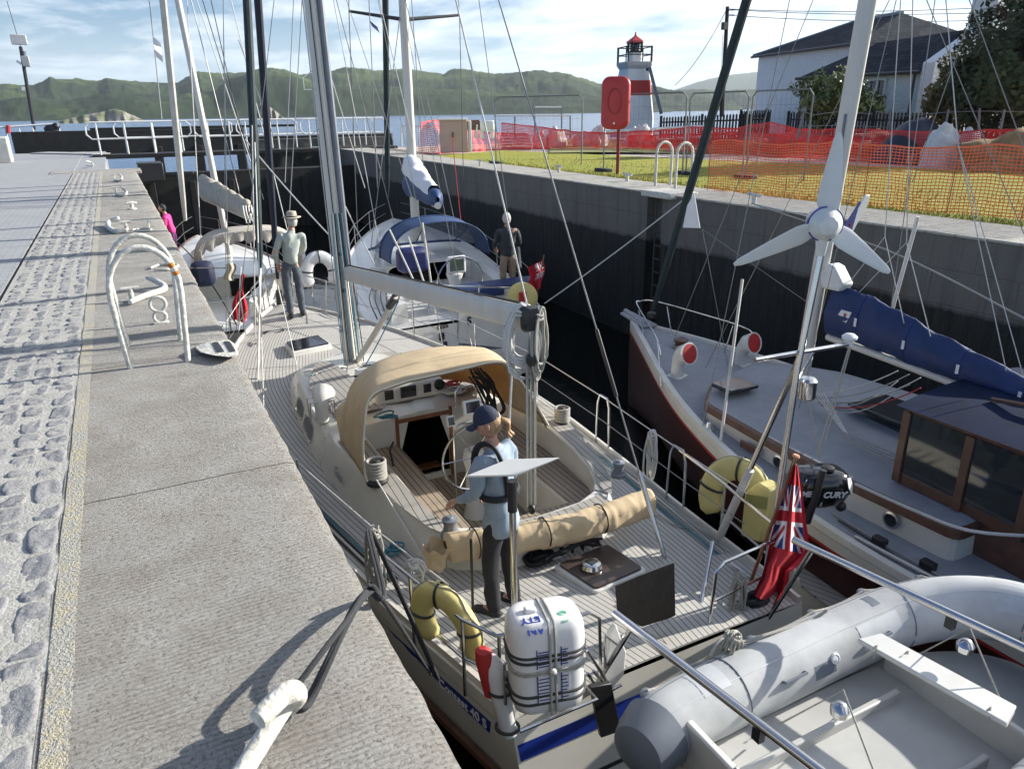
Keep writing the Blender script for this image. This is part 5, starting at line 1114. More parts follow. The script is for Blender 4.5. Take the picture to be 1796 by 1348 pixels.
# genoa tracks, coils along the side deck
for sg in (-1, 1): T('genoa_track', [V(cxC(y)+sg*(hbC(y)-.16), y, gzC(y)+.035) for y in (5.2, 6.5, 8, 9.4)], .012, M['alu'], Y1, 5)
for k in range(5): T('side_deck_line', [V(cxC(y)-(hbC(y)-.14-.028*k), y, gzC(y)+.035+.008*sin(y*3+k)) for y in [5.0+.3*i for i in range(17)]], .009, [M['ropeb'], M['rope'], M['ropeb'], M['ropeblue'], M['ropeb']][k], Y1, 5)
for k in range(4): T('side_deck_line', [V(cxC(y)+(hbC(y)-.12-.035*k), y, gzC(y)+.035+.01*sin(y*4+k)) for y in [4.0+.25*i for i in range(15)]], .009, [M['rope'], M['ropew'], M['rope'], M['ropeblue']][k], Y1, 5)
mb = MB(); pile(mb, P(690, 968, -1.95), .09, 4, .009, 71, .05); mb.build('rope_bundle', M['ropeblue'], Y1)
for k, (a_, b_) in enumerate((((1230, 930), (1320, 1020)), ((1160, 985), (1250, 965)), ((880, 1040), (960, 1030)), ((1120, 900), (1225, 930)))): A_ = P(*a_, -1.95); B_ = P(*b_, -1.95); T('deck_line', spline([A_, A_.lerp(B_, .3)+V(.05,.03,0), A_.lerp(B_, .7)+V(-.04,.02,0), B_], 5), .007, [M['rope'], M['ropeblue'], M['ropew'], M['rope']][k], Y1, 5)
mb = MB(); pile(mb, V(3.9, 8.6, -1.97), .10, 4, .010, 31); mb.build('rope_bundle', M['ropew'], Y1)
mb = MB(); pile(mb, P(480, 590, -1.93), .14, 5, .012, 41, .08); mb.tube(spline([P(460,572,-1.9), P(478,580,-1.88), P(500,575,-1.9), P(490,600,-1.93), P(470,612,-1.93)], 5), .014, 6); mb.build('black_rope_heap', M['ropeb'], Y1)
# anchor windlass on the bow
mb = MB(); c0 = V(2.36, 13.55, gzC(13.5)+.03); mb.lathe([(.10,0),(.10,.06),(.06,.1),(.08,.16),(.02,.18)], c0, 14); mb.build('windlass', M['steel'], Y1)
# stanchions and guard rails
def gline(sg, ys, h): return [V(cxC(y)+sg*(hbC(y)-.05), y, gzC(y)+h) for y in ys]
for sg in (-1, 1):
    for y in (4.9, 6.35, 8.0, 9.7, 11.3, 12.7):
        b_ = V(cxC(y)+sg*(hbC(y)-.05), y, gzC(y)+.02)
        if sg > 0 and y in (4.9, 6.35): 
            T('stanchion_hoop', [b_+V(0,-.13,0), b_+V(0,-.11,.5), b_+V(0,-.07,.6), b_+V(0,.07,.6), b_+V(0,.11,.5), b_+V(0,.13,0)], .0125, M['steel'], Y1, 7)
        else: T('stanchion', [b_, b_+V(0,0,.62)], .0125, M['steel'], Y1, 7)
    ys = [3.9, 4.9, 6.35, 8.0, 9.7, 11.3, 12.7, 13.4]
    T('guard_wire', gline(sg, ys, .61), .006, M['ropew'], Y1, 5); T('guard_wire', gline(sg, ys, .33), .005, M['wire'], Y1, 5)
# pulpit
pp = [V(cxC(13.3)-hbC(13.3)+.05, 13.3, gzC(13.3)+.62), V(cxC(14.1)-.25, 14.1, gzC(14)+.66), V(cxC(14.5), 14.62, gzC(14.4)+.68), V(cxC(14.1)+.25, 14.1, gzC(14)+.66), V(cxC(13.3)+hbC(13.3)-.05, 13.3, gzC(13.3)+.62)]
T('pulpit', spline(pp, 5), .0125, M['steel'], Y1, 7)
for q in (pp[0], pp[1], pp[3], pp[4]): T('pulpit_leg', [q, V(lerp(q.x, cxC(q.y), .1), q.y, gzC(q.y))], .0125, M['steel'], Y1, 6)
# pushpit with gate
zt = -1.40
pl_ = [P(600, 880, zt), V(1.36, 4.3, zt), V(1.44, 3.6, zt), V(1.55, 3.28, zt), V(1.75, 3.18, zt), V(2.12, 3.14, zt)]
T('pushpit', [V(1.20, 4.75, zt), V(1.33, 4.2, zt), V(1.46, 3.6, zt), V(1.58, 3.36, zt), V(1.78, 3.30, zt), V(2.2, 3.28, zt), V(2.28, 3.28, zt-.07), V(2.30, 3.26, -1.98)], .0125, M['steel'], Y1, 7)
T('pushpit', [V(1.33, 4.2, -1.7), V(1.46, 3.6, -1.7), V(1.60, 3.36, -1.7), V(2.3, 3.28, -1.7)], .011, M['steel'], Y1, 7)
T('pushpit', [V(3.25, 3.3, -1.98), V(3.27, 3.3, zt-.06), V(3.34, 3.3, zt), V(3.85, 3.34, zt), V(4.02, 3.5, zt), V(4.15, 4.2, zt), V(4.25, 4.9, zt)], .0125, M['steel'], Y1, 7)
T('pushpit', [V(3.28, 3.3, -1.7), V(3.9, 3.36, -1.7), V(4.04, 3.5, -1.7), V(4.17, 4.2, -1.7)], .011, M['steel'], Y1, 7)
for q in ((1.33,4.2), (1.46,3.6), (1.6,3.36), (3.9,3.36), (4.04,3.55), (4.17,4.2)): T('pushpit_leg', [V(q[0], q[1], -2.0), V(q[0], q[1], zt)], .0125, M['steel'], Y1, 6)
# wind generator pole tripod with crossbar, radome
pt = PY(1444, 425, 3.62); pbm = P(1345, 1000, -2.0); pbm = V(4.0, 3.55, -1.98)
pm = PY(1400, 640, 3.60); pole_b = V(4.02, 3.52, -1.98)
T('generator_pole', [pole_b, pm, pt], .024, M['steel'], Y1, 12)
for e in (P(1259, 948, -1.98), P(1222, 1098, -1.97)): 
    T('pole_strut', [e, pm.lerp(pt, .06) if e.y > 3.8 else PY(1250, 950, 3.9)], .017 if e.y < 3.8 else .024, M['steel'], Y1, 10)
T('pole_sleeve', [P(1259, 948, -1.98), P(1259, 948, -1.98).lerp(pm, .45)], .034, M['alu'], Y1, 12)
cb0 = PY(1324, 631, 3.62); cb1 = PY(1490, 603, 3.62)
T('crossbar', [cb0, cb1], .018, M['steel'], Y1, 10)
T('crossbar_stay', [cb0.lerp(cb1, .62), PY(1398, 668, 3.62)], .009, M['steel'], Y1, 6)
MB().lathe([(.012,-.05),(.03,-.02),(.035,0),(.055,.012),(.058,.03),(.035,.05),(.001,.055)], cb1+V(-.01,0,.03), 18).build('gps_mushroom', M['plast'], Y1)
q = PY(1416, 678, 3.58); MB().lathe([(.06,-.09),(.066,-.08),(.066,.05),(.05,.07),(.001,.075)], q, 20).build('antenna_drum', M['steel'], Y1)
T('hoist_line', [cb1+V(0,0,-.02), PY(1432, 800, 3.66)], .006, M['rope'], Y1, 5); T('hoist_line', [cb1+V(.02,0,-.02), PY(1440, 800, 3.66)], .006, M['rope'], Y1, 5); T('hoist_line', [PY(1418, 700, 3.6), PY(1436, 800, 3.66)], .005, M['rope'], Y1, 5)
# wind generator
hc = PY(1446, 392, 3.62); ax = V(-.62, -.78, .02).normalized()   # rotor faces left and towards us
ax = (EYE-hc); ax.z = 0; ax.normalize(); ax = (Matrix.Rotation(.25, 3, 'Z') @ ax)
WG = thing('wind_generator', 'white three-bladed wind generator with flag decal tail, on a steel pole', 'wind turbine', hc)
body = MB().lathe([(.001,-.14),(.06,-.125),(.105,-.06),(.118,0),(.112,.02),(.115,.03),(.10,.12),(.06,.17),(.035,.19)], hc, 26, axis=-ax).build('body', M['gel'], WG)
MB().lathe([(.121,-.03),(.121,.0)], hc, 26, axis=-ax).build('blue_ring', M['stripe'], WG)
up_ = V(0,0,1); sd2 = up_.cross(ax).normalized(); 
hs = hc+ax*.02
for px_, py_ in ((1472, 232), (1287, 464), (1560, 478)):
    d = ray(px_, py_); t = (hs-EYE).dot(ax)/d.dot(ax); tip = EYE+d*t; bdv = (tip-hs); L = bdv.length; bdv.normalize(); cr_ = bdv.cross(ax).normalized(); rings = []
    for k in range(13):
        f = k/12; s_ = lerp(.09, L, f); wch = interp([0,.12,.5,.93,1], [.055,.082,.058,.028,.012], f); tw = lerp(.45, .1, f)
        cdir = cr_*cos(tw)+ax*sin(tw); nd = cdir.cross(bdv)
        rings.append([hs+bdv*s_+cdir*(wch*cos(a))+nd*(.011*sin(a)*(1-.6*f)) for a in [2*pi*i/12 for i in range(12)]])
    MB().loft(rings).build('blade', M['gel'], WG)
# tail fin
tb = [PY(x, y, 3.85) for x, y in ((1466, 408), (1490, 388), (1517, 342), (1524, 342), (1522, 356), (1497, 402), (1492, 412), (1482, 422))]
fin = MB().plate(tb, .016).build('tail_fin', M['gel'], WG, bevel=.005)
tn = (tb[2]-tb[0]).cross(tb[5]-tb[0]).normalized(); tn = tn if tn.dot(EYE-tb[0]) > 0 else -tn
for pts_, mm in ((((1478,396),(1506,352),(1508,356),(1483,398)), M['flagblue']), (((1483,399),(1503,366),(1492,404)), M['flagblue']), (((1478,398),(1490,406),(1491,402),(1481,395)), M['red']), (((1484,392),(1491,400),(1492,396),(1487,390)), M['red'])):
    MB().plate([PY(x, y, 3.85)+tn*.010 for x, y in pts_], .002).build('decal', mm, fin)
T('tail_boom', [hc-ax*.15, PY(1482, 412, 3.85)], [.06, .05], M['gel'], WG, 12)
MB().lathe([(.028,-.16),(.034,-.14),(.045,-.05),(.05,0)], hc-V(0,0,.06), 16).build('neck', M['gel'], WG)
# backstays and shrouds
def stay(a, b, r_=.0045, m='wire', nm='stay', p=None): return T(nm, [a, b], r_, M[m], p or Y1, 6)
ch = mTop
bs = P(1169, 990, -1.98); stay(bs, mB+mdir*13, .007)
q1 = bs.lerp(mB+mdir*13, .04); T('backstay_tensioner', [bs, bs.lerp(mB+mdir*13, .055)], .022, M['steel'], Y1); T('backstay_sleeve', [bs.lerp(mB+mdir*13, .10), bs.lerp(mB+mdir*13, .14)], .016, M['dark'], Y1)
bs2 = V(2.05, 3.7, -1.98); 
stay(bA+V(0,0,.1), mB+mdir*14, .007, 'ropew', 'topping_lift'); T('topping_block', [PY(908, 435, 6.4), PY(911, 470, 6.2)], .022, M['dark'], Y1)
for sg, pts in ((-1, ((9.9, 6.2), (10.5, 11.5), (9.6, 12))), (1, ((9.9, 6.2), (10.5, 11.5), (9.6, 12)))):
    for y, L in pts:
        b_ = V(cxC(y)+sg*(hbC(y)-.10), y, gzC(y)+.02); stay(b_, mB+mdir*L+V(sg*.08,0,0), .0045, 'wire', 'shroud'); T('turnbuckle', [b_, b_.lerp(mB+mdir*L, .035)], .013, M['steel'], Y1, 7)
for k, L in ((.35, 6.2),): pass
# spreaders (lower pair is above the frame)
for sg in (-1, 1): T('spreader', [mB+mdir*6.6, mB+mdir*6.55+V(sg*.85, -.1, .03)], .022, M['alu'], Y1)
# furled foresails
nvB = V(2.33, 14.25, gzC(14)+.06); nvT = mB+mdir*14.6
T('furled_genoa', [nvB+(nvT-nvB)*t for t in (.035, .06, .15, .4, .8, .95)], [.03, .045, .058, .062, .055, .03], M['navy'], Y1, 10)
T('furling_drum', [nvB, nvB.lerp(nvT, .018)], .06, M['dark'], Y1, 12); stay(nvB, nvT, .008)
gB = PX(452, 655, 1.95); gB = P(455, 640, -1.95); gT = PY(426, 0, 11.3)
gd = (PX(457, 484, 2.0)-PX(430, 0, 2.1))
ga = PY(457, 470, 11.9); gb = PY(430, -60, 12.4)
T('furled_staysail', [ga.lerp(gb, t) for t in (0, .04, .2, .5, 1)], [.02, .045, .058, .062, .06], M['green'], Y1, 10)
T('staysail_wire', [P(452, 668, -1.96), ga], .016, M['alu'], Y1, 7); T('staysail_wire', [gb, mB+mdir*12.5], .01, M['wire'], Y1, 6)
for x0, y0, x1, y1 in ((463, 730, 447, 250), (448, 600, 442, 220), (520, 640, 487, 500)): T('line', [P(x0, y0, -1.9) if y0 > 590 else PY(x0, y0, 10.5), PY(x1, y1, 11.5)], .009, M['ropew'], Y1, 5)
# ================================================================ people
def skinmesh(pts, edges, root=0, sub=2):
    me = bpy.data.meshes.new('tmp'); me.from_pydata([p for p, _ in pts], edges, []); o = bpy.data.objects.new('tmp', me); COL.objects.link(o)
    md = o.modifiers.new('s', 'SKIN'); md.use_smooth_shade = True; md.branch_smoothing = .6
    for i, (_, r_) in enumerate(pts):
        v = me.skin_vertices[0].data[i]; v.radius = r_ if isinstance(r_, tuple) else (r_, r_); v.use_root = (i == root)
    sb = o.modifiers.new('b', 'SUBSURF'); sb.levels = sub; sb.render_levels = sub
    bpy.context.view_layer.update(); dg = bpy.context.evaluated_depsgraph_get(); m2 = bpy.data.meshes.new_from_object(o.evaluated_get(dg))
    vs = [v.co.copy() for v in m2.vertices]; fs = [tuple(p.vertices) for p in m2.polygons]
    bpy.data.objects.remove(o); bpy.data.meshes.remove(me); bpy.data.meshes.remove(m2); return vs, fs
def person(label, loc, yaw, H, arms, mats, feet=((.10, .0), (-.10, .0)), lean=(0, 0), headyaw=0, headpitch=0, hat=None, hair=None, hairlen=0, group='people in the lock', back=None, hipz=None, bend=0):
    """local frame: x right, y forward, z up (all for 1.75 m), arms: ((elbow, hand) right, (elbow, hand) left)"""
    k = H/1.75; r = thing('person', label, 'person', loc, group)
    Rz = Matrix.Rotation(-yaw, 3, 'Z'); L = lambda p: Vector(loc)+Rz @ (Vector(p)*k)
    lx, ly = lean
    def J(x, y, z): f = max(0, (z-.92)/.8); return (x+lx*f, y+ly*f+bend*f*f, z)
    hip = J(0, 0, .94); wst = J(0, 0, 1.08); chest = J(0, .01, 1.30); neck = J(0, .015, 1.47); sR, sL = J(.175, .0, 1.42), J(-.175, .0, 1.42)
    hR, hL = J(.095, 0, .90), J(-.095, 0, .90); (fRx, fRy), (fLx, fLy) = feet
    kR, kL = (lerp(.095, fRx, .5), fRy*.5+.03, .49), (lerp(-.095, fLx, .5), fLy*.5+.03, .49); aR, aL = (fRx, fRy-.02, .09), (fLx, fLy-.02, .09)
    (eR, wR), (eL, wL) = arms
    # body: one continuous surface
    pts = [(hip, (.11, .08)), (wst, (.11, .08)), (chest, (.13, .09)), (neck, (.052, .052)), (J(0, .03, 1.545), (.058, .06)), (sR, .055), (eR, .038), (wR, .026), (sL, .055), (eL, .038), (wL, .026), (hR, .065), (kR, .05), (aR, .036), (hL, .065), (kL, .05), (aL, .036), ((fRx, fRy+.10, .05), .03), ((fLx, fLy+.10, .05), .03)]
    ed = [(0,1),(1,2),(2,3),(3,4),(2,5),(5,6),(6,7),(2,8),(8,9),(9,10),(0,11),(11,12),(12,13),(0,14),(14,15),(15,16),(13,17),(16,18)]
    vs, fs = skinmesh([(L(p), (tuple(q*k for q in rr) if isinstance(rr, tuple) else rr*k)) for p, rr in pts], ed)
    mb = MB(); mb.add(vs, fs)
    # head
    hc_ = J(0, .035, 1.635); hM = Matrix.Rotation(-headyaw, 3, 'Z') @ Matrix.Rotation(headpitch, 3, 'X')
    def head(u, v):
        th = 2*pi*u; ph = -pi/2+pi*v; x = cos(ph)*sin(th); y = cos(ph)*cos(th); z = sin(ph)
        X = .076*x; Y = .095*y; Z = .118*z
        if z < 0: X *= 1+.28*z; Y *= 1+(.10 if y > 0 else .35)*z
        f = max(0, y)
        nose = exp(-((x/.16)**2+((z+.12)/.20)**2))*f; Y += .026*nose
        for s_ in (-1, 1): Y -= .012*f*exp(-(((x-s_*.40)/.2)**2+((z-.08)/.13)**2)); X += s_*.012*exp(-((y/.16)**2+((z+.02)/.22)**2))*(x*s_ > .85)
        Y += .008*f*exp(-((x/.35)**2+((z+.50)/.08)**2)) - .008*f*exp(-((x/.3)**2+((z+.58)/.05)**2)) + .012*f*exp(-((x/.3)**2+((z+.85)/.15)**2))
        return L(Vector(hc_)+hM @ V(X, Y, Z))
    mb.grid(head, 28, 22)
    for s_ in (-1, 1): mb.ball(L(Vector(hc_)+hM @ V(s_*.078, -.005, -.005)), .022*k, 5, (.5, .8, 1.3))
    # hands
    for (e, w_, s_) in ((Vector(eR), Vector(wR), 1), (Vector(eL), Vector(wL), -1)):
        d = (w_-e).normalized(); sdv = d.cross(V(0,1,0) if abs(d.y) < .8 else V(0,0,1)).normalized(); n_ = d.cross(sdv).normalized()
        mb.tube([L(w_-d*.02), L(w_+d*.03), L(w_+d*.085)], [.024*k, .038*k, .034*k], 8, sy=.55, upv=Rz @ n_)
        for i in range(4):
            o = sdv*(-.027+.018*i); ln = (.062, .075, .070, .055)[i]; b0_ = w_+d*.08+o
            mb.tube([L(b0_), L(b0_+d*ln*.45+n_*.008), L(b0_+d*ln*.75+n_*.028), L(b0_+d*ln*.85+n_*.045)], [.0095*k, .009*k, .008*k, .006*k], 6)
        b0_ = w_+d*.02-sdv*.026*s_; mb.tube([L(b0_), L(b0_+d*.03-sdv*.025*s_), L(b0_+d*.055-sdv*.03*s_+n_*.02)], [.012*k, .010*k, .008*k], 6)
    body = mb.build('body', mats['skin'], r, angle=180)
    # jacket
    g1 = 1.0
    def cl(p, rr): return (L(p), (tuple(q*k for q in rr) if isinstance(rr, tuple) else rr*k))
    low = J(0, 0, mats.get('hem', .90))
    jp = [cl(low, (.20, .155)), cl(J(0, 0, 1.06), (.170, .132)), cl(chest, (.172, .128)), cl(J(0, .01, 1.43), (.10, .085)), cl(J(0,.015,1.49), (.062,.062)), cl(sR, .074), cl(Vector(sR).lerp(Vector(eR), .55), .060), cl(eR, .053), cl(Vector(eR).lerp(Vector(wR), .6), .046), cl(Vector(eR).lerp(Vector(wR), .94), .037), cl(sL, .074), cl(Vector(sL).lerp(Vector(eL), .55), .060), cl(eL, .053), cl(Vector(eL).lerp(Vector(wL), .6), .046), cl(Vector(eL).lerp(Vector(wL), .94), .037)]
    vs, fs = skinmesh(jp, [(0,1),(1,2),(2,3),(3,4),(2,5),(5,6),(6,7),(7,8),(8,9),(2,10),(10,11),(11,12),(12,13),(13,14)])
    vs = [v + Vector((noise.noise(v*9), noise.noise(v*9+V(5,0,0)), noise.noise(v*11+V(0,7,0))*.5))*.024*k + Vector((noise.noise(v*24), noise.noise(v*24+V(5,0,0)), 0))*.006*k for v in vs]
    MB().add(vs, fs).build('jacket', mats['top'], r, angle=180)
    tp = [cl(J(0, 0, 1.06), (.125, .09)), cl(J(0, 0, .92), (.160, .120)), cl(hR, .098), cl(kR, .072), cl(Vector(kR).lerp(Vector(aR), .55), .064), cl((aR[0], aR[1], .06), .060), cl(hL, .098), cl(kL, .072), cl(Vector(kL).lerp(Vector(aL), .55), .064), cl((aL[0], aL[1], .06), .060)]
    vs, fs = skinmesh(tp, [(0,1),(1,2),(2,3),(3,4),(4,5),(1,6),(6,7),(7,8),(8,9)])
    vs = [v + Vector((noise.noise(v*10), noise.noise(v*10+V(5,0,0)), 0))*.014*k for v in vs]
    MB().add(vs, fs).build('trousers', mats['legs'], r, angle=180)
    for (fx, fy), s_ in ((feet[0], 1), (feet[1], -1)):
        mb = MB(); mb.tube([L((fx, fy-.09, .045)), L((fx, fy-.05, .05)), L((fx+s_*.005, fy+.05, .045)), L((fx+s_*.015, fy+.14, .035)), L((fx+s_*.015, fy+.175, .028))], [.025*k, .045*k, .046*k, .042*k, .020*k], 12, sy=.95)
        mb.build('boot', mats.get('boots', M['dark']), r)
    H_ = lambda p: L(Vector(hc_)+hM @ Vector(p))
    def cap_shell(u, v, s_=1.08, zmin=-.05, back=0):
        th = 2*pi*u; ph = lerp(asin_(zmin-back*0), pi/2, v); y = cos(ph)*cos(th); return V(.080*s_*cos(ph)*sin(th), .099*s_*y, .122*s_*sin(ph))
    if hair:
        def hf(u, v):
            th = 2*pi*u; fr = cos(th); zlow = lerp(-.62, .50, smoothstep(-.15, .55, fr)); ph = lerp(math.asin(zlow), pi/2, v); j = 1+.05*noise.noise(V(sin(th)*3, v*4, fr*3))+.03*noise.noise(V(th*6, v*9, 1))
            return H_(V(.082*j*cos(ph)*sin(th), .102*j*cos(ph)*fr-.004, .124*j*sin(ph)))
        MB().grid(hf, 32, 14).build('hair', hair, r, angle=180)
    if hairlen:
        mb = MB(); rr_ = random.Random(4)
        for i in range(10):
            a = H_(V(rr_.uniform(-.02,.02), -.10, -.01+rr_.uniform(-.02,.02))); e = H_(V(rr_.uniform(-.035,.035)+.01, -.125-rr_.uniform(0,.02), -.02-hairlen)); mb.tube(spline([a, H_(V(rr_.uniform(-.03,.03), -.145, -.04)), a.lerp(e, .6)+V(0,0,-.01), e], 4), [.011*k]*4+[.013*k]*4+[.011*k]*4+[.003*k], 6)
        mb.build('ponytail', hair, r, angle=180)
    if hat == 'cap':
        MB().grid(lambda u, v: H_(V(.084*cos(lerp(.12, pi/2, v))*sin(2*pi*u), .104*cos(lerp(.12, pi/2, v))*cos(2*pi*u), .130*sin(lerp(.12, pi/2, v))+.012)), 28, 10).build('cap', mats['hat'], r, angle=180)
        MB().grid(lambda u, v: H_(V(.075*sin(lerp(-1.25, 1.25, u)), .095+lerp(-.02, .075*cos(lerp(-1.25, 1.25, u)), v), .030-.012*v-.02*abs(lerp(-1,1,u))**2)), 12, 4).build('cap_peak', mats['hat'], r, angle=180)
    if hat == 'brim':
        mb = MB(); prof = [(.145, .028), (.155, .035), (.11, .045), (.088, .05), (.084, .10), (.078, .135), (.05, .142), (.002, .140)]
        n = 28; mb.loft([[H_(V(rr*cos(2*pi*i/n), rr*1.15*sin(2*pi*i/n), z+.02+(.012*abs(cos(2*pi*i/n)) if rr > .1 else 0))) for i in range(n)] for rr, z in prof], cap=False); mb.build('sun_hat', mats['hat'], r, angle=180)
        MB().tube([H_(V(.088*cos(2*pi*i/24), .101*sin(2*pi*i/24), .08)) for i in range(24)], .008*k, 6, close=True).build('hat_band', mats['band'], r)
    if mats.get('vest'):
        for s_ in (-1,):
            pp_ = [J(s_*.07, -.125, 1.12), J(s_*.085, -.13, 1.34), J(s_*.095, -.06, 1.50), J(s_*.09, .06, 1.49), J(s_*.085, .135, 1.36), J(s_*.08, .14, 1.14)]
            MB().tube([L(p) for p in spline(pp_, 5)], [.026*k]*26, 8, sy=.6).build('lifejacket', mats['vest'], r)
        MB().tube([L(J(.165*cos(a), .135*sin(a), 1.10)) for a in [2*pi*i/28 for i in range(28)]], .020*k, 6, close=True, sy=1.4).build('harness_belt', mats['vest'], r)
    if mats.get('pack'):
        MB().box(L(J(0, -.16, 1.25)), (.24*k, .10*k, .34*k), rz=-yaw).build('hood', mats['pack'], r, bevel=.04)
    return r, J, L
def asin_(x): return math.asin(max(-1, min(1, x)))
M['skyjacket'] = mat('pale_blue_jacket', (.19,.25,.32), .75, var=.10, vscale=7, bump=.5, bscale=14, col2=(.29,.36,.43))
M['sage'] = mat('sage_shirt', (.36,.40,.37), .8, var=.08, vscale=7, bump=.35, bscale=18)
M['khaki'] = mat('khaki_cotton', (.26,.20,.13), .85, var=.15, bump=.3, bscale=18)
M['darkjk'] = mat('charcoal_jacket', (.022,.025,.033), .75, var=.3, vscale=8, bump=.4, bscale=16)
M['pink'] = mat('magenta_jacket', (.62,.03,.22), .7, var=.15, bump=.3, bscale=16)
M['blond'] = mat('fair_hair', (.33,.21,.11), .6, var=.35, vscale=60, stretch=(1,1,.2), bump=.6, bscale=90)
M['greyhair'] = mat('grey_hair', (.42,.41,.39), .7, var=.3, vscale=60, bump=.6, bscale=90)
M['navycap'] = mat('navy_cap', (.015,.022,.05), .8, var=.2, bump=.3)
M['straw'] = mat('pale_sun_hat', (.42,.38,.30), .85, var=.1, bump=.3)
# woman at the stern
wl_ = P(872, 1078, -1.96); wl_ = V(2.05, 4.22, -1.975)
person('person in pale blue jacket, navy cap and black trousers standing on the near aft deck', wl_, radians(-30), 1.66,
       (((.225, .03, 1.14), (.17, .20, .98)), ((-.22, .08, 1.14), (-.16, .30, 1.0))), dict(skin=M['skin'], top=M['skyjacket'], legs=M['blackcloth'], hat=M['navycap'], vest=M['blackcloth'], boots=M['dark'], hem=.70),
       feet=((.11, -.02), (-.10, .04)), lean=(-.02, .06), headyaw=radians(-30), headpitch=-.35, hat='cap', hair=M['blond'], hairlen=.14)
# man on the foredeck with the sun hat
ml_ = V(2.42, 13.2, gzC(13.2)+.05)
person('person in sun hat, sage shirt and grey jeans standing at the near yacht\'s bow', ml_, radians(4), 1.80,
       (((.24, .05, 1.15), (.15, .24, 1.02)), ((-.23, .0, 1.13), (-.19, .12, .92))), dict(skin=M['skin'], top=M['sage'], legs=M['denim'], hat=M['straw'], band=M['dark'], hem=.90),
       feet=((.12, .06), (-.09, -.06)), lean=(.13, .03), hat='brim', hair=M['greyhair'])
# ================================================================ things on the near yacht
# liferaft canister on the pushpit
rc = V(1.74, 3.04, -1.36)
r = thing('liferaft_canister', 'white domed liferaft canister roped to the near yacht\'s stern rail', 'liferaft', (rc.x, rc.y, -1.70))
wR_, hR_, dR_ = .43, .58, .30
rotR = Matrix.Rotation(radians(-14), 3, 'Z') @ Matrix.Rotation(radians(-6), 3, 'X')
out_ = rrect(wR_, dR_, .10, 6)
def rring(z, s_): return [rc+rotR @ V(x*s_, y*s_, z) for x, y in out_]
hz2 = hR_/2
MB().loft([rring(-hz2, .86), rring(-hz2+.015, .95), rring(-hz2+.07, .99), rring(-hz2+.11, 1.0), rring(hz2-.20, 1.0)]).build('lower_shell', M['plast'], r, angle=50)
MB().loft([rring(hz2-.20, 1.03), rring(hz2-.12, 1.03), rring(hz2-.06, 1.0), rring(hz2-.02, .93), rring(hz2-.003, .84), rring(hz2, .70)]).build('upper_shell', M['plast'], r, angle=50)
for z, s_ in ((hz2-.20, 1.035), (hz2-.235, 1.02), (-hz2+.13, 1.02), (-hz2+.08, 1.01)): MB().tube(rring(z, s_), .009, 6, close=True).build('seal_band', M['rubber'], r)
for z in (.02, .035): MB().tube(rring(z-.04, 1.02), .008, 6, close=True).build('lashing', M['rope'], r)
for x in (-.02, .012): MB().tube([rc+rotR @ V(x+.01, y, z) for y, z in ((-.158, -.28), (-.160, .18), (-.155, .24), (-.125, .288), (.0, .30), (.125, .288), (.155, .24), (.160, 0), (.155, -.28))], .008, 6).build('lashing', M['rope'], r)
MB().ball(rc+rotR @ V(.0, -.17, .0), .022, 5).build('lashing_knot', M['ropew'], r)
MB().box(rc+rotR @ V(-.08, 0, hz2+.01), (.07, .05, .03), M=rotR).build('cap_plug', M['plast'], r, bevel=.01)
for z0, z1 in ((-.20, -.02), (.02, .14)):
    for x0, x1 in ((-.09, .0), (.05, .10)):
        lb = MB().box(rc+rotR @ V((x0+x1)/2, -.1535, (z0+z1)/2), (x1-x0, .004, z1-z0), M=rotR).build('label', mat('printed_label', (.62,.62,.64), .5, var=.03) if 'printed_label' not in bpy.data.materials else bpy.data.materials['printed_label'], r, smooth=False)
        mb = MB()
        for k in range(7):
            z = z0+(z1-z0)*(k+.7)/8; mb.box(rc+rotR @ V((x0+x1)/2-.004*(k % 3), -.157, z), ((x1-x0)*.72, .002, .006), M=rotR)
        mb.box(rc+rotR @ V(x0+.004, -.157, (z0+z1)/2), (.006, .002, z1-z0), M=rotR); mb.build('print', M['flagblue'], lb, smooth=False)
def text(parent, s_, c, right, up, size, m, ext=.0015, bold=0, shear=0, name='lettering'):
    cu = bpy.data.curves.new('t', 'FONT'); cu.body = s_; cu.size = size; cu.extrude = ext; cu.align_x = 'CENTER'; cu.align_y = 'CENTER'; cu.offset = bold; cu.shear = shear
    o = bpy.data.objects.new('t', cu); COL.objects.link(o); bpy.context.view_layer.update(); dg = bpy.context.evaluated_depsgraph_get(); me = bpy.data.meshes.new_from_object(o.evaluated_get(dg)); bpy.data.objects.remove(o)
    right = Vector(right).normalized(); up = Vector(up); up = (up-right*up.dot(right)).normalized(); n_ = right.cross(up)
    mb = MB(); mb.add([Vector(c)+right*v.co.x+up*v.co.y+n_*v.co.z for v in me.vertices], [tuple(p.vertices) for p in me.polygons]); bpy.data.meshes.remove(me)
    return mb.build(name, m, parent, smooth=False)
mR = lambda v: rotR @ V(*v)
text(r, 'AN', rc+mR((-.085, -.140, hz2-.030)), mR((-1, 0, 0)), mR((0, -.80, -.60)), .07, M['stripe'], .002, .002)
text(r, 'ETY', rc+mR((-.10, -.09, hz2+.002)), mR((-1, 0, 0)), mR((0, -.98, -.2)), .065, M['stripe'], .002, .002)
text(r, 'S', rc+mR((.09, -.10, hz2-.004)), mR((1, 0, 0)), mR((0, .97, .2)), .12, mat('pale_green_ink', (.12,.42,.25), .5), .002, .002)
mb = MB(); [mb.tube([V(1.52+.5*t, 3.12, -1.70), V(1.52+.5*t, 3.12, -1.40)], .011, 6) for t in (0, 1)]; mb.tube([V(1.5, 2.9, -1.70), V(2.02, 2.9, -1.70), V(2.02, 3.2, -1.70)], .011, 6); tag(mb.build('liferaft_bracket', M['steel']), 'steel bracket holding the white liferaft canister', 'bracket')
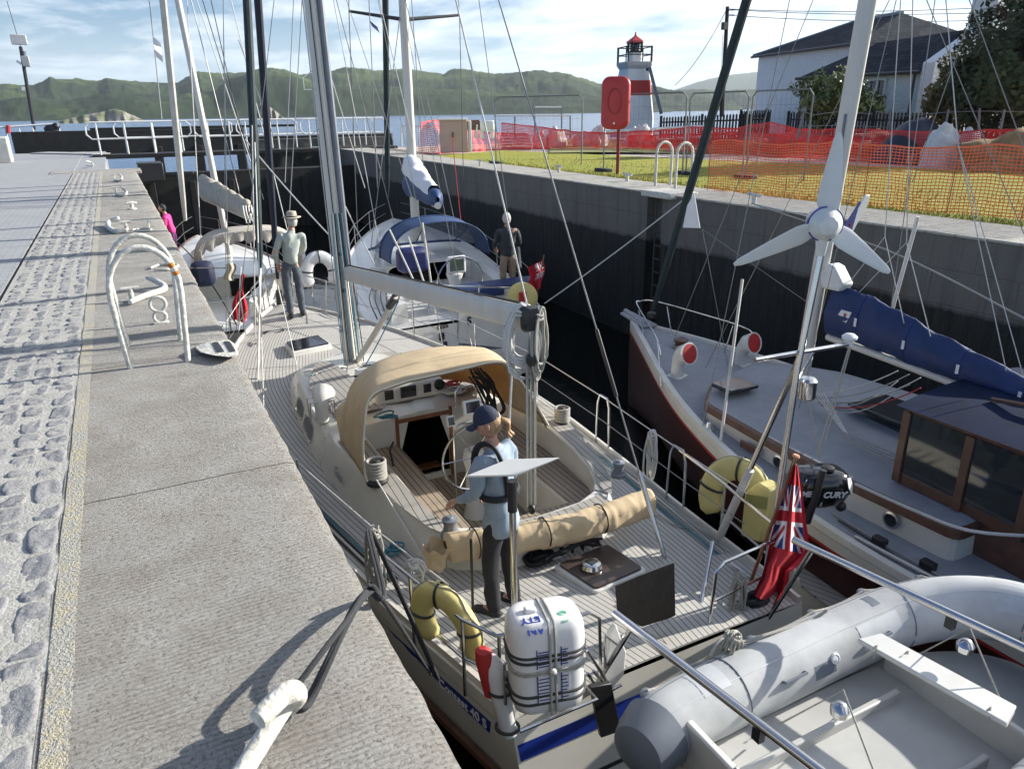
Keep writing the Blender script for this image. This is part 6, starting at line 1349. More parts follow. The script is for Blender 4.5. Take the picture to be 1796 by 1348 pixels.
# horseshoe lifebuoys
def horseshoe(label, c, right, up, s_, group='yellow horseshoe lifebuoys', openup=False):
    right = Vector(right).normalized(); up = Vector(up).normalized(); n_ = right.cross(up)
    r = thing('horseshoe_lifebuoy', label, 'lifebuoy', c, group); pts = []
    N = 26
    for i in range(N+1):
        a = lerp(-1.12*pi+ -.0, .12*pi, i/N)+pi; a = lerp(-.22*pi, 1.22*pi, i/N)
        pts.append(Vector(c)+right*(.20*s_*cos(a))+up*(.24*s_*sin(a)))
    rs = [.055*s_]+[.085*s_]*(N-1)+[.055*s_]; rings = []
    for i, p in enumerate(pts):
        t = (pts[min(i+1, N)]-pts[max(0, i-1)]).normalized(); b_ = n_; c2 = t.cross(b_)
        rings.append([p+c2*(rs[i]*cos(a)*(abs(cos(a))**-.3 if abs(cos(a)) > .05 else 1))+b_*(rs[i]*.62*sin(a)*(abs(sin(a))**-.3 if abs(sin(a)) > .05 else 1)) for a in [2*pi*j/16 for j in range(16)]])
    MB().loft(rings).build('foam_ring', M['yellow'], r, angle=70)
    for i in (5, 13, 21):
        t = (pts[i+1]-pts[i-1]).normalized(); c2 = t.cross(n_); T('strap', [pts[i]+c2*(.092*s_*cos(a))+n_*(.062*s_*sin(a)) for a in [2*pi*j/16 for j in range(16)]], .010*s_, M['dark'], r, 5)
    T('grab_line', [p+(p-Vector(c)).normalized()*.088*s_+n_*.02*sin(i*1.2) for i, p in enumerate(pts[1:-1])], .006, M['rope'], r, 5)
    return r
cA = PY(752, 1075, 3.72); horseshoe('yellow horseshoe lifebuoy on the near quarter rail, left of the white canister', V(1.43, 3.80, -1.58), V(.45, -.80, 0), V(-.12,.1,1), 1.0)
cB = V(4.30, 4.35, -1.42); cB = PX(1290, 878, 4.36); horseshoe('yellow horseshoe lifebuoy on the far quarter rail by the pole strut', cB, V(.25, -.9, 0), V(.1,0,1), 1.25)
cD = PX(1340, 890, 4.42)
mb = MB(); 
r = thing('rescue_sling_bag', 'boxy yellow rescue sling bag beside the far quarter horseshoe buoy', 'rescue bag', cD)
q = [PX(x, y, 4.36) for x, y in ((1318, 858), (1340, 842), (1362, 856), (1358, 900), (1345, 948), (1310, 935))]
MB().plate(q, .16).build('bag', M['yellow'], r, bevel=.02)
MB().plate([PX(x, y, 4.36)+V(-.086,0,0) for x, y in ((1322, 862), (1360, 868), (1358, 890), (1320, 880))], .004).build('printed_panel', mat('olive_print', (.25,.26,.08), .7), r)
# white bottle-shaped danbuoy / lamp canister in a red holder
r = thing('danbuoy_case', 'white bottle-shaped case in a red holder, left of the liferaft canister', 'buoy case', V(1.50, 3.24, -1.95))
pc = V(1.53, 3.12, 0); ax0 = V(1.49, 3.20, -1.40)-V(0,0,0)
def sring(c, w_, d_, n=18): return [c+V(cos(radians(-40))*w_*cos(a)-sin(radians(-40))*d_*sin(a), sin(radians(-40))*w_*cos(a)+cos(radians(-40))*d_*sin(a), 0) for a in [2*pi*i/n for i in range(n)]]
b0, b1 = V(1.56, 3.16, -2.0), V(1.50, 3.24, -1.42)
MB().loft([sring(b0.lerp(b1, t), w_, d_) for t, w_, d_ in ((0, .03, .03), (.05, .055, .05), (.55, .068, .055), (.75, .07, .055), (.88, .06, .05), (.95, .035, .03), (1, .015, .015))]).build('case', M['plast'], r)
for t in (.12, .58): MB().tube(sring(b0.lerp(b1, t), .072, .060), .010, 6, close=True).build('clamp', M['rubber'], r)
MB().loft([sring(b0.lerp(b1, t)+V(-.045, .03, 0), w_, d_) for t, w_, d_ in ((.5, .05, .03), (.9, .06, .045), (1.04, .05, .04), (1.08, .02, .02))]).build('red_holder', M['red'], r)
# satellite dish on its pole
r = thing('satellite_dish', 'flat white satellite antenna panel on a pole by the person in blue', 'antenna', (2.13, 4.10, -1.98))
dz = [PY(*q, 4.08) for q in ((815, 836), (897, 838))]
pq = [P(815, 836, -.60), P(905, 834, -.62), P(981, 803, -.57), P(890, 806, -.55)]
pl4 = MB().plate(pq, .02).build('panel', M['gel'], r, bevel=.004)
dh_ = PY(898, 838, 3.78); T('pole', [V(dh_.x+.01, 3.78, -1.96), V(dh_.x, 3.78, -.82)], .023, M['steel'], r, 12); T('pole_head', [V(dh_.x, 3.78, -.84), V(dh_.x, 3.78, -.62)], .032, M['dark'], r, 10)
T('mounting_strap', [V(dh_.x+.03*cos(a), 3.78+.03*sin(a), -1.86) for a in [2*pi*i/12 for i in range(12)]], .012, M['rope'], r, 5)
T('staff', [P(832, 1165, -1.95), PY(826, 945, 3.75)], .010, M['dark'], r, 6)
# black ribbed mat hung between poles
q = [PY(x, y, 3.42) for x, y in ((1079, 1026), (1182, 987), (1184, 1078), (1172, 1084), (1125, 1098), (1083, 1075))]
g = NG('ribbed_black_mat'); sx = g.n('ShaderNodeSeparateXYZ', {0: g.n('ShaderNodeNewGeometry').outputs['Position']}); fr = g.math('FRACT', g.math('MULTIPLY', sx.outputs[0], 95)); g.col(g.mix(g.math('MULTIPLY', g.noise(g.mapc('Object'), 7, 4), g.math('GREATER_THAN', fr, .35)), (.016,.014,.012,1), (.10,.08,.06,1))); g.bump(fr, .8, .006); g.b.inputs['Roughness'].default_value = .8
r = thing('ribbed_mat', 'black ribbed mat hanging on the aft rail right of the white canister', 'mat', q[2])
MB().plate(q, .012).build('mat', g.m, r, bevel=.003)
T('hanging_line', [q[0]+V(-.02,0,.0), q[0].lerp(q[1], .5)+V(0,0,.015), q[1]+V(.02,0,.01)], .006, M['rope'], r, 5)
# outboard bracket, transom pad
r = thing('outboard_bracket', 'stainless bracket with white board and dark pad on the transom', 'outboard bracket', V(2.5, 3.1, -2.0))
q = [PY(x, y, 3.02) for x, y in ((1034, 1202), (1070, 1195), (1087, 1278), (1052, 1290))]; MB().plate(q, .035).build('transom_pad', M['dark'], r, bevel=.004)
q = [PY(x, y, 3.10) for x, y in ((1066, 1110), (1078, 1092), (1096, 1140), (1092, 1180), (1070, 1205), (1056, 1195))]; MB().plate(q, .04).build('motor_board', M['gel'], r, bevel=.01)
mb = MB()
for a, b in (((1030, 1140), (1068, 1200)), ((1040, 1175), (1072, 1215)), ((1068, 1212), (1090, 1200)), ((1030, 1180), (1050, 1210)), ((1060, 1110), (1062, 1170)), ((1060, 1112), (1090, 1135))): mb.tube([PY(*a, 3.06), PY(*b, 3.04)], .010, 6)
mb.build('frame', M['steel'], r)
# ensign and its staff
r = thing('red_ensign', 'large drooping red ensign on a varnished staff at the near yacht\'s quarter', 'flag', P(1325, 1040, -1.95), 'red ensigns')
s0, s1 = PY(1316, 1022, 3.42), PY(1396, 800, 3.30)
T('staff', [s0, s1], .014, M['wood'], r, 8); MB().lathe([(.001,-.01),(.02,-.008),(.028,.0),(.022,.012),(.001,.016)], s1, 14, axis=s1-s0).build('truck', mat('copper_knob', (.55,.25,.14), .35), r)
def flagpts(px):
    return px
rows = [  # y, left x, right x along the drooping cloth (hoist at the left)
 (812, 1391, 1400), (835, 1382, 1404), (860, 1374, 1408), (885, 1366, 1411), (910, 1360, 1414), (935, 1353, 1418), (960, 1348, 1419), (985, 1343, 1385), (1010, 1336, 1382), (1030, 1326, 1376), (1044, 1322, 1360)]
def fl(u, v):
    i = v*(len(rows)-1); a = int(min(i, len(rows)-2)); f = i-a; y = lerp(rows[a][0], rows[a+1][0], f); xl = lerp(rows[a][1], rows[a+1][1], f); xr = lerp(rows[a][2], rows[a+1][2], f)
    return PY(lerp(xl, xr, u), y + (18*u if v > .55 else 6*u), 3.30+.05*sin(u*9+v*2)*(.3+v)+.02*sin(u*21))
g = NG('ensign_cloth'); uvn = g.n('ShaderNodeTexCoord').outputs['UV']; sp_ = g.n('ShaderNodeSeparateXYZ', {0: uvn}); ux, uy = sp_.outputs[0], sp_.outputs[1]
# union flag in the canton: coordinates 0..1 in both directions
cx0 = g.math('SUBTRACT', ux, .5); cy0 = g.math('SUBTRACT', uy, .5); ab = lambda x: g.math('ABSOLUTE', x)
d1 = ab(g.math('SUBTRACT', cx0, cy0)); d2 = ab(g.math('ADD', cx0, cy0))
dm = g.math('MINIMUM', d1, d2); cr_ = g.math('MINIMUM', ab(cx0), ab(cy0))
def lt(a, b): return g.math('LESS_THAN', a, b)
c = g.mix(lt(dm, .15), (.012,.025,.16,1), (.70,.70,.72,1)); c = g.mix(lt(dm, .055), c, (.42,.012,.025,1)); c = g.mix(lt(cr_, .15), c, (.70,.70,.72,1)); c = g.mix(lt(cr_, .085), c, (.42,.012,.025,1))
incan = g.math('MULTIPLY', g.math('MULTIPLY', lt(ux, 1.0), lt(uy, 1.0)), g.math('MULTIPLY', g.math('GREATER_THAN', ux, 0), g.math('GREATER_THAN', uy, 0)))
g.col(g.mix(incan, (.42,.012,.025,1), c)); g.b.inputs['Roughness'].default_value = .75; g.bump(g.noise(g.mapc('Object'), 25, 3), .3, .01); M['ens'] = g.m
def flagmesh(name, parent, fn, nu, nv, uvf, m=None):
    mb = MB(); mb.grid(fn, nu, nv); me_uv = [uvf(i/nu, j/nv) for i in range(nu+1) for j in range(nv+1)]
    o = mb.build(name, m or M['ens'], parent, angle=180); me = o.data; ul = me.uv_layers.new(name='uv')
    for l in me.loops: ul.data[l.index].uv = me_uv[l.vertex_index]
    return o
o_ = flagmesh('cloth', r, fl, 26, 60, lambda u, v: ((v-.15)/.44, u*1.2-.05) if v < .59 else (2, 2)); 
# outboard motor hanging
oc = PY(1436, 850, 3.75); KO = 1.28
r = thing('outboard_motor', 'black outboard motor hoisted by lines beside the red ensign', 'outboard motor', oc)
fw2 = V(RT.x, RT.y, 0).normalized(); dv2 = V(-fw2.y, fw2.x, 0)
def oring(z, a, b, sh=0, n=24):
    out = []
    for i in range(n):
        t = 2*pi*i/n; q = (abs(cos(t))**3.2+abs(sin(t))**3.2)**(-1/3.2); out.append(oc+(fw2*(a*cos(t)*q+sh)+dv2*(b*sin(t)*q)+V(0,0,z*.92))*KO)
    return out
tiltm = Matrix.Rotation(radians(4), 3, 'Y')
MB().loft([oring(-.13, .13, .09, -.01), oring(-.10, .16, .11, 0), oring(-.03, .185, .13, 0), oring(.05, .18, .13, 0), oring(.10, .165, .12, 0), oring(.125, .13, .09, 0), oring(.135, .06, .04, 0)]).build('cowling', mat('gloss_black', (.010,.010,.011), .15, var=.1, coat=.6), r, angle=60)
MB().lathe([(.055, 0), (.05, .02), (.02, .03)], oc+KO*(fw2*.03-dv2*.03+V(0,0,.13)), 18).build('starter_cap', M['dark'], r)
T('clamp_bracket', [oc+KO*(-fw2*.05-dv2*.14+V(0,0,.18)), oc+KO*(-fw2*.08-dv2*.15+V(0,0,-.02)), oc+KO*(-fw2*.10-dv2*.13+V(0,0,-.20))], .030, M['dark'], r)
MB().beam(oc+KO*(-fw2*.10+V(0,0,-.10)), oc+KO*(-fw2*.09+V(0,0,-.30)), .08, .12).build('leg', M['dark'], r, bevel=.02)
T('gear_shaft', [oc-fw2*.10+V(0,0,-.28), oc-fw2*.09+V(0,0,-.42)], .018, M['dark'], r)
MB().ball(oc+KO*(fw2*.14-dv2*.05+V(0,0,-.13)), .045, 7).build('tank_cap', M['dark'], r)
def ring_pt(a, z, off=.002): q = (abs(cos(a))**3.2+abs(sin(a))**3.2)**(-1/3.2); return oc+fw2*((.187+off)*cos(a)*q)+dv2*((.132+off)*sin(a)*q)+V(0,0,z)
q = [oc+KO*(fw2*x-dv2*y+V(0,0,z)) for x, y, z in ((.115,.128,.115), (.14,.12,.11), (.19,.06,.03), (.195,.03,-.05), (.18,.09,-.03), (.13,.136,.05))]; MB().plate(q, .004).build('decal', M['flagwhite'], r)
text(r, 'ME', oc+KO*(-fw2*.13-dv2*.136+V(0,0,.005)), fw2, V(0,0,1), .07, mat('silver_lettering', (.5,.5,.5), .4), .002, .003, .2)
text(r, 'CURY', oc+KO*(fw2*.045-dv2*.140+V(0,0,.0)), fw2, V(0,0,1), .07, bpy.data.materials['silver_lettering'], .002, .003, .2)
text(r, '5', oc+KO*(-fw2*.03-dv2*.132+V(0,0,-.07)), fw2, V(0,0,1), .04, bpy.data.materials['silver_lettering'], .002, .001, .2)
# model name on the blue stripe
ya, yb_ = 4.05, 3.30
pA = V(cxC(ya)-hbC(ya)*.99-.007, ya, gzC(ya)-.24); pB_ = V(cxC(yb_)-hbC(yb_)*.99-.007, yb_, gzC(yb_)-.24)
text(Y1, 'Contest 40 S', pA.lerp(pB_, .42)+V(-.004,0,0), pB_-pA, V(-.05, 0, 1), .105, M['flagwhite'], .0015, .001, 0)
ngl = P(597, 826, -1.8); a_ = V(1.455, 6.75, -1.80); text(Y1, 'Gaia', V(1.50, 6.72, -1.78)+V(-.045,0,0), V(.03, -1, 0), V(.12, 0, 1), .15, M['greydk'], .001, .0, .3)
# ================================================================ davits and inflatable
dA0, dA1 = V(2.20, 3.05, -1.22), V(2.36, 1.0, -1.20)
dA0 = P(1082, 1078, -1.20); dA1 = P(1440, 1352, -1.20); dB0 = P(1396, 948, -1.20); dB1 = P(1800, 1137, -1.20)
for a, b, e in ((dA0, dA1, P(1082, 1150, -1.95)), (dB0, dB1, V(3.86, 3.25, -1.96))):
    d = (b-a).normalized(); T('davit', [a-d*.02, b+d*.35], .026, M['steel'], Y1, 14); T('davit_leg', [a+d*.12-V(0,0,.02), V((a+d*.1).x, 3.22, -1.98)], .018, M['steel'], Y1, 8)
    MB().box(a+d*1.02+V(0,0,-.05), (.04,.05,.09)).build('davit_block', M['dark'], Y1)
D = thing('inflatable_dinghy', 'grey inflatable dinghy slung across the stern on steel davits', 'dinghy', (3.3, 2.2, -1.8))
zt = -1.72
tr_ = .205
# centre line of the two tubes: port/aft cone -> along far side -> bow -> near side -> cone
far_ = [V(2.02, 2.46, zt), V(2.22, 2.53, zt), V(2.6, 2.56, zt), V(3.2, 2.57, zt), V(3.8, 2.56, zt+.02), V(4.25, 2.50, zt+.07), V(4.62, 2.28, zt+.15), V(4.80, 1.95, zt+.19), V(4.66, 1.62, zt+.15), V(4.35, 1.34, zt+.07), V(3.9, 1.23, zt+.02), V(3.2, 1.20, zt), V(2.6, 1.21, zt), V(2.22, 1.24, zt), V(2.02, 1.30, zt)]
far_ = [V(p.x, p.y+.03, p.z) for p in far_]
sp = spline(far_, 7); m_ = len(sp); rs = [tr_*interp([0, 3, 8, 14], [.42, .72, .92, 1], min(i, m_-1-i)) for i in range(m_)]
MB().tube(sp, rs, 28).build('buoyancy_tube', M['greywet'], D)
for e, n_ in ((0, 1), (m_-1, -1)):
    c0 = sp[e]; cn = sp[e+7*n_]; MB().tube([c0+(c0-cn)*.30, c0+(c0-cn)*.22, c0+(c0-cn)*.05, c0.lerp(cn, .35), c0.lerp(cn, .85)], [.03, .10, .155, .186, .209], 24).build('stern_cone', M['greydk'], D)
for off, rr_ in ((.0, .012), ):
    mb = MB(); mb.tube([p+V(0,0,-.02)+ (V(0,1,0) if i < m_/2 else V(0,-1,0))*0 for i, p in enumerate(sp)], .01, 4)
def tubept(i, ang, k=1.0):
    t = (sp[min(i+1, m_-1)]-sp[max(0, i-1)]).normalized(); side = V(t.y, -t.x, 0).normalized(); # to the outside? 
    side = -side if side.dot(sp[i]-V(3.3, 1.9, zt)) < 0 else side
    return sp[i]+side*(rs[i]*k*cos(ang))+V(0,0,rs[i]*k*sin(ang))
mb = MB(); mb.loft([[tubept(i, radians(a), kk) for a, kk in ((-14, 1.0), (-14, 1.07), (-2, 1.09), (6, 1.07), (6, 1.0))] for i in range(6, m_-6)], cap=True); mb.build('rubbing_strake', M['greydk'], D)
for a0 in (62, 115):
    mb = MB(); mb.tube([tubept(i, radians(a0), 1.003) for i in range(5, m_-5)], .004, 5); mb.build('seam_tape', M['greydk'] if a0 == 62 else mat('pale_seam', (.5,.52,.54), .5), D)
for i in (16, 34, m_//2, m_-35, m_-17):
    MB().tube([tubept(i, radians(a), 1.004) for a in range(-170, 181, 12)], .005, 5).build('seam_tape', M['greydk'], D)
def tpatch(i0, i1, a0, a1, mt, nm='patch', k=1.006):
    MB().grid(lambda u, v: tubept(int(lerp(i0, i1, u)+.5), radians(lerp(a0, a1, v)), k), max(2, i1-i0), 10).build(nm, mt, D)
M['patchg'] = mat('light_patch', (.47,.49,.51), .6, var=.1, vscale=8)
for i0, i1, a0, a1, mt in ((12, 15, 60, 120, 'patchg'), (19, 21, 20, 60, 'greydk'), (27, 32, 120, 165, 'patchg'), (38, 41, 60, 110, 'patchg'), (44, 50, 30, 150, 'patchg'), (22, 24, 150, 175, 'greydk'), (m_-30, m_-26, 120, 170, 'patchg'), (m_-20, m_-17, 60, 110, 'patchg'), (30, 31, 70, 100, 'greydk')): tpatch(i0, i1, a0, a1, M[mt])
for i in (20, 29): T('carry_handle', [tubept(i-1, radians(150), 1.0), tubept(i-1, radians(150), 1.12), tubept(i+1, radians(150), 1.12), tubept(i+1, radians(150), 1.0)], .010, M['greydk'], D, 6)
tpatch(33, 36, -10, 30, M['greydk'], 'fender_patch')
# life line and its patches
mb = MB(); lp = []
for i in range(8, m_-8, 6):
    c_ = tubept(i, radians(38), 1.01); MB().ball(c_, .045, 6, (1, 1, .45)).build('line_patch', M['greydk'], D); lp.append(c_)
for a, b in zip(lp, lp[1:]): mb.tube(sag(a+V(0,0,.02), b+V(0,0,.02), .03, 8), .009, 6)
mb.build('life_line', M['rope'], D)
mb = MB(); coil(mb, PY(1285, 1125, 2.72)+V(0,0,.06), .15, .12, 8, .008, 9, V(1,.2,0)); mb.tube(spline([PY(1245, 1150, 2.72), PY(1265, 1120, 2.74), PY(1300, 1125, 2.72), PY(1345, 1112, 2.70), PY(1420, 1088, 2.68), PY(1450, 1070, 2.66)], 5), .010, 6); mb.build('fuzzy_painter', M['rope'], D)
# floor, transom, keelson, thwart
fl_ = [(p.x, p.y) for p in sp[8:m_-8]]; fl_ = [(lerp(x, 3.3, .03), lerp(y, 1.92, .22)) for x, y in fl_]
M['grp'] = mat('grey_white_hull', (.46,.46,.44), .45, var=.08, vscale=4)
MB().prism(fl_, zt-.20, zt-.15).build('floor', M['grp'], D)
MB().prism([(lerp(x, 3.3, .0), lerp(y, 1.92, -.15)) for x, y in fl_], zt-.36, zt-.20, -.0).build('hull_bottom', M['grp'], D)
mb = MB(); q = [(2.32, 1.36), (2.37, 1.36), (2.37, 2.44), (2.32, 2.44)]; mb.loft([[V(x, y, zt-.32) for x, y in q], [V(x-.03, y, zt+.13) for x, y in q]]); mb.build('transom', M['gel'], D, bevel=.015)
mb = MB(); mb.box((2.305, 1.9, zt+.02), (.03, .34, .24)); mb.build('motor_pad', M['dark'], D, bevel=.01)
for y in (2.18, 1.62): mb = MB(); mb.box((3.05, y, zt-.12), (1.45, .04, .08)); mb.build('stringer', M['grp'], D, bevel=.01)
mb = MB(); mb.box((3.95, 1.9, zt-.05), (.05, 1.0, .22)); mb.build('forward_step', M['grp'], D, bevel=.015)
th = [P(1503, 1122, -1.52), P(1545, 1112, -1.52), P(1783, 1240, -1.52), P(1765, 1272, -1.52)]
o_ = MB().plate(th, .028).build('thwart', M['gel'], D, bevel=.008)
MB().plate([p-V(0,0,.022) for p in [th[0].lerp(th[1], .1), th[0].lerp(th[1], .9), th[3].lerp(th[2], .9), th[3].lerp(th[2], .1)]], .012).build('thwart_rib', M['alu'], o_)
for px_, py_ in ((1535, 1136), (1590, 1146), (1735, 1245)): c_ = P(px_, py_, -1.50); T('thwart_lacing', [c_+V(-.02,0,.004), c_+V(0,0,.018), c_+V(.03,.01,.004), c_+V(-.04,-.03,-.04)], .004, M['rope'], o_, 5)
vv = P(1412, 1223, -1.62); side_ = V(-.1, -1, .35).normalized()
MB().lathe([(.035, -.01), (.035, .006), (.026, .012), (.02, .008), (.001, .01)], tubept(24, radians(152), 1.0), 18, axis=tubept(24, radians(152), 1.2)-sp[24]).build('inflation_valve', M['plast'], D)
for x, y in ((3.95, 1.9), (2.9, 1.95)): c_ = V(x, y, zt-.1); T('lifting_strop', [V(x+.0, 2.3, zt-.05), V(x, 1.95, -1.24), V(x, 1.55, zt-.05)], .006, M['rope'], D, 5); MB().lathe([(.02,-.05),(.045,-.04),(.05,.0),(.03,.03),(.01,.04)], V(x, 1.95, -1.36), 14).build('lift_swivel', M['steel'], D)
# rope coils hung on rails
def hang(label, c, h, w_, n, m_, seed, d=V(1,-.4,0), r_=.009):
    mb = MB(); coil(mb, c, h, w_, n, r_, seed, d); return tag(mb.build('rope_coil', m_), label, 'rope coil', 'coiled ropes hung on the near yacht\'s rails')
hang('grey rope coil hung on the quay-side rail near the cockpit', P(655, 925, -1.38), .46, .12, 10, M['rope'], 21, V(.4,-1,0))
hang('small rope coil on the quay-side rail beside the yellow horseshoe', P(725, 985, -1.42), .16, .10, 6, M['ropew'], 22)
hang('long rope coil hung on the second rail hoop of the far side', PX(1145, 755, 4.42), .50, .09, 12, M['ropew'], 23, V(.3,-1,0))
hang('rope coil hanging by the far quarter horseshoe lifebuoy', PX(1256, 815, 4.36), .28, .08, 9, M['rope'], 24, V(.3,-1,0))
hang('rope coil hanging below the red ensign on the stern rail', PY(1297, 1005, 3.35), .34, .09, 9, M['rope'], 25)
mb = MB(); pile(mb, P(1325, 1060, -1.93), .11, 6, .012, 44, .08); tag(mb.build('rope_heap', M['ropeb']), 'dark rope heap at the foot of the red ensign staff', 'rope')
# ================================================================ the red-hulled boat
M['redhull'] = mat('dark_red_hull', (.035,.007,.006), .45, var=.2, coat=.05)
M['gdeck'] = mat('pale_grey_deck', (.27,.285,.305), .7, var=.08, vscale=6, bump=.2, bscale=60)
def mkprof(ys, hs, cs):
    sp_ = spline([V(a, b, c) for a, b, c in zip(ys, hs, cs)], 4); Y_ = [p.x for p in sp_]
    return (lambda y: max(.02, interp(Y_, [p.y for p in sp_], y))), (lambda y: interp(Y_, [p.z for p in sp_], y))
hbR, cxR = mkprof([-1.5, 0, 2, 3.67, 5.07, 6.4, 7.4, 8.2, 9.0, 9.75], [1.5, 1.75, 1.84, 1.83, 1.66, 1.27, .95, .66, .34, .05], [6.98, 6.98, 6.98, 6.95, 6.93, 6.9, 6.98, 7.08, 7.16, 7.25])
gzR = lambda y: -2.03+.26*smoothstep(3, 10, y)
stR = [-1.5+11.25*i/40 for i in range(41)]
Y2 = thing('motor_sailer', 'dark red motor sailer with grey decks, wooden wheelhouse and blue sail cover by the wall', 'motor sailer', (6.9, 4, WATER), 'sailing yachts in the lock')
hull('hull', Y2, stR, gzR, hbR, cxR, M['redhull'])
bandstrip('sheer_strake', Y2, stR, hbR, cxR, gzR, .0, .10, 1.0, 1.0, M['cream'])
bandstrip('red_line', Y2, stR, hbR, cxR, gzR, .10, .13, 1.0, .998, M['red'], off=.007)
deckmesh('deck', Y2, stR, gzR, hbR, cxR, M['gdeck'], uv=False, dz=.01)
side_rail('bulwark', Y2, stR, hbR, cxR, gzR, M['cream'], .09, .07, off=-.045)
T('bowsprit', [V(7.25, 9.4, gzR(9.7)+.08), V(7.42, 10.2, gzR(9.7)+.10)], .05, M['gdeck'], Y2, 6)
MB().prism([(7.12,9.3),(7.38,9.25),(7.52,10.15),(7.30,10.2)], gzR(9.7)+.05, gzR(9.7)+.10).build('bow_platform', M['gdeck'], Y2, bevel=.02)
TX, TS = 5.66, 8.2; zt_ = -1.68
pl = [(5.66, 3.05), (5.62, 4.0), (5.64, 5.0), (5.76, 6.25), (6.3, 6.75), (7.0, 6.9), (7.6, 6.75), (8.05, 6.3), (8.22, 5.0), (8.25, 3.05)]
mb = MB(); n_ = 0
def trk(f, z): return [V(lerp(x, 6.94, f), lerp(y, 5, f*.6), (z(x) if callable(z) else z)) for x, y in fillet(pl, .1, 3)]
MB().loft([trk(0, -2.1), trk(.02, zt_-.06)]).build('cabin_trunk', M['cream'], Y2, angle=30)
MB().loft([trk(-.012, zt_-.10), trk(-.012, zt_-.02), trk(.02, zt_)], cap=False).build('trunk_moulding', M['wood2'], Y2, angle=30)
zf = lambda x: zt_+.10*(1-((x-6.94)/1.3)**2)
MB().loft([trk(.02, zt_), trk(.10, zf), trk(.4, zf), trk(.7, zf), trk(.97, zf)]).build('trunk_roof', M['gdeck'], Y2, angle=60)
for y_, r_ in ((4.95, .055), (3.62, .06), (5.55, 0), (5.95, 0)):
    xs = interp([3.05, 4, 5, 6.25], [5.66, 5.62, 5.64, 5.76], y_)
    if r_:
        o_ = MB().lathe([(r_*1.35, 0), (r_*1.35, .012), (r_, .016), (r_, .010), (.001, .010)], (xs-.004, y_, -1.87), 22, axis=(-1, 0, 0)).build('porthole', M['steel'], Y2)
        MB().lathe([(r_, 0), (.001, .002)], (xs-.016, y_, -1.87), 20, axis=(-1, 0, 0)).build('pane', M['glass'], o_)
MB().box((5.625, 5.35, -1.87), (.02, .30, .085)).build('name_board', M['wood2'], Y2, bevel=.01)
MB().lathe([(.001, .05), (.03, .045), (.035, .02), (.055, -.03), (.06, -.035)], (5.60, 5.98, -1.85), 14).build('bell', M['steel'], Y2)
for a, b in (((6.0, 6.1), (6.45, 6.45)), ((6.9, 4.3), (7.5, 5.2))): MB().box(((a[0]+b[0])/2, (a[1]+b[1])/2, zf(6.6)+.03), (b[0]-a[0], b[1]-a[1], .05)).build('skylight', M['glass'], Y2, bevel=.015)
MB().prism([(6.35, 6.95), (7.0, 7.15), (6.95, 7.3), (6.3, 7.1)], -1.95, -1.86).build('forehatch', M['glass'], Y2)
for c_ in (P(1187, 668, -1.90), P(1298, 648, -1.90)):
    MB().box(c_+V(0,0,.02), (.24,.24,.14), rz=.3).build('vent_box', M['gel'], Y2, bevel=.02); cowl(Y2, c_+V(0,0,.08), 1.45, pi-.15, M['red'], 'cowl_vent')
c_ = P(1193, 618, -1.85); MB().lathe([(.12,0),(.10,.05),(.07,.12),(.11,.2),(.02,.24)], c_, 14).build('windlass', M['wood2'], Y2); mb = MB(); pile(mb, c_+V(0,0,.05), .13, 5, .012, 61, .1); mb.build('anchor_rope', M['rope'], Y2)
# wheelhouse
W0 = [(5.95, 3.85), (8.0, 3.95), (8.05, -.5), (5.80, -.5)]; zw0, zw1 = zt_+.02, -.97
def wp(f, z): return [V(lerp(x, 6.95, f), lerp(y, 1.7, f), z) for x, y in W0]
MB().loft([[V(x, y, -2.0) for x, y in [(5.95,3.1),(8.0,3.1),(8.05,-.5),(5.80,-.5)]], [V(x, y, zw0+.1) for x, y in [(5.95,3.1),(8.0,3.1),(8.05,-.5),(5.80,-.5)]]]).build('wheelhouse_base', M['wood2'], Y2, bevel=.01)
MB().loft([wp(0, zw0-.02), wp(0, zw0+.10)]).build('lower_panel', M['wood2'], Y2, bevel=.01)
posts = [(5.95, 3.85), (5.92, 3.25), (5.89, 2.72), (5.86, 1.6), (5.83, .6), (8.0, 3.95), (6.6, 3.88), (7.3, 3.91), (8.02, 2.5), (8.04, 1)]
for x, y in posts: MB().box((x, y, (zw0+zw1)/2), (.05, .075, zw1-zw0)).build('window_post', M['wood2'], Y2, bevel=.006)
MB().loft([wp(0, zw1-.02), wp(-.01, zw1+.05)]).build('head_rail', M['wood2'], Y2, bevel=.008)
rf = [V(lerp(x, 6.95, -.05), lerp(y, 1.7, -.03), zw1+.05) for x, y in W0]
def roofp(u, v): x = lerp(5.86, 8.1, u); return V(x, lerp(3.92, -.6, v), zw1+.055+.09*(1-(2*u-1)**2))
MB().grid(roofp, 16, 10).build('wheelhouse_roof', mat('dark_painted_roof', (.006,.014,.04), .9, var=.3, vscale=3, spec=.12), Y2)
for x_ in (6.45, ): T('grab_rail', [roofp(.28, .1)+V(0,0,.02), roofp(.28, .16)+V(0,0,.06), roofp(.28, .55)+V(0,0,.06), roofp(.28, .6)+V(0,0,.02)], .02, M['wood2'], Y2, 6)
gm = mat('wheelhouse_glass', (.10,.12,.13), .05, var=.1, trans=.75, spec=.6)
for (x0, y0), (x1, y1) in (((5.95,3.85),(5.92,3.25)), ((5.92,3.25),(5.89,2.72)), ((5.89,2.72),(5.86,1.6)), ((5.86,1.6),(5.83,.6)), ((5.95,3.85),(6.6,3.88)), ((6.6,3.88),(7.3,3.91)), ((7.3,3.91),(8.0,3.95))):
    MB().plate([V(x0, y0, zw0+.1), V(x1, y1, zw0+.1), V(x1, y1, zw1), V(x0, y0, zw1)], .006).build('window_pane', gm, Y2, smooth=False)
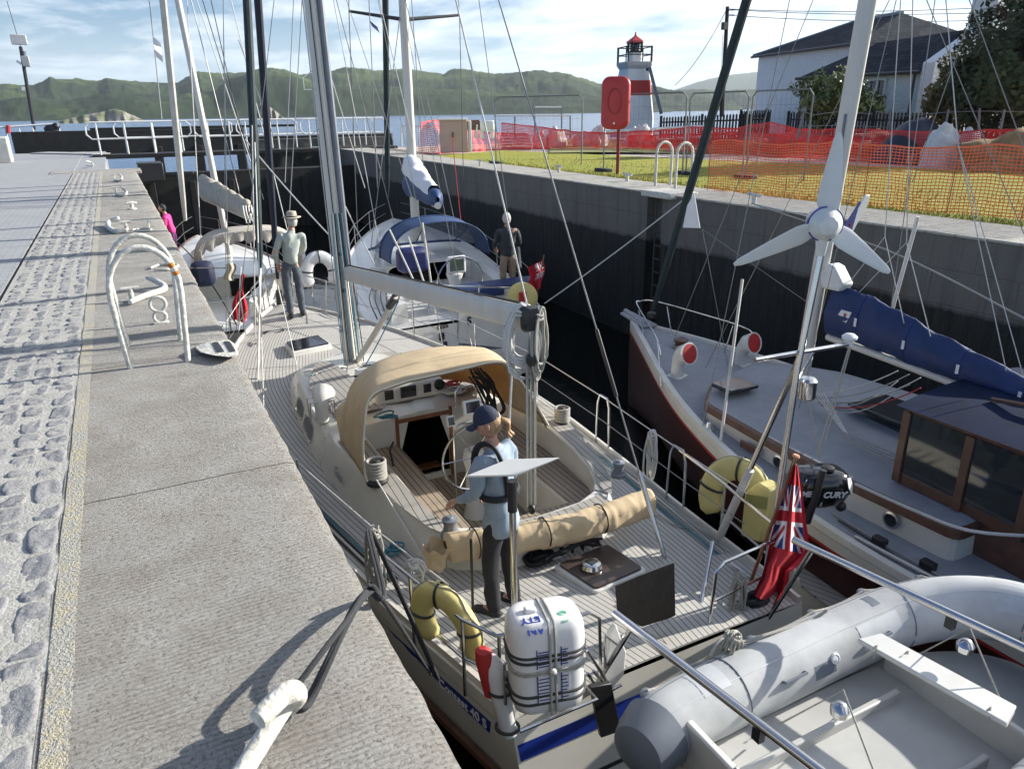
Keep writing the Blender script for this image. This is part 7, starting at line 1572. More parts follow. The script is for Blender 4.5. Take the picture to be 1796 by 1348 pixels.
MB().box((6.4, 3.35, zw0+.16), (.6, .5, .14)).build('chart_table', mat('pale_green_chart', (.33,.38,.24), .7), Y2); MB().box((6.9, 2.2, -1.6), (1.7, .1, .6)).build('helm_console', M['wood2'], Y2)
# mast, boom, blue cover
m0 = V(6.85, 5.85, -1.62); mt_ = PX(1522, 0, 6.85); md2 = (mt_-m0).normalized(); m1_ = m0+md2*12
MB().loft([mast_ring(m0+md2*k, .07, .10) for k in (0, 3, 6, 12)]).build('mast', M['alu'], Y2)
for k in (1.9, 2.9): T('mast_track_fitting', [m0+md2*k+V(-.07,-.04,-.1), m0+md2*k+V(-.075,-.05,.25)], .014, M['greydk'], Y2, 6)
b0_ = PX(1452, 590, 6.88); b1_ = PX(1810, 722, 6.88); b1_ = b0_+(b1_-b0_)*1.9; 
T('boom', [b0_, b1_], .042, M['alu'], Y2, 12)
def cov(u, v):
    c_ = b0_.lerp(b1_, v*.98+.0); a = 2*pi*u; h = interp([0, .12, .25, .5, 1], [.50, .52, .40, .24, .14], v); w_ = .12+.02*noise.noise(V(v*8, cos(a), 0)); fold = 1+.10*noise.noise(V(v*17, cos(a)*1.5, sin(a)*1.5))+.05*noise.noise(V(v*45, cos(a)*2.5, sin(a)*2.5))+.03*noise.noise(V(v*90+a*3, cos(a)*3, 7))
    return c_+V(w_*cos(a)*fold*(1-.5*max(0, sin(a))), 0, .02+h*(.58+.53*sin(a)*fold)+.02*sin(v*60)*max(0, sin(a))*.3)
MB().grid(cov, 32, 150).build('sail_cover', M['blue'], Y2, angle=90)
for v_ in (.10, .24, .38, .52, .68): T('cover_strap', [cov(i/24, v_)+(cov(i/24, v_)-b0_.lerp(b1_, v_)).normalized()*.004 for i in range(25)], .006, M['flagblue'], Y2, 5); MB().plate([cov(.5, v_)+V(-.008, dy, dz_) for dy, dz_ in ((-.015, -.06), (.015, -.06), (.015, .03), (-.015, .03))], .004).build('strap_end', M['flagwhite'], Y2)
wpos = m0+md2*2.05; MB().loft([[PX(x, y, 6.78)+V(dx_, 0, 0) for x, y in ((1440,505),(1436,480),(1452,462),(1462,468),(1478,500),(1470,512))] for dx_ in (0, .18)]).build('cover_collar', M['bag'], Y2, bevel=.02)
pb_ = [PX(x, y, 6.76) for x, y in ((1467, 556), (1476, 543), (1494, 548), (1484, 566))]; MB().plate(pb_, .006).build('sailmaker_patch', M['flagwhite'], Y2); MB().lathe([(.018, 0), (.001, .003)], PX(1482, 552, 6.75), 14, axis=(-1, -.2, 0)).build('patch_emblem', M['red'], Y2)
T('cover_tape', [b0_.lerp(b1_, .03+.0*k)+V(-.115, 0, .05) for k in range(2)], .01, M['flagwhite'], Y2, 4)
for px0, px1 in (((1551, 600), (1607, 605)),): pass
lz = PX(1552, 418, 6.9); 
for top, bots in (((1552, 415), ((1455, 540), (1594, 605))), ((1590, 425), ((1500, 520), (1632, 590))), ((1680, 250), ((1765, 650), (1795, 660)))):
    for b_ in bots: T('lazyjack', [PX(*top, 6.9), PX(*b_, 6.82 if b_[1] > 560 else 6.95)], .0045, M['ropew'], Y2, 5)
    T('lazyjack', [PX(*top, 6.9), m0+md2*6.5], .005, M['ropew'], Y2, 5)
# rigging
fb = PX(1143, 552, 7.28); ft = m0+md2*11.5; ftp = PX(1310, 0, 7.0); fd = (ftp-fb)
T('furled_genoa', [fb+fd*t for t in (.02, .06, .2, .5, 1.0, 1.5)], [.03, .045, .055, .062, .06, .055], M['green'], Y2, 10); MB().lathe([(.06,0),(.075,.02),(.075,.08),(.04,.1)], fb-V(0,0,.05), 12).build('furling_drum', M['dark'], Y2)
MB().plate([PX(x, y, 7.12) for x, y in ((1218, 340), (1228, 400), (1198, 399), (1206, 360))], .01).build('sail_clew', M['flagwhite'], Y2)
rg = [((1232, 402), (1280, 660)), ((1232, 402), (1430, 540)), ((1385, 0), (1230, 760)), ((1302, 490), (1262, 785)), ((1640, 0), (1560, 560)), ((1700, 0), (1796, 260)), ((1418, 20), (1180, 600)), ((1560, 0), (1230, 660)), ((1572, 0), (1392, 755)), ((1705, 20), (1600, 320)), ((1625, 0), (1796, 410))]
for i, (a, b) in enumerate(rg):
    A_ = PX(*a, 6.9 if i not in (2, 3) else 6.1); B_ = PX(*b, 6.9) if b[1] < 620 else P(*b, -1.95)
    if i in (2, 3): A_ = PX(*a, 6.3)
    T('shroud', [A_+(A_-B_)*(.6 if a[1] < 60 else 0), B_], .0045, M['wire'], Y2, 5)
T('boat_hook_tube', [P(1262, 787, -1.95), PX(1302, 490, 6.35)], .017, M['alu'], Y2, 8)
T('ladder_pole', [PX(1557, 570, 7.6), PX(1610, 380, 7.6)], .022, M['alu'], Y2, 8)
for k in range(7):
    a = P(1410+6*k, 690+4*k, -1.55); b = PX(1575+20*(k % 3), 650+6*k, 6.95); T('slack_line', sag(a, b, .08+.03*(k % 4), 10), .007, [M['ropew'], M['rope'], M['roper']][k % 3 if k != 2 else 0], Y2, 5)
for k in range(4): T('mainsheet', [P(1478+3*k, 755+2*k, -1.6), PX(1430+5*k, 690, 6.7)], .007, M['ropew'], Y2, 5); T('running_line', [P(1480, 758+4*k, -1.6), P(1568, 795+6*k, -1.62)], .006, M['rope'], Y2, 5)
T('side_deck_rope', [P(1460, 900, -1.98), P(1560, 960, -1.98), P(1650, 1010, -1.98)], .010, M['rope'], Y2, 5); T('side_deck_rope', [P(1470, 912, -1.98), P(1640, 1018, -1.98)], .008, M['ropeb'], Y2, 5)
T('genoa_track', [P(1500, 940, -1.98), P(1665, 1028, -1.98)], .018, M['alu'], Y2, 5)
for x, y in ((1543, 948), (1628, 990)): MB().box(P(x, y, -1.96), (.08,.12,.07)).build('track_car', M['dark'], Y2, bevel=.01)
T('deck_hose', spline([P(1500, 848, -1.62), P(1600, 893, -1.60), P(1700, 930, -1.5), P(1830, 940, -1.5)], 5), .014, M['ropew'], Y2, 7)
# pulpit
pt_ = [PX(x, y, X_) for x, y, X_ in ((1161, 672, 6.45), (1154, 600, 6.75), (1118, 535, 7.2), (1124, 528, 7.35), (1150, 528, 7.5), (1240, 553, 7.7), (1300, 572, 7.8), (1322, 590, 7.85), (1332, 655, 7.85))]
T('pulpit', spline(pt_, 4), .012, M['steel'], Y2, 7)
for a, b in (((1154, 600), (1160, 678)), ((1120, 545), (1137, 612)), ((1170, 538), (1180, 600)), ((1286, 570), (1268, 625))): T('pulpit_leg', [PX(*a, 6.7 if a[0] == 1154 else (7.2 if a[0] == 1120 else 7.6)), P(*b, -1.85)], .011, M['steel'], Y2, 6)
# sunlit deck of a boat seen low between the near yacht and the red hull
Y5 = thing('moored_tender', 'open boat with weathered slatted deck glimpsed between the near stern and red hull', 'boat', P(1440, 1020, -2.6))
q = [P(1385, 960, -2.55), P(1470, 985, -2.55), P(1600, 1050, -2.55), P(1700, 1130, -2.55), P(1500, 1090, -2.55), P(1395, 1010, -2.55)]
MB().prism([(p.x, p.y) for p in q], -2.95, -2.55).build('hull', M['cream'], Y5, bevel=.02); MB().prism([(lerp(p.x, 4.35, .12), lerp(p.y, 2.9, .12)) for p in q], -2.55, -2.53).build('slatted_deck', M['teakbig'], Y5, uv=lambda co, n_: (co.x+co.y*.4, co.y), smooth=False)
# ================================================================ white yacht by the far wall
axB = V(2.7, 12, 0).normalized()
def mk2(s): return s
ysB = [12, 13.5, 15.5, 18, 20, 22, 23.3, 24.2]; hbB, cxB = mkprof(ysB, [1.68, 1.82, 1.9, 1.82, 1.5, .95, .45, .05], [5.12, 5.45, 5.85, 6.42, 6.9, 7.38, 7.7, 7.95])
gzB = lambda y: -1.98+.22*smoothstep(14, 24, y)
stB = [12+12.2*i/36 for i in range(37)]
Y3 = thing('sailing_yacht', 'white sailing yacht with blue sprayhood lying by the far wall, stern towards us', 'sailing yacht', (6.2, 17, WATER), 'sailing yachts in the lock')
hull('hull', Y3, stB, gzB, hbB, cxB, M['gel'], tr=-.10)
deckmesh('deck', Y3, stB, gzB, hbB, cxB, M['gel'], uv=False, dz=.01); side_rail('toe_rail', Y3, stB, hbB, cxB, gzB, M['alu'], .04, .04, off=-.03)
hp = [(cxB(y)-hbB(y)*.62, y) for y in (15.3, 16.5, 18, 19.5, 20.8)]+[(cxB(21.3), 21.4)]+[(cxB(y)+hbB(y)*.62, y) for y in (20.8, 19.5, 18, 16.5, 15.3)]
def h2(f, z): return [V(lerp(x, cxB(y), f), y, z) for x, y in fillet(hp, .1, 2)]
MB().loft([h2(0, -2.0), h2(.12, -1.60), h2(.2, -1.55), h2(.5, -1.48), h2(.95, -1.45)]).build('coachroof', M['gel'], Y3, angle=45)
for y0, y1 in ((16.0, 17.4), (17.8, 19.0)):
    MB().plate([V(cxB(y0)-hbB(y0)*.59, y0, -1.85), V(cxB(y1)-hbB(y1)*.59, y1, -1.85), V(cxB(y1)-hbB(y1)*.56, y1, -1.68), V(cxB(y0)-hbB(y0)*.56, y0, -1.68)], .02).build('cabin_window', M['glass'], Y3)
cb_o = [(4.1, 12.3), (3.95, 13.5), (4.2, 15.3)]; 
for s_ in (-1, 1):
    rr_ = []
    for y in (12.3, 13.2, 14.2, 15.4): c_ = cxB(y); rr_.append([V(c_+s_*1.32, y, -1.98), V(c_+s_*1.26, y, -1.62), V(c_+s_*1.0, y, -1.60), V(c_+s_*.95, y, -2.3)])
    MB().loft(rr_, cap=True, ring_closed=True).build('coaming', M['gel'], Y3, angle=40)
MB().box((5.55, 15.35, -1.85), (2.2, .1, .7)).build('cabin_bulkhead', M['gel'], Y3, bevel=.02); MB().box((5.45, 15.28, -1.8), (.6, .04, .65)).build('companionway', M['black'], Y3)  # companionway is a flat black panel painting the opening's darkness
# transom details
ty = 11.985
def tp_(x, y, d=0): return PY(x, y, ty-d)
MB().plate([tp_(805, 545), tp_(885, 555), tp_(885, 625), tp_(805, 615)], .01).build('transom_door', M['gel'], Y3); 
for a, b in (((803, 540), (803, 625)), ((885, 552), (885, 632)), ((803, 608), (885, 618)), ((895, 560), (896, 640)), ((896, 610), (940, 620))): T('door_seam', [tp_(*a, .012), tp_(*b, .012)], .008, M['greydk'], Y3, 4)
text(Y3, 'S', tp_(823, 563, .02), V(1,0,0), V(0,0,1), .20, M['dark'], .002, .006)
MB().plate([tp_(805, 601, .03), tp_(882, 609, .03), tp_(882, 614, .03), tp_(805, 606, .03)], .03).build('fold_step', M['greydk'], Y3)
for i, ch_ in enumerate('Nessa'): pass
text(Y3, 'assa', tp_(776, 572, .02), V(1,0,.08), V(0,0,1), .14, M['dark'], .002, .002)
for x, y in ((775, 590), (780, 605)): MB().box(tp_(x, y, .03), (.10, .05, .14)).build('stern_fitting', M['dark'], Y3, bevel=.02)
# blue sprayhood with clear windows
def h3(u, v, z0=-1.40):
    a = pi*u; ca, sa = -cos(a), sin(a); q = (abs(ca)**2.4+abs(sa)**2.4)**(-1/2.4); yv = interp([0, .35, 1], [15.0, 15.8, 16.9], v); top = interp([0, .35, 1], [-.60, -.58, -1.35], v); c_ = 5.97+.1*v
    return V(c_+1.16*ca*q, yv, z0+(top-z0)*sa*q)
o_ = MB().grid(lambda u, v: h3(u, v*.36), 32, 6).build('sprayhood', M['bluelt'], Y3, angle=90); o_.modifiers.new('s', 'SOLIDIFY').thickness = .02
MB().grid(lambda u, v: h3(.04+.92*u, .38+v*.6), 28, 8).build('window', mat('hood_window', (.16,.22,.30), .1, alpha=.55), o_)
for v_ in (.36, .98): T('seam', [h3(i/30, v_) for i in range(31)], .03, M['bluelt'], o_, 6)
for u_ in (.2, .5, .8): T('seam', [h3(u_, t/8) for t in range(3, 9)], .015, M['bluelt'], o_, 5)
MB().box((5.9, 12.75, -1.62), (2.3, .5, .22)).build('folded_bimini', M['blue'], Y3, bevel=.05); 
MB().box(PY(723, 455, 14.6), (.65, .35, .5)).build('blue_cockpit_bag', mat('royal_blue_bag', (.01,.018,.10), .5, bump=.4, bscale=8), Y3, bevel=.1)
cc_ = PY(800, 464, 13.8); MB().box(cc_, (.42, .08, .36)).build('chart_plotter', M['plast'], Y3, bevel=.04); MB().box(cc_-V(0,.045,0), (.30, .01, .24)).build('screen', mat('plotter_screen', (.10,.13,.10), .1), Y3)
MB().lathe([(.15,0),(.12,.5),(.18,.7),(.05,.8)], (cc_.x, 13.9, -2.2), 14).build('pedestal', M['gel'], Y3)
T('wheel', [V(cc_.x+.5*cos(a), 13.6, -1.62+.5*sin(a)) for a in [2*pi*i/36 for i in range(37)]], .016, M['steel'], Y3, 6)
# mast and blue/white stowed sail
q0 = V(6.35, 17.6, -1.5); q1 = PY(707, 0, 17.7); qd = (q1-q0).normalized(); MB().loft([mast_ring(q0+qd*k, .10, .15) for k in (0, 4, 8, 16)]).build('mast', M['alu'], Y3)
be0 = PY(722, 318, 17.4); be1 = PY(768, 350, 14.2)
def bun(u, v): c_ = be0.lerp(be1, v); a = 2*pi*u; rr = lerp(.34, .17, v)*(1+.2*noise.noise(V(v*7, cos(a)*1.4, sin(a)*1.4)))*(.3 if v in (0,1) else 1); return c_+V(rr*.8*cos(a), 0, rr*sin(a))
MB().grid(bun, 20, 30).build('sail_cover', M['bluelt'], Y3, angle=90)
MB().grid(lambda u, v: bun(u*.5, v*.9)+V(0,0,.06+.25*(1-v)**2), 14, 26).build('stowed_sail', M['flagwhite'], Y3, angle=90)
T('boom', [be0-V(0,0,.22), be1-V(0,0,.12)], .07, M['alu'], Y3, 10)
sp0 = q0+qd*((PY(710, 35, 17.7)-q0).length)
for s_, px_ in ((-1, (612, 20)), (1, (806, 27))):
    e = PY(*px_, 17.9); T('spreader', [sp0, e], [.045, .03], M['dark'], Y3, 7)
    T('shroud', [e, P(695 if s_ < 0 else 815, 400, -1.9) if s_ > 0 else P(628, 430, -1.9)], .011, M['wire'], Y3, 5); T('shroud', [e, e+V(-s_*.4, 0, 5)], .011, M['wire'], Y3, 5)
for a, b in (((700, 40), (650, 440)), ((720, 40), (800, 400)), ((665, 0), (725, 250)), ((722, 0), (745, 330)), ((585, 0), (690, 560)), ((590, 0), (745, 600)), ((545, 20), (640, 330)), ((840, 0), (905, 480)), ((648, 20), (662, 330))): T('line', [PY(*a, 17.4)+(PY(*a, 17.4)-PY(*b, 16.5))*.6, PY(*b, 16.5)], .010, M['ropew' if a[0] % 2 else 'wire'], Y3, 5)
f0 = PY(680, 345, 22.5); f1 = PY(676, 0, 19.6); T('furled_genoa', [f0+(f1-f0)*t for t in (0, .08, .3, 1, 1.3)], [.04, .07, .08, .08, .07], M['green'], Y3, 9)
for a, b in (((556, 240), (602, 350)), ((0, 0), (0, 0))):
    if a[0]: pass
for tup in (((683, 402), (725, 490)), ((716, 415), (738, 490)), ((741, 390), (750, 520))):
    T('backstay_tube', [PY(tup[0][0], tup[0][1], 12.5), PY(tup[1][0]+14, tup[1][1]+30, 12.2)], .017, M['ropew'], Y3, 7)
for i, (x, y) in enumerate(((752, 500), (840, 500), (905, 505), (945, 540))):
    T('pushpit_post', [PY(x, y, 12.2), PY(x, y+52, 12.1)], .016, M['steel'], Y3, 6)
T('pushpit', [PY(720, 515, 12.4), PY(752, 500, 12.2), PY(905, 505, 12.1), PY(948, 540, 12.3)], .016, M['steel'], Y3, 6)
for y in (14, 16, 18, 20, 22):
    for s_ in (-1, 1): b_ = V(cxB(y)+s_*(hbB(y)-.06), y, gzB(y)); T('stanchion', [b_, b_+V(0,0,.6)], .014, M['steel'], Y3, 5)
for s_ in (-1, 1):
    for h in (.3, .6): T('guard_wire', [V(cxB(y)+s_*(hbB(y)-.06), y, gzB(y)+h) for y in (12.6, 14, 16, 18, 20, 22, 23.6)], .006, M['wire'], Y3, 5)
mb = MB()
for k in range(4): mb.tube(spline([PY(655+8*k, 500, 13.2), PY(648+10*k, 525, 12.8), PY(662+9*k, 560, 12.5)], 4), .012, 5)
mb.build('stern_lines', M['ropeb'], Y3)
r = thing('round_lifebuoy', 'yellow round lifebuoy case with red centre on the white yacht\'s stern', 'lifebuoy', PY(915, 520, 12.0)); c_ = PY(916, 522, 11.9)
MB().lathe([(.001,.05),(.12,.06),(.24,.05),(.29,.02),(.29,-.03),(.2,-.05)], c_, 26, axis=(-.3,-1,.1)).build('case', M['yellow'], r); MB().box(c_+V(-.03,-.07,0), (.16,.03,.26)).build('light', M['red'], r, bevel=.03)
r = thing('red_ensign', 'small red ensign at the stern of the white yacht by the wall', 'flag', PY(935, 500, 12.0), 'red ensigns')
T('staff', [PY(940, 530, 12.0), PY(954, 447, 12.0)], .014, M['wood'], r, 6)
flagmesh('cloth', r, lambda u, v: PY(lerp(952, 925, u)+4*sin(v*5), lerp(456, 505, v)+14*u, 12.0+.05*sin(u*9+v*4)), 14, 14, lambda u, v: (u*1.9-.1, v*1.8-.05))
person('grey-haired person in dark jacket standing with back turned on the white yacht', V(6.62, 13.1, -1.98), radians(10), 1.72, (((.27, .04, 1.14), (.20, .22, 1.02)), ((-.27, .04, 1.14), (-.20, .22, 1.02))), dict(skin=M['skin'], top=M['darkjk'], legs=M['khaki'], hem=.84), lean=(0, .02), hair=M['greyhair'])
# ================================================================ yacht with the beige sprayhood
hbT, cxT = mkprof([13.2, 14.4, 15.4, 17, 19, 21, 22.6, 23.6], [.56, .76, 1.02, 1.28, 1.3, .95, .45, .05], [1.35, 1.38, 1.62, 1.9, 1.96, 1.9, 1.82, 1.78])
gzT = lambda y: -1.95+.22*smoothstep(15, 23.6, y)
stT = [13.2+10.4*i/32 for i in range(33)]
Y4 = thing('sailing_yacht', 'sailing yacht with beige sprayhood and stowed beige sail, moored ahead along the quay', 'sailing yacht', (1.8, 18, WATER), 'sailing yachts in the lock')
hull('hull', Y4, stT, gzT, hbT, cxT, M['gel'], tr=.12); deckmesh('deck', Y4, stT, gzT, hbT, cxT, M['gel'], uv=False, dz=.01); side_rail('toe_rail', Y4, stT, hbT, cxT, gzT, M['wood2'], .04, .05, off=-.03)
hp = [(cxT(y)-hbT(y)*.62, y) for y in (16, 17, 18.5, 20.2)]+[(cxT(20.8), 20.9)]+[(cxT(y)+hbT(y)*.62, y) for y in (20.2, 18.5, 17, 16)]
def h4(f, z): return [V(lerp(x, cxT(y), f), y, z) for x, y in fillet(hp, .1, 2)]
MB().loft([h4(0, -1.98), h4(.12, -1.60), h4(.25, -1.54), h4(.9, -1.48)]).build('coachroof', M['gel'], Y4, angle=45)
MB().box((1.85, 15.95, -1.8), (1.9, .08, .55)).build('cabin_bulkhead', M['cream'], Y4); MB().box((1.95, 15.9, -1.85), (.55, .06, .6)).build('companionway', M['black'], Y4)  # no opening here: a black panel stands for the dark companionway
for s_ in (-1, 1):
    MB().loft([[V(cxT(y)+s_*a, y, z) for a, z in ((hbT(y)*.80, -1.95), (hbT(y)*.74, -1.62), (hbT(y)*.58, -1.60), (hbT(y)*.54, -2.3))] for y in (13.9, 14.6, 15.3, 15.95)]).build('coaming', M['gel'], Y4, angle=40)
def h5(u, v):
    a = pi*u; ca, sa = -cos(a), sin(a); q = (abs(ca)**3.4+abs(sa)**3.4)**(-1/3.4); yv = interp([0, .4, 1], [15.15, 15.7, 16.7], v); top = interp([0, .4, 1], [-.50, -.46, -1.3], v)
    return V(2.06+1.02*ca*q, yv, -1.45+(top+1.45)*sa*q-.05*abs(sin(u*60))*(v < .02))
o_ = MB().grid(lambda u, v: h5(u, v*.42), 40, 6).build('sprayhood', M['greige'], Y4, angle=90); o_.modifiers.new('s', 'SOLIDIFY').thickness = .015
def val(u, v): p = h5(.08+.86*u, 0); return p+V(0, -.02+.03*sin(u*70)*v, -v*(.17+.03*sin(u*55)))
MB().grid(val, 90, 5).build('rolled_valance', M['greige'], o_, angle=90)
T('hood_frame', [h5(i/30, .02)-V(0,0,.03) for i in range(31)], .014, M['steel'], o_, 6); T('support', [V(3.04, 15.1, -.8), V(3.06, 15.1, -1.5)], .035, M['flagwhite'], o_, 8)
q0 = V(2.05, 18.6, -1.5); q1 = PY(312, 0, 19); qd = (q1-q0).normalized(); MB().loft([mast_ring(q0+qd*k, .07, .10) for k in (0, 4, 8, 13)]).build('mast', M['alu'], Y4)
e0 = PY(358, 330, 18.3); e1 = PY(437, 370, 15.2)
def bn(u, v): c_ = e0.lerp(e1, v); a = 2*pi*u; rr = lerp(.26, .15, v)*(1+.18*noise.noise(V(v*9, cos(a)*1.4, sin(a)*1.4)))*(.5 if v in (0,1) else 1); return c_+V(rr*.6*cos(a), 0, rr*sin(a)*1.05)
MB().grid(bn, 20, 36).build('stowed_sail', M['greige'], Y4, angle=90); MB().grid(lambda u, v: bn(.1+u*.3, v)+V(0, 0, .03+.02*sin(v*40)), 8, 40).build('sail_folds', M['straw'], Y4, angle=90)
T('boom', [e0-V(0,0,.24), e1-V(0,0,.14)], .05, M['alu'], Y4, 8)
mb = MB(); [mb.tube(spline([e1+V(.05*k-.1, 0, .1), e1+V(.05*k-.12, -.15, -.02), e1+V(.06*k-.1, -.2, -.2)], 4), .014, 5) for k in range(5)]; mb.build('sail_ties', M['ropew'], Y4)
f0 = PX(325, 385, 1.78); f1 = PX(287, 0, 1.9); f0 = PY(325, 386, 22.9); f1 = PY(286, 0, 20.4); T('furled_genoa', [f0+(f1-f0)*t for t in (0, .1, .4, 1, 1.4)], [.05, .07, .085, .08, .07], mat('pale_sail', (.50,.50,.47), .7, var=.15, bump=.4, bscale=12), Y4, 9)
for a, b in (((345, 0), (455, 330)), ((355, 0), (462, 350)), ((335, 0), (430, 380)), ((370, 0), (495, 560)), ((405, 0), (520, 470)), ((330, 30), (355, 460)), ((440, 130), (480, 240)), ((530, 0), (505, 420)), ((515, 0), (500, 320)), ((266, 40), (284, 210))):
    T('line', [PY(*a, 17.5)+(PY(*a, 17.5)-PY(*b, 15.8))*.6, PY(*b, 15.8)], .010, M[['ropew', 'wired', 'wire'][a[0] % 3]], Y4, 5)
for a, b in (((545, 310), (590, 420)),): pass
for y in (14.2, 15.5, 17.2, 19, 20.8, 22.4):
    for s_ in (-1, 1): b_ = V(cxT(y)+s_*(hbT(y)-.05), y, gzT(y)); T('stanchion', [b_, b_+V(0,0,.6)], .013, M['steel'], Y4, 5)
for s_ in (-1, 1):
    for h in (.3, .6): T('guard_wire', [V(cxT(y)+s_*(hbT(y)-.05), y, gzT(y)+h) for y in (13.5, 14.2, 15.5, 17.2, 19, 20.8, 22.4, 23.4)], .006, M['wire'], Y4, 5)
T('pushpit', [V(.80, 14.0, -1.4), V(.84, 13.35, -1.38), V(1.3, 13.2, -1.36), V(1.84, 13.35, -1.38), V(1.95, 14, -1.4)], .013, M['steel'], Y4, 6)
for q in ((.84, 13.4), (1.84, 13.4), (1.3, 13.22)): T('pushpit_leg', [V(q[0], q[1], -1.95), V(q[0], q[1], -1.38)], .013, M['steel'], Y4, 6)
r = thing('red_ensign', 'folded red ensign on a slanting staff at the stern beside the quay', 'flag', PY(428, 560, 13.1), 'red ensigns')
T('staff', [PY(418, 600, 13.1), PY(422, 468, 13.1)], .013, M['flagwhite'], r, 6)
flagmesh('cloth', r, lambda u, v: PY(lerp(lerp(421, 407, v), lerp(430, 431, v), u)+4*sin(v*7+u*3), lerp(478, 560, v)+8*u, 13.1+.04*sin(u*11+v*3)), 16, 24, lambda u, v: (2, 2), M['ensign'])
mb = MB(); mb.grid(lambda u, v: PY(lerp(395, 412, u)+3*sin(v*6), lerp(462, 492, v), 14.6+.05*sin(u*9)), 8, 8); tag(mb.build('hanging_cloth', M['straw'], angle=90), 'cream cloth hanging in the cockpit of the yacht with beige hood', 'cloth')
MB().box(PY(355, 478, 14.9), (.42, .3, .5)); mb = MB(); mb.box(PY(356, 480, 14.9), (.42, .3, .48)); tag(mb.build('navy_bag', mat('navy_fabric', (.01,.015,.05), .7, bump=.5, bscale=9), bevel=.12), 'navy bag standing in the cockpit under the beige sprayhood', 'bag')
horseshoe('white horseshoe lifebuoy on the stern of the yacht with the beige hood', PY(562, 480, 14.4), V(1,0,0), V(0,.1,1), 1.35, 'white horseshoe lifebuoys').children[0].data.materials[0] = M['plast']
T('lb', [PY(548, 520, 14.4), PY(549, 470, 14.4)], .012, M['steel'], Y4, 5).name = 'support_post'
person('person in bright pink jacket half hidden by the quay edge near the far bow', V(.98, 20.4, -1.90), radians(-70), 1.46, (((.27, .08, 1.14), (.20, .30, 1.05)), ((-.27, .08, 1.14), (-.18, .3, 1.0))), dict(skin=M['skin'], top=M['pink'], legs=mat('plum_trousers', (.10,.01,.09), .8), hem=.86), lean=(0, .15), hair=M['darkjk'])
# courtesy pennants high in the rigging
for lb, x, y, D_, mm in (('small dark and white pennant left of the tall bare mast, near the top left', 274, 84, 17, 'flagwhite'), ('small dark triangular pennant in the rigging right of the main mast', 654, 56, 17, 'flagblue')):
    mb = MB(); mb.grid(lambda u, v: PY(x-6+lerp(0, 14, u)+4*v, y-20+lerp(0, 34, v)*(1 if x < 400 else .3)+12*u, D_+.05*sin(v*7)), 8, 8); tag(mb.build('pennant', M[mm], angle=90), lb, 'pennant')
# ================================================================ quay furniture and mooring lines
W = M['wpaint']
def ptube(pts): return [P(x, y, z) for x, y, z in pts]
B1 = thing('mooring_horn', 'big white cast mooring horn in the foreground, a black rope looped round it', 'mooring bollard', P(450, 1300), 'white cast mooring bollards on the quay')
mb = MB(); mb.tube(spline(ptube([(350, 1470, .03), (430, 1345, .045), (490, 1250, .07), (516, 1208, .10)]), 6), [.027]*12+[.028]*7, 16); mb.build('shank', W, B1)
mb = MB(); pp_ = spline(ptube([(512, 1240, .03), (521, 1222, .085), (515, 1212, .155), (492, 1222, .17), (452, 1262, .165)]), 7); mb.tube(pp_, [.024]*7+[.028]*7+[.030]*7+[.028]*7+[.026], 18); mb.build('horn', W, B1)
r = thing('mooring_line', 'doubled black mooring rope from the foreground horn over the quay edge', 'rope', P(520, 1240), 'mooring lines')
for k in range(2):
    o = V(.010*k, -.012*k, .004*k)
    T('strand', [p+o for p in spline([P(500, 1228, .09), P(506, 1243, .03), P(527, 1240, .035), P(545, 1215, .035), P(590, 1118 if k else 1125, .10), P(622, 1060, .08), P(646, 1036, .035), P(668, 1040, -.05), V(.92, 3.55, -.6), V(1.32, 3.75, -1.92)], 7)], .0095, M['ropeb'], r, 8)
T('strand', spline([P(500, 1230, .07), P(560, 1150, .13), P(610, 1085, .12), P(646, 1034, .05), P(672, 1052, -.1), V(1.30, 3.8, -1.92)], 6), .009, M['ropeb'], r, 8)
LH = thing('ladder_handrail', 'pair of tall white arched handrails of the quay ladder with rust spots', 'ladder rail', P(230, 645))
for yy in (5.40, 5.98):
    mb = MB(); a = V(-.14, yy, 0); b = V(.22, yy-.03, 0); pts = [a, a+V(-.02,0,.25), a+V(-.035,0,.48)] + [V(.04, yy, .50)+V(-.215*cos(t), 0, .30*sin(t)) for t in [pi*i/14 for i in range(1, 14)]]+[b+V(.03,0,.48), b+V(.015,0,.25), b]
    o_ = mb.tube(pts, .019, 12).build('hoop', W, LH)
    if yy < 5.5:
        for k, s_ in ((13, .62), (14, .5)): T('rust_patch', [pts[k].lerp(pts[k+1], .1), pts[k].lerp(pts[k+1], s_)], .0202, mat('rust', (.45,.16,.02), .9, var=.4, vscale=40), o_, 12)
def cleat(label, x, y, L, ang, kind='bar', z=0):
    c_ = P(x, y, z); r = thing('mooring_cleat', label, 'mooring cleat', c_, 'white cast mooring bollards on the quay'); d = V(cos(ang), sin(ang), 0)
    if kind == 'bar':
        MB().tube([c_+V(0,0,-.01), c_+V(0,0,.10)], .032, 10).build('stem', W, r); MB().tube([c_-d*L/2+V(0,0,.105), c_-d*L*.2+V(0,0,.115), c_+d*L*.2+V(0,0,.115), c_+d*L/2+V(0,0,.105)], [.014,.026,.026,.014], 10).build('bar', W, r)
        MB().lathe([(.075, 0), (.075, .018), (.04, .03)], c_, 16).build('base', W, r)
    return r, c_
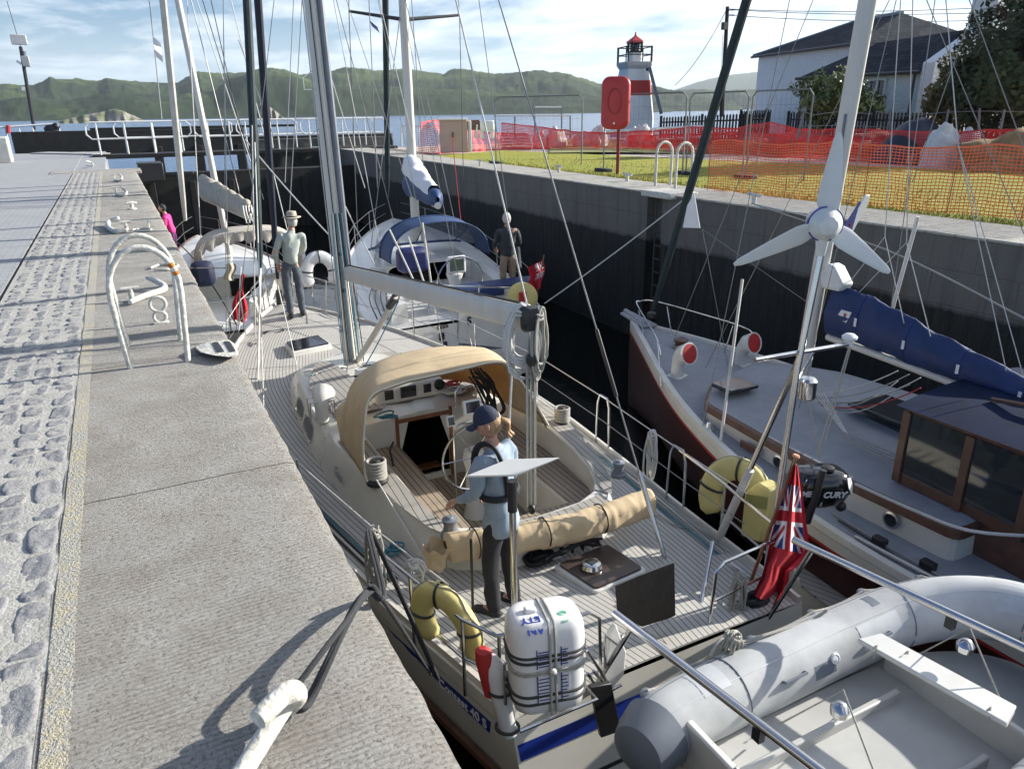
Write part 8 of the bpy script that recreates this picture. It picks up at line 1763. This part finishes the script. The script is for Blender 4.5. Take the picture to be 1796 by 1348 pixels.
def hook(label, pts, r_, bar=None):
    r = thing('mooring_horn', label, 'mooring bollard', P(pts[0][0], pts[0][1]), 'white cast mooring bollards on the quay'); sp_ = spline(ptube(pts), 5); n = len(sp_)
    MB().tube(sp_, [r_*(1-.35*abs(2*i/(n-1)-1)**3) for i in range(n)], 12).build('horn', W, r)
    if bar: c_ = P(bar[0], bar[1]); MB().tube([c_, c_+V(0,0,.11)], r_*.75, 10).build('stem', W, r); MB().tube([c_+V(-.075,0,.115), c_+V(.075,.0,.115)], r_*.6, 10).build('cap_bar', W, r)
    return r
hook('white V-shaped mooring horn on the quay just beyond the ladder handrails', [(228, 530, .03), (250, 520, .03), (284, 509, .035), (288, 502, .05), (276, 494, .08), (258, 487, .10)], .030, (232, 527))
hook('C-shaped white mooring horn, the larger of the two on the middle quay', [(222, 404, .03), (203, 406, .03), (190, 398, .04), (192, 388, .07), (208, 382, .12)], .036, (222, 403))
hook('flat white oval mooring loop right of the C-shaped horn', [(232, 403, .02), (250, 400, .02), (266, 402, .02), (252, 405, .02), (234, 405, .02)], .014, (262, 402))
hook('flat white oval mooring loop seen through the ladder handrails', [(264, 470, .02), (280, 464, .02), (302, 463, .02), (312, 466, .02), (296, 472, .02), (270, 473, .02)], .016, (298, 466))
hook('small white curved mooring horn, second from the far end of the quay', [(203, 341, .02), (216, 343, .03), (222, 337, .09), (212, 328, .16)], .026, (204, 338))
hook('small white curved mooring horn nearest the far end of the quay edge', [(200, 316, .02), (210, 317, .03), (214, 311, .10), (207, 304, .18)], .024, (201, 313))
hook('thin white curved horn at the very end of the quay', [(150, 291, .03), (163, 291, .05), (160, 285, .15), (150, 282, .22)], .022)
cleat('white T-shaped mooring cleat between the curved horns', 232, 367, .20, .2)
r = thing('mooring_rings', 'pair of white iron rings standing one above the other on a foot', 'mooring ring', P(283, 567))
c_ = P(283, 567); 
for k, rr_ in ((0, .045), (1, .058)):
    zc = .055+k*.105; MB().tube([c_+V(rr_*cos(a), .01, zc+rr_*sin(a)) for a in [2*pi*i/24 for i in range(24)]], .014, 8, close=True).build('ring', W, r)
MB().box(c_+V(0,0,.008), (.12,.05,.016)).build('foot', W, r, bevel=.005)
pk = [(341, 610), (352, 603), (372, 598), (400, 595), (412, 603), (419, 622), (400, 626), (372, 623), (352, 618)]
r = thing('boarding_step', 'pointed white slotted step bracket projecting from the quay edge', 'step', P(360, 612))
o_ = MB().loft([[P(x, y, .015) for x, y in pk], [P(x, y, .05) for x, y in pk]]).build('plate', W, r, bevel=.01)
for q in (((372, 601), (382, 600), (393, 616), (381, 618)), ((393, 599), (403, 599), (413, 615), (404, 617))): MB().plate([P(x, y, .053) for x, y in q], .006).build('slot', M['dark'], r)  # raised dark plates paint the shade inside the slots
# far-wall furniture and lines
for i, (x, y) in enumerate(((1322, 358), (1100, 318), (842, 291), (724, 272), (980, 302))):
    c_ = P(x, y); r = thing('mooring_cleat', ['white mooring cleat on the far coping right of the ladder hoops', 'white mooring cleat on the far coping before the red post', 'white mooring cleat on the far coping left of the furled sails', 'white mooring cleat at the far end of the far coping, by the mast', 'white mooring cleat on the far coping between mast and red post'][i], 'mooring cleat', c_, 'white cleats on the far coping')
    MB().tube([c_, c_+V(0,0,.16)], .04, 8).build('stem', W, r); MB().tube([c_+V(0,-.17,.15), c_+V(0,.17,.17)], .03, 8).build('bar', W, r)
def line(label, pts, r_, m, s=0): return tag(MB().tube(sag(pts[0], pts[1], s, 12) if s else spline(pts, 5), r_, 6).build('mooring_rope', m), label, 'mooring rope', 'mooring lines')
line('pale mooring rope from the white yacht\'s stern up to the far wall', [PY(955, 532, 12.2), P(1208, 343, .03)], .013, M['ropew'], .04)
line('pale rope from the far coping cleat down to the red boat\'s deck', [P(1322, 358, .1), PX(1560, 440, 8.8), PX(1800, 560, 8.0)], .012, M['rope'])
line('slack rope lying along the far coping from its cleat', [P(1322, 358, .1), P(1400, 375, .02), P(1440, 385, .02)], .012, M['ropew'])
line('dark bow line of the beige-hood yacht rising to a quay horn', [V(.95, 20.5, -1.3), P(212, 328, .08)], .014, M['ropeb'], .05)
line('pale bow line from the near yacht towards the quay horn', [P(398, 470, -.9), P(298, 470, .03)], .010, M['ropeb'])
line('grey stern line of the beige-hood yacht running aft to the near bow', [V(.85, 21, -1.2), V(1.2, 17, -1.35), PY(440, 610, 12.6)], .013, M['ropeb'])
line('red line hanging from the white yacht\'s rigging', [PY(793, 240, 17), PY(808, 385, 16.6)], .010, M['roper'], .02)
line('pale line leading from the near mast down to the far bow', [PY(430, 245, 13), PY(575, 410, 10.6)], .010, M['ropew'], .03)
line('white line crossing behind the main mast to the white yacht', [PY(575, 300, 16), PY(660, 470, 14.5)], .012, M['ropew'], .02)
# ================================================================ air between us and the hills
hb2 = MB(); hb2.box((0, 4000, 205), (18400, 9200, 425)); hz_ = hb2.build('haze', None or mat('haze', (1,1,1)), smooth=False, kind='stuff')
m = bpy.data.materials.new('air'); m.use_nodes = True; t = m.node_tree; t.nodes.clear(); o_ = t.nodes.new('ShaderNodeOutputMaterial'); pv = t.nodes.new('ShaderNodeVolumePrincipled')
pv.inputs['Color'].default_value = (.80, .90, 1, 1); pv.inputs['Density'].default_value = .00010; pv.inputs['Anisotropy'].default_value = .2; t.links.new(pv.outputs[0], o_.inputs['Volume'])
hz_.data.materials.clear(); hz_.data.materials.append(m)
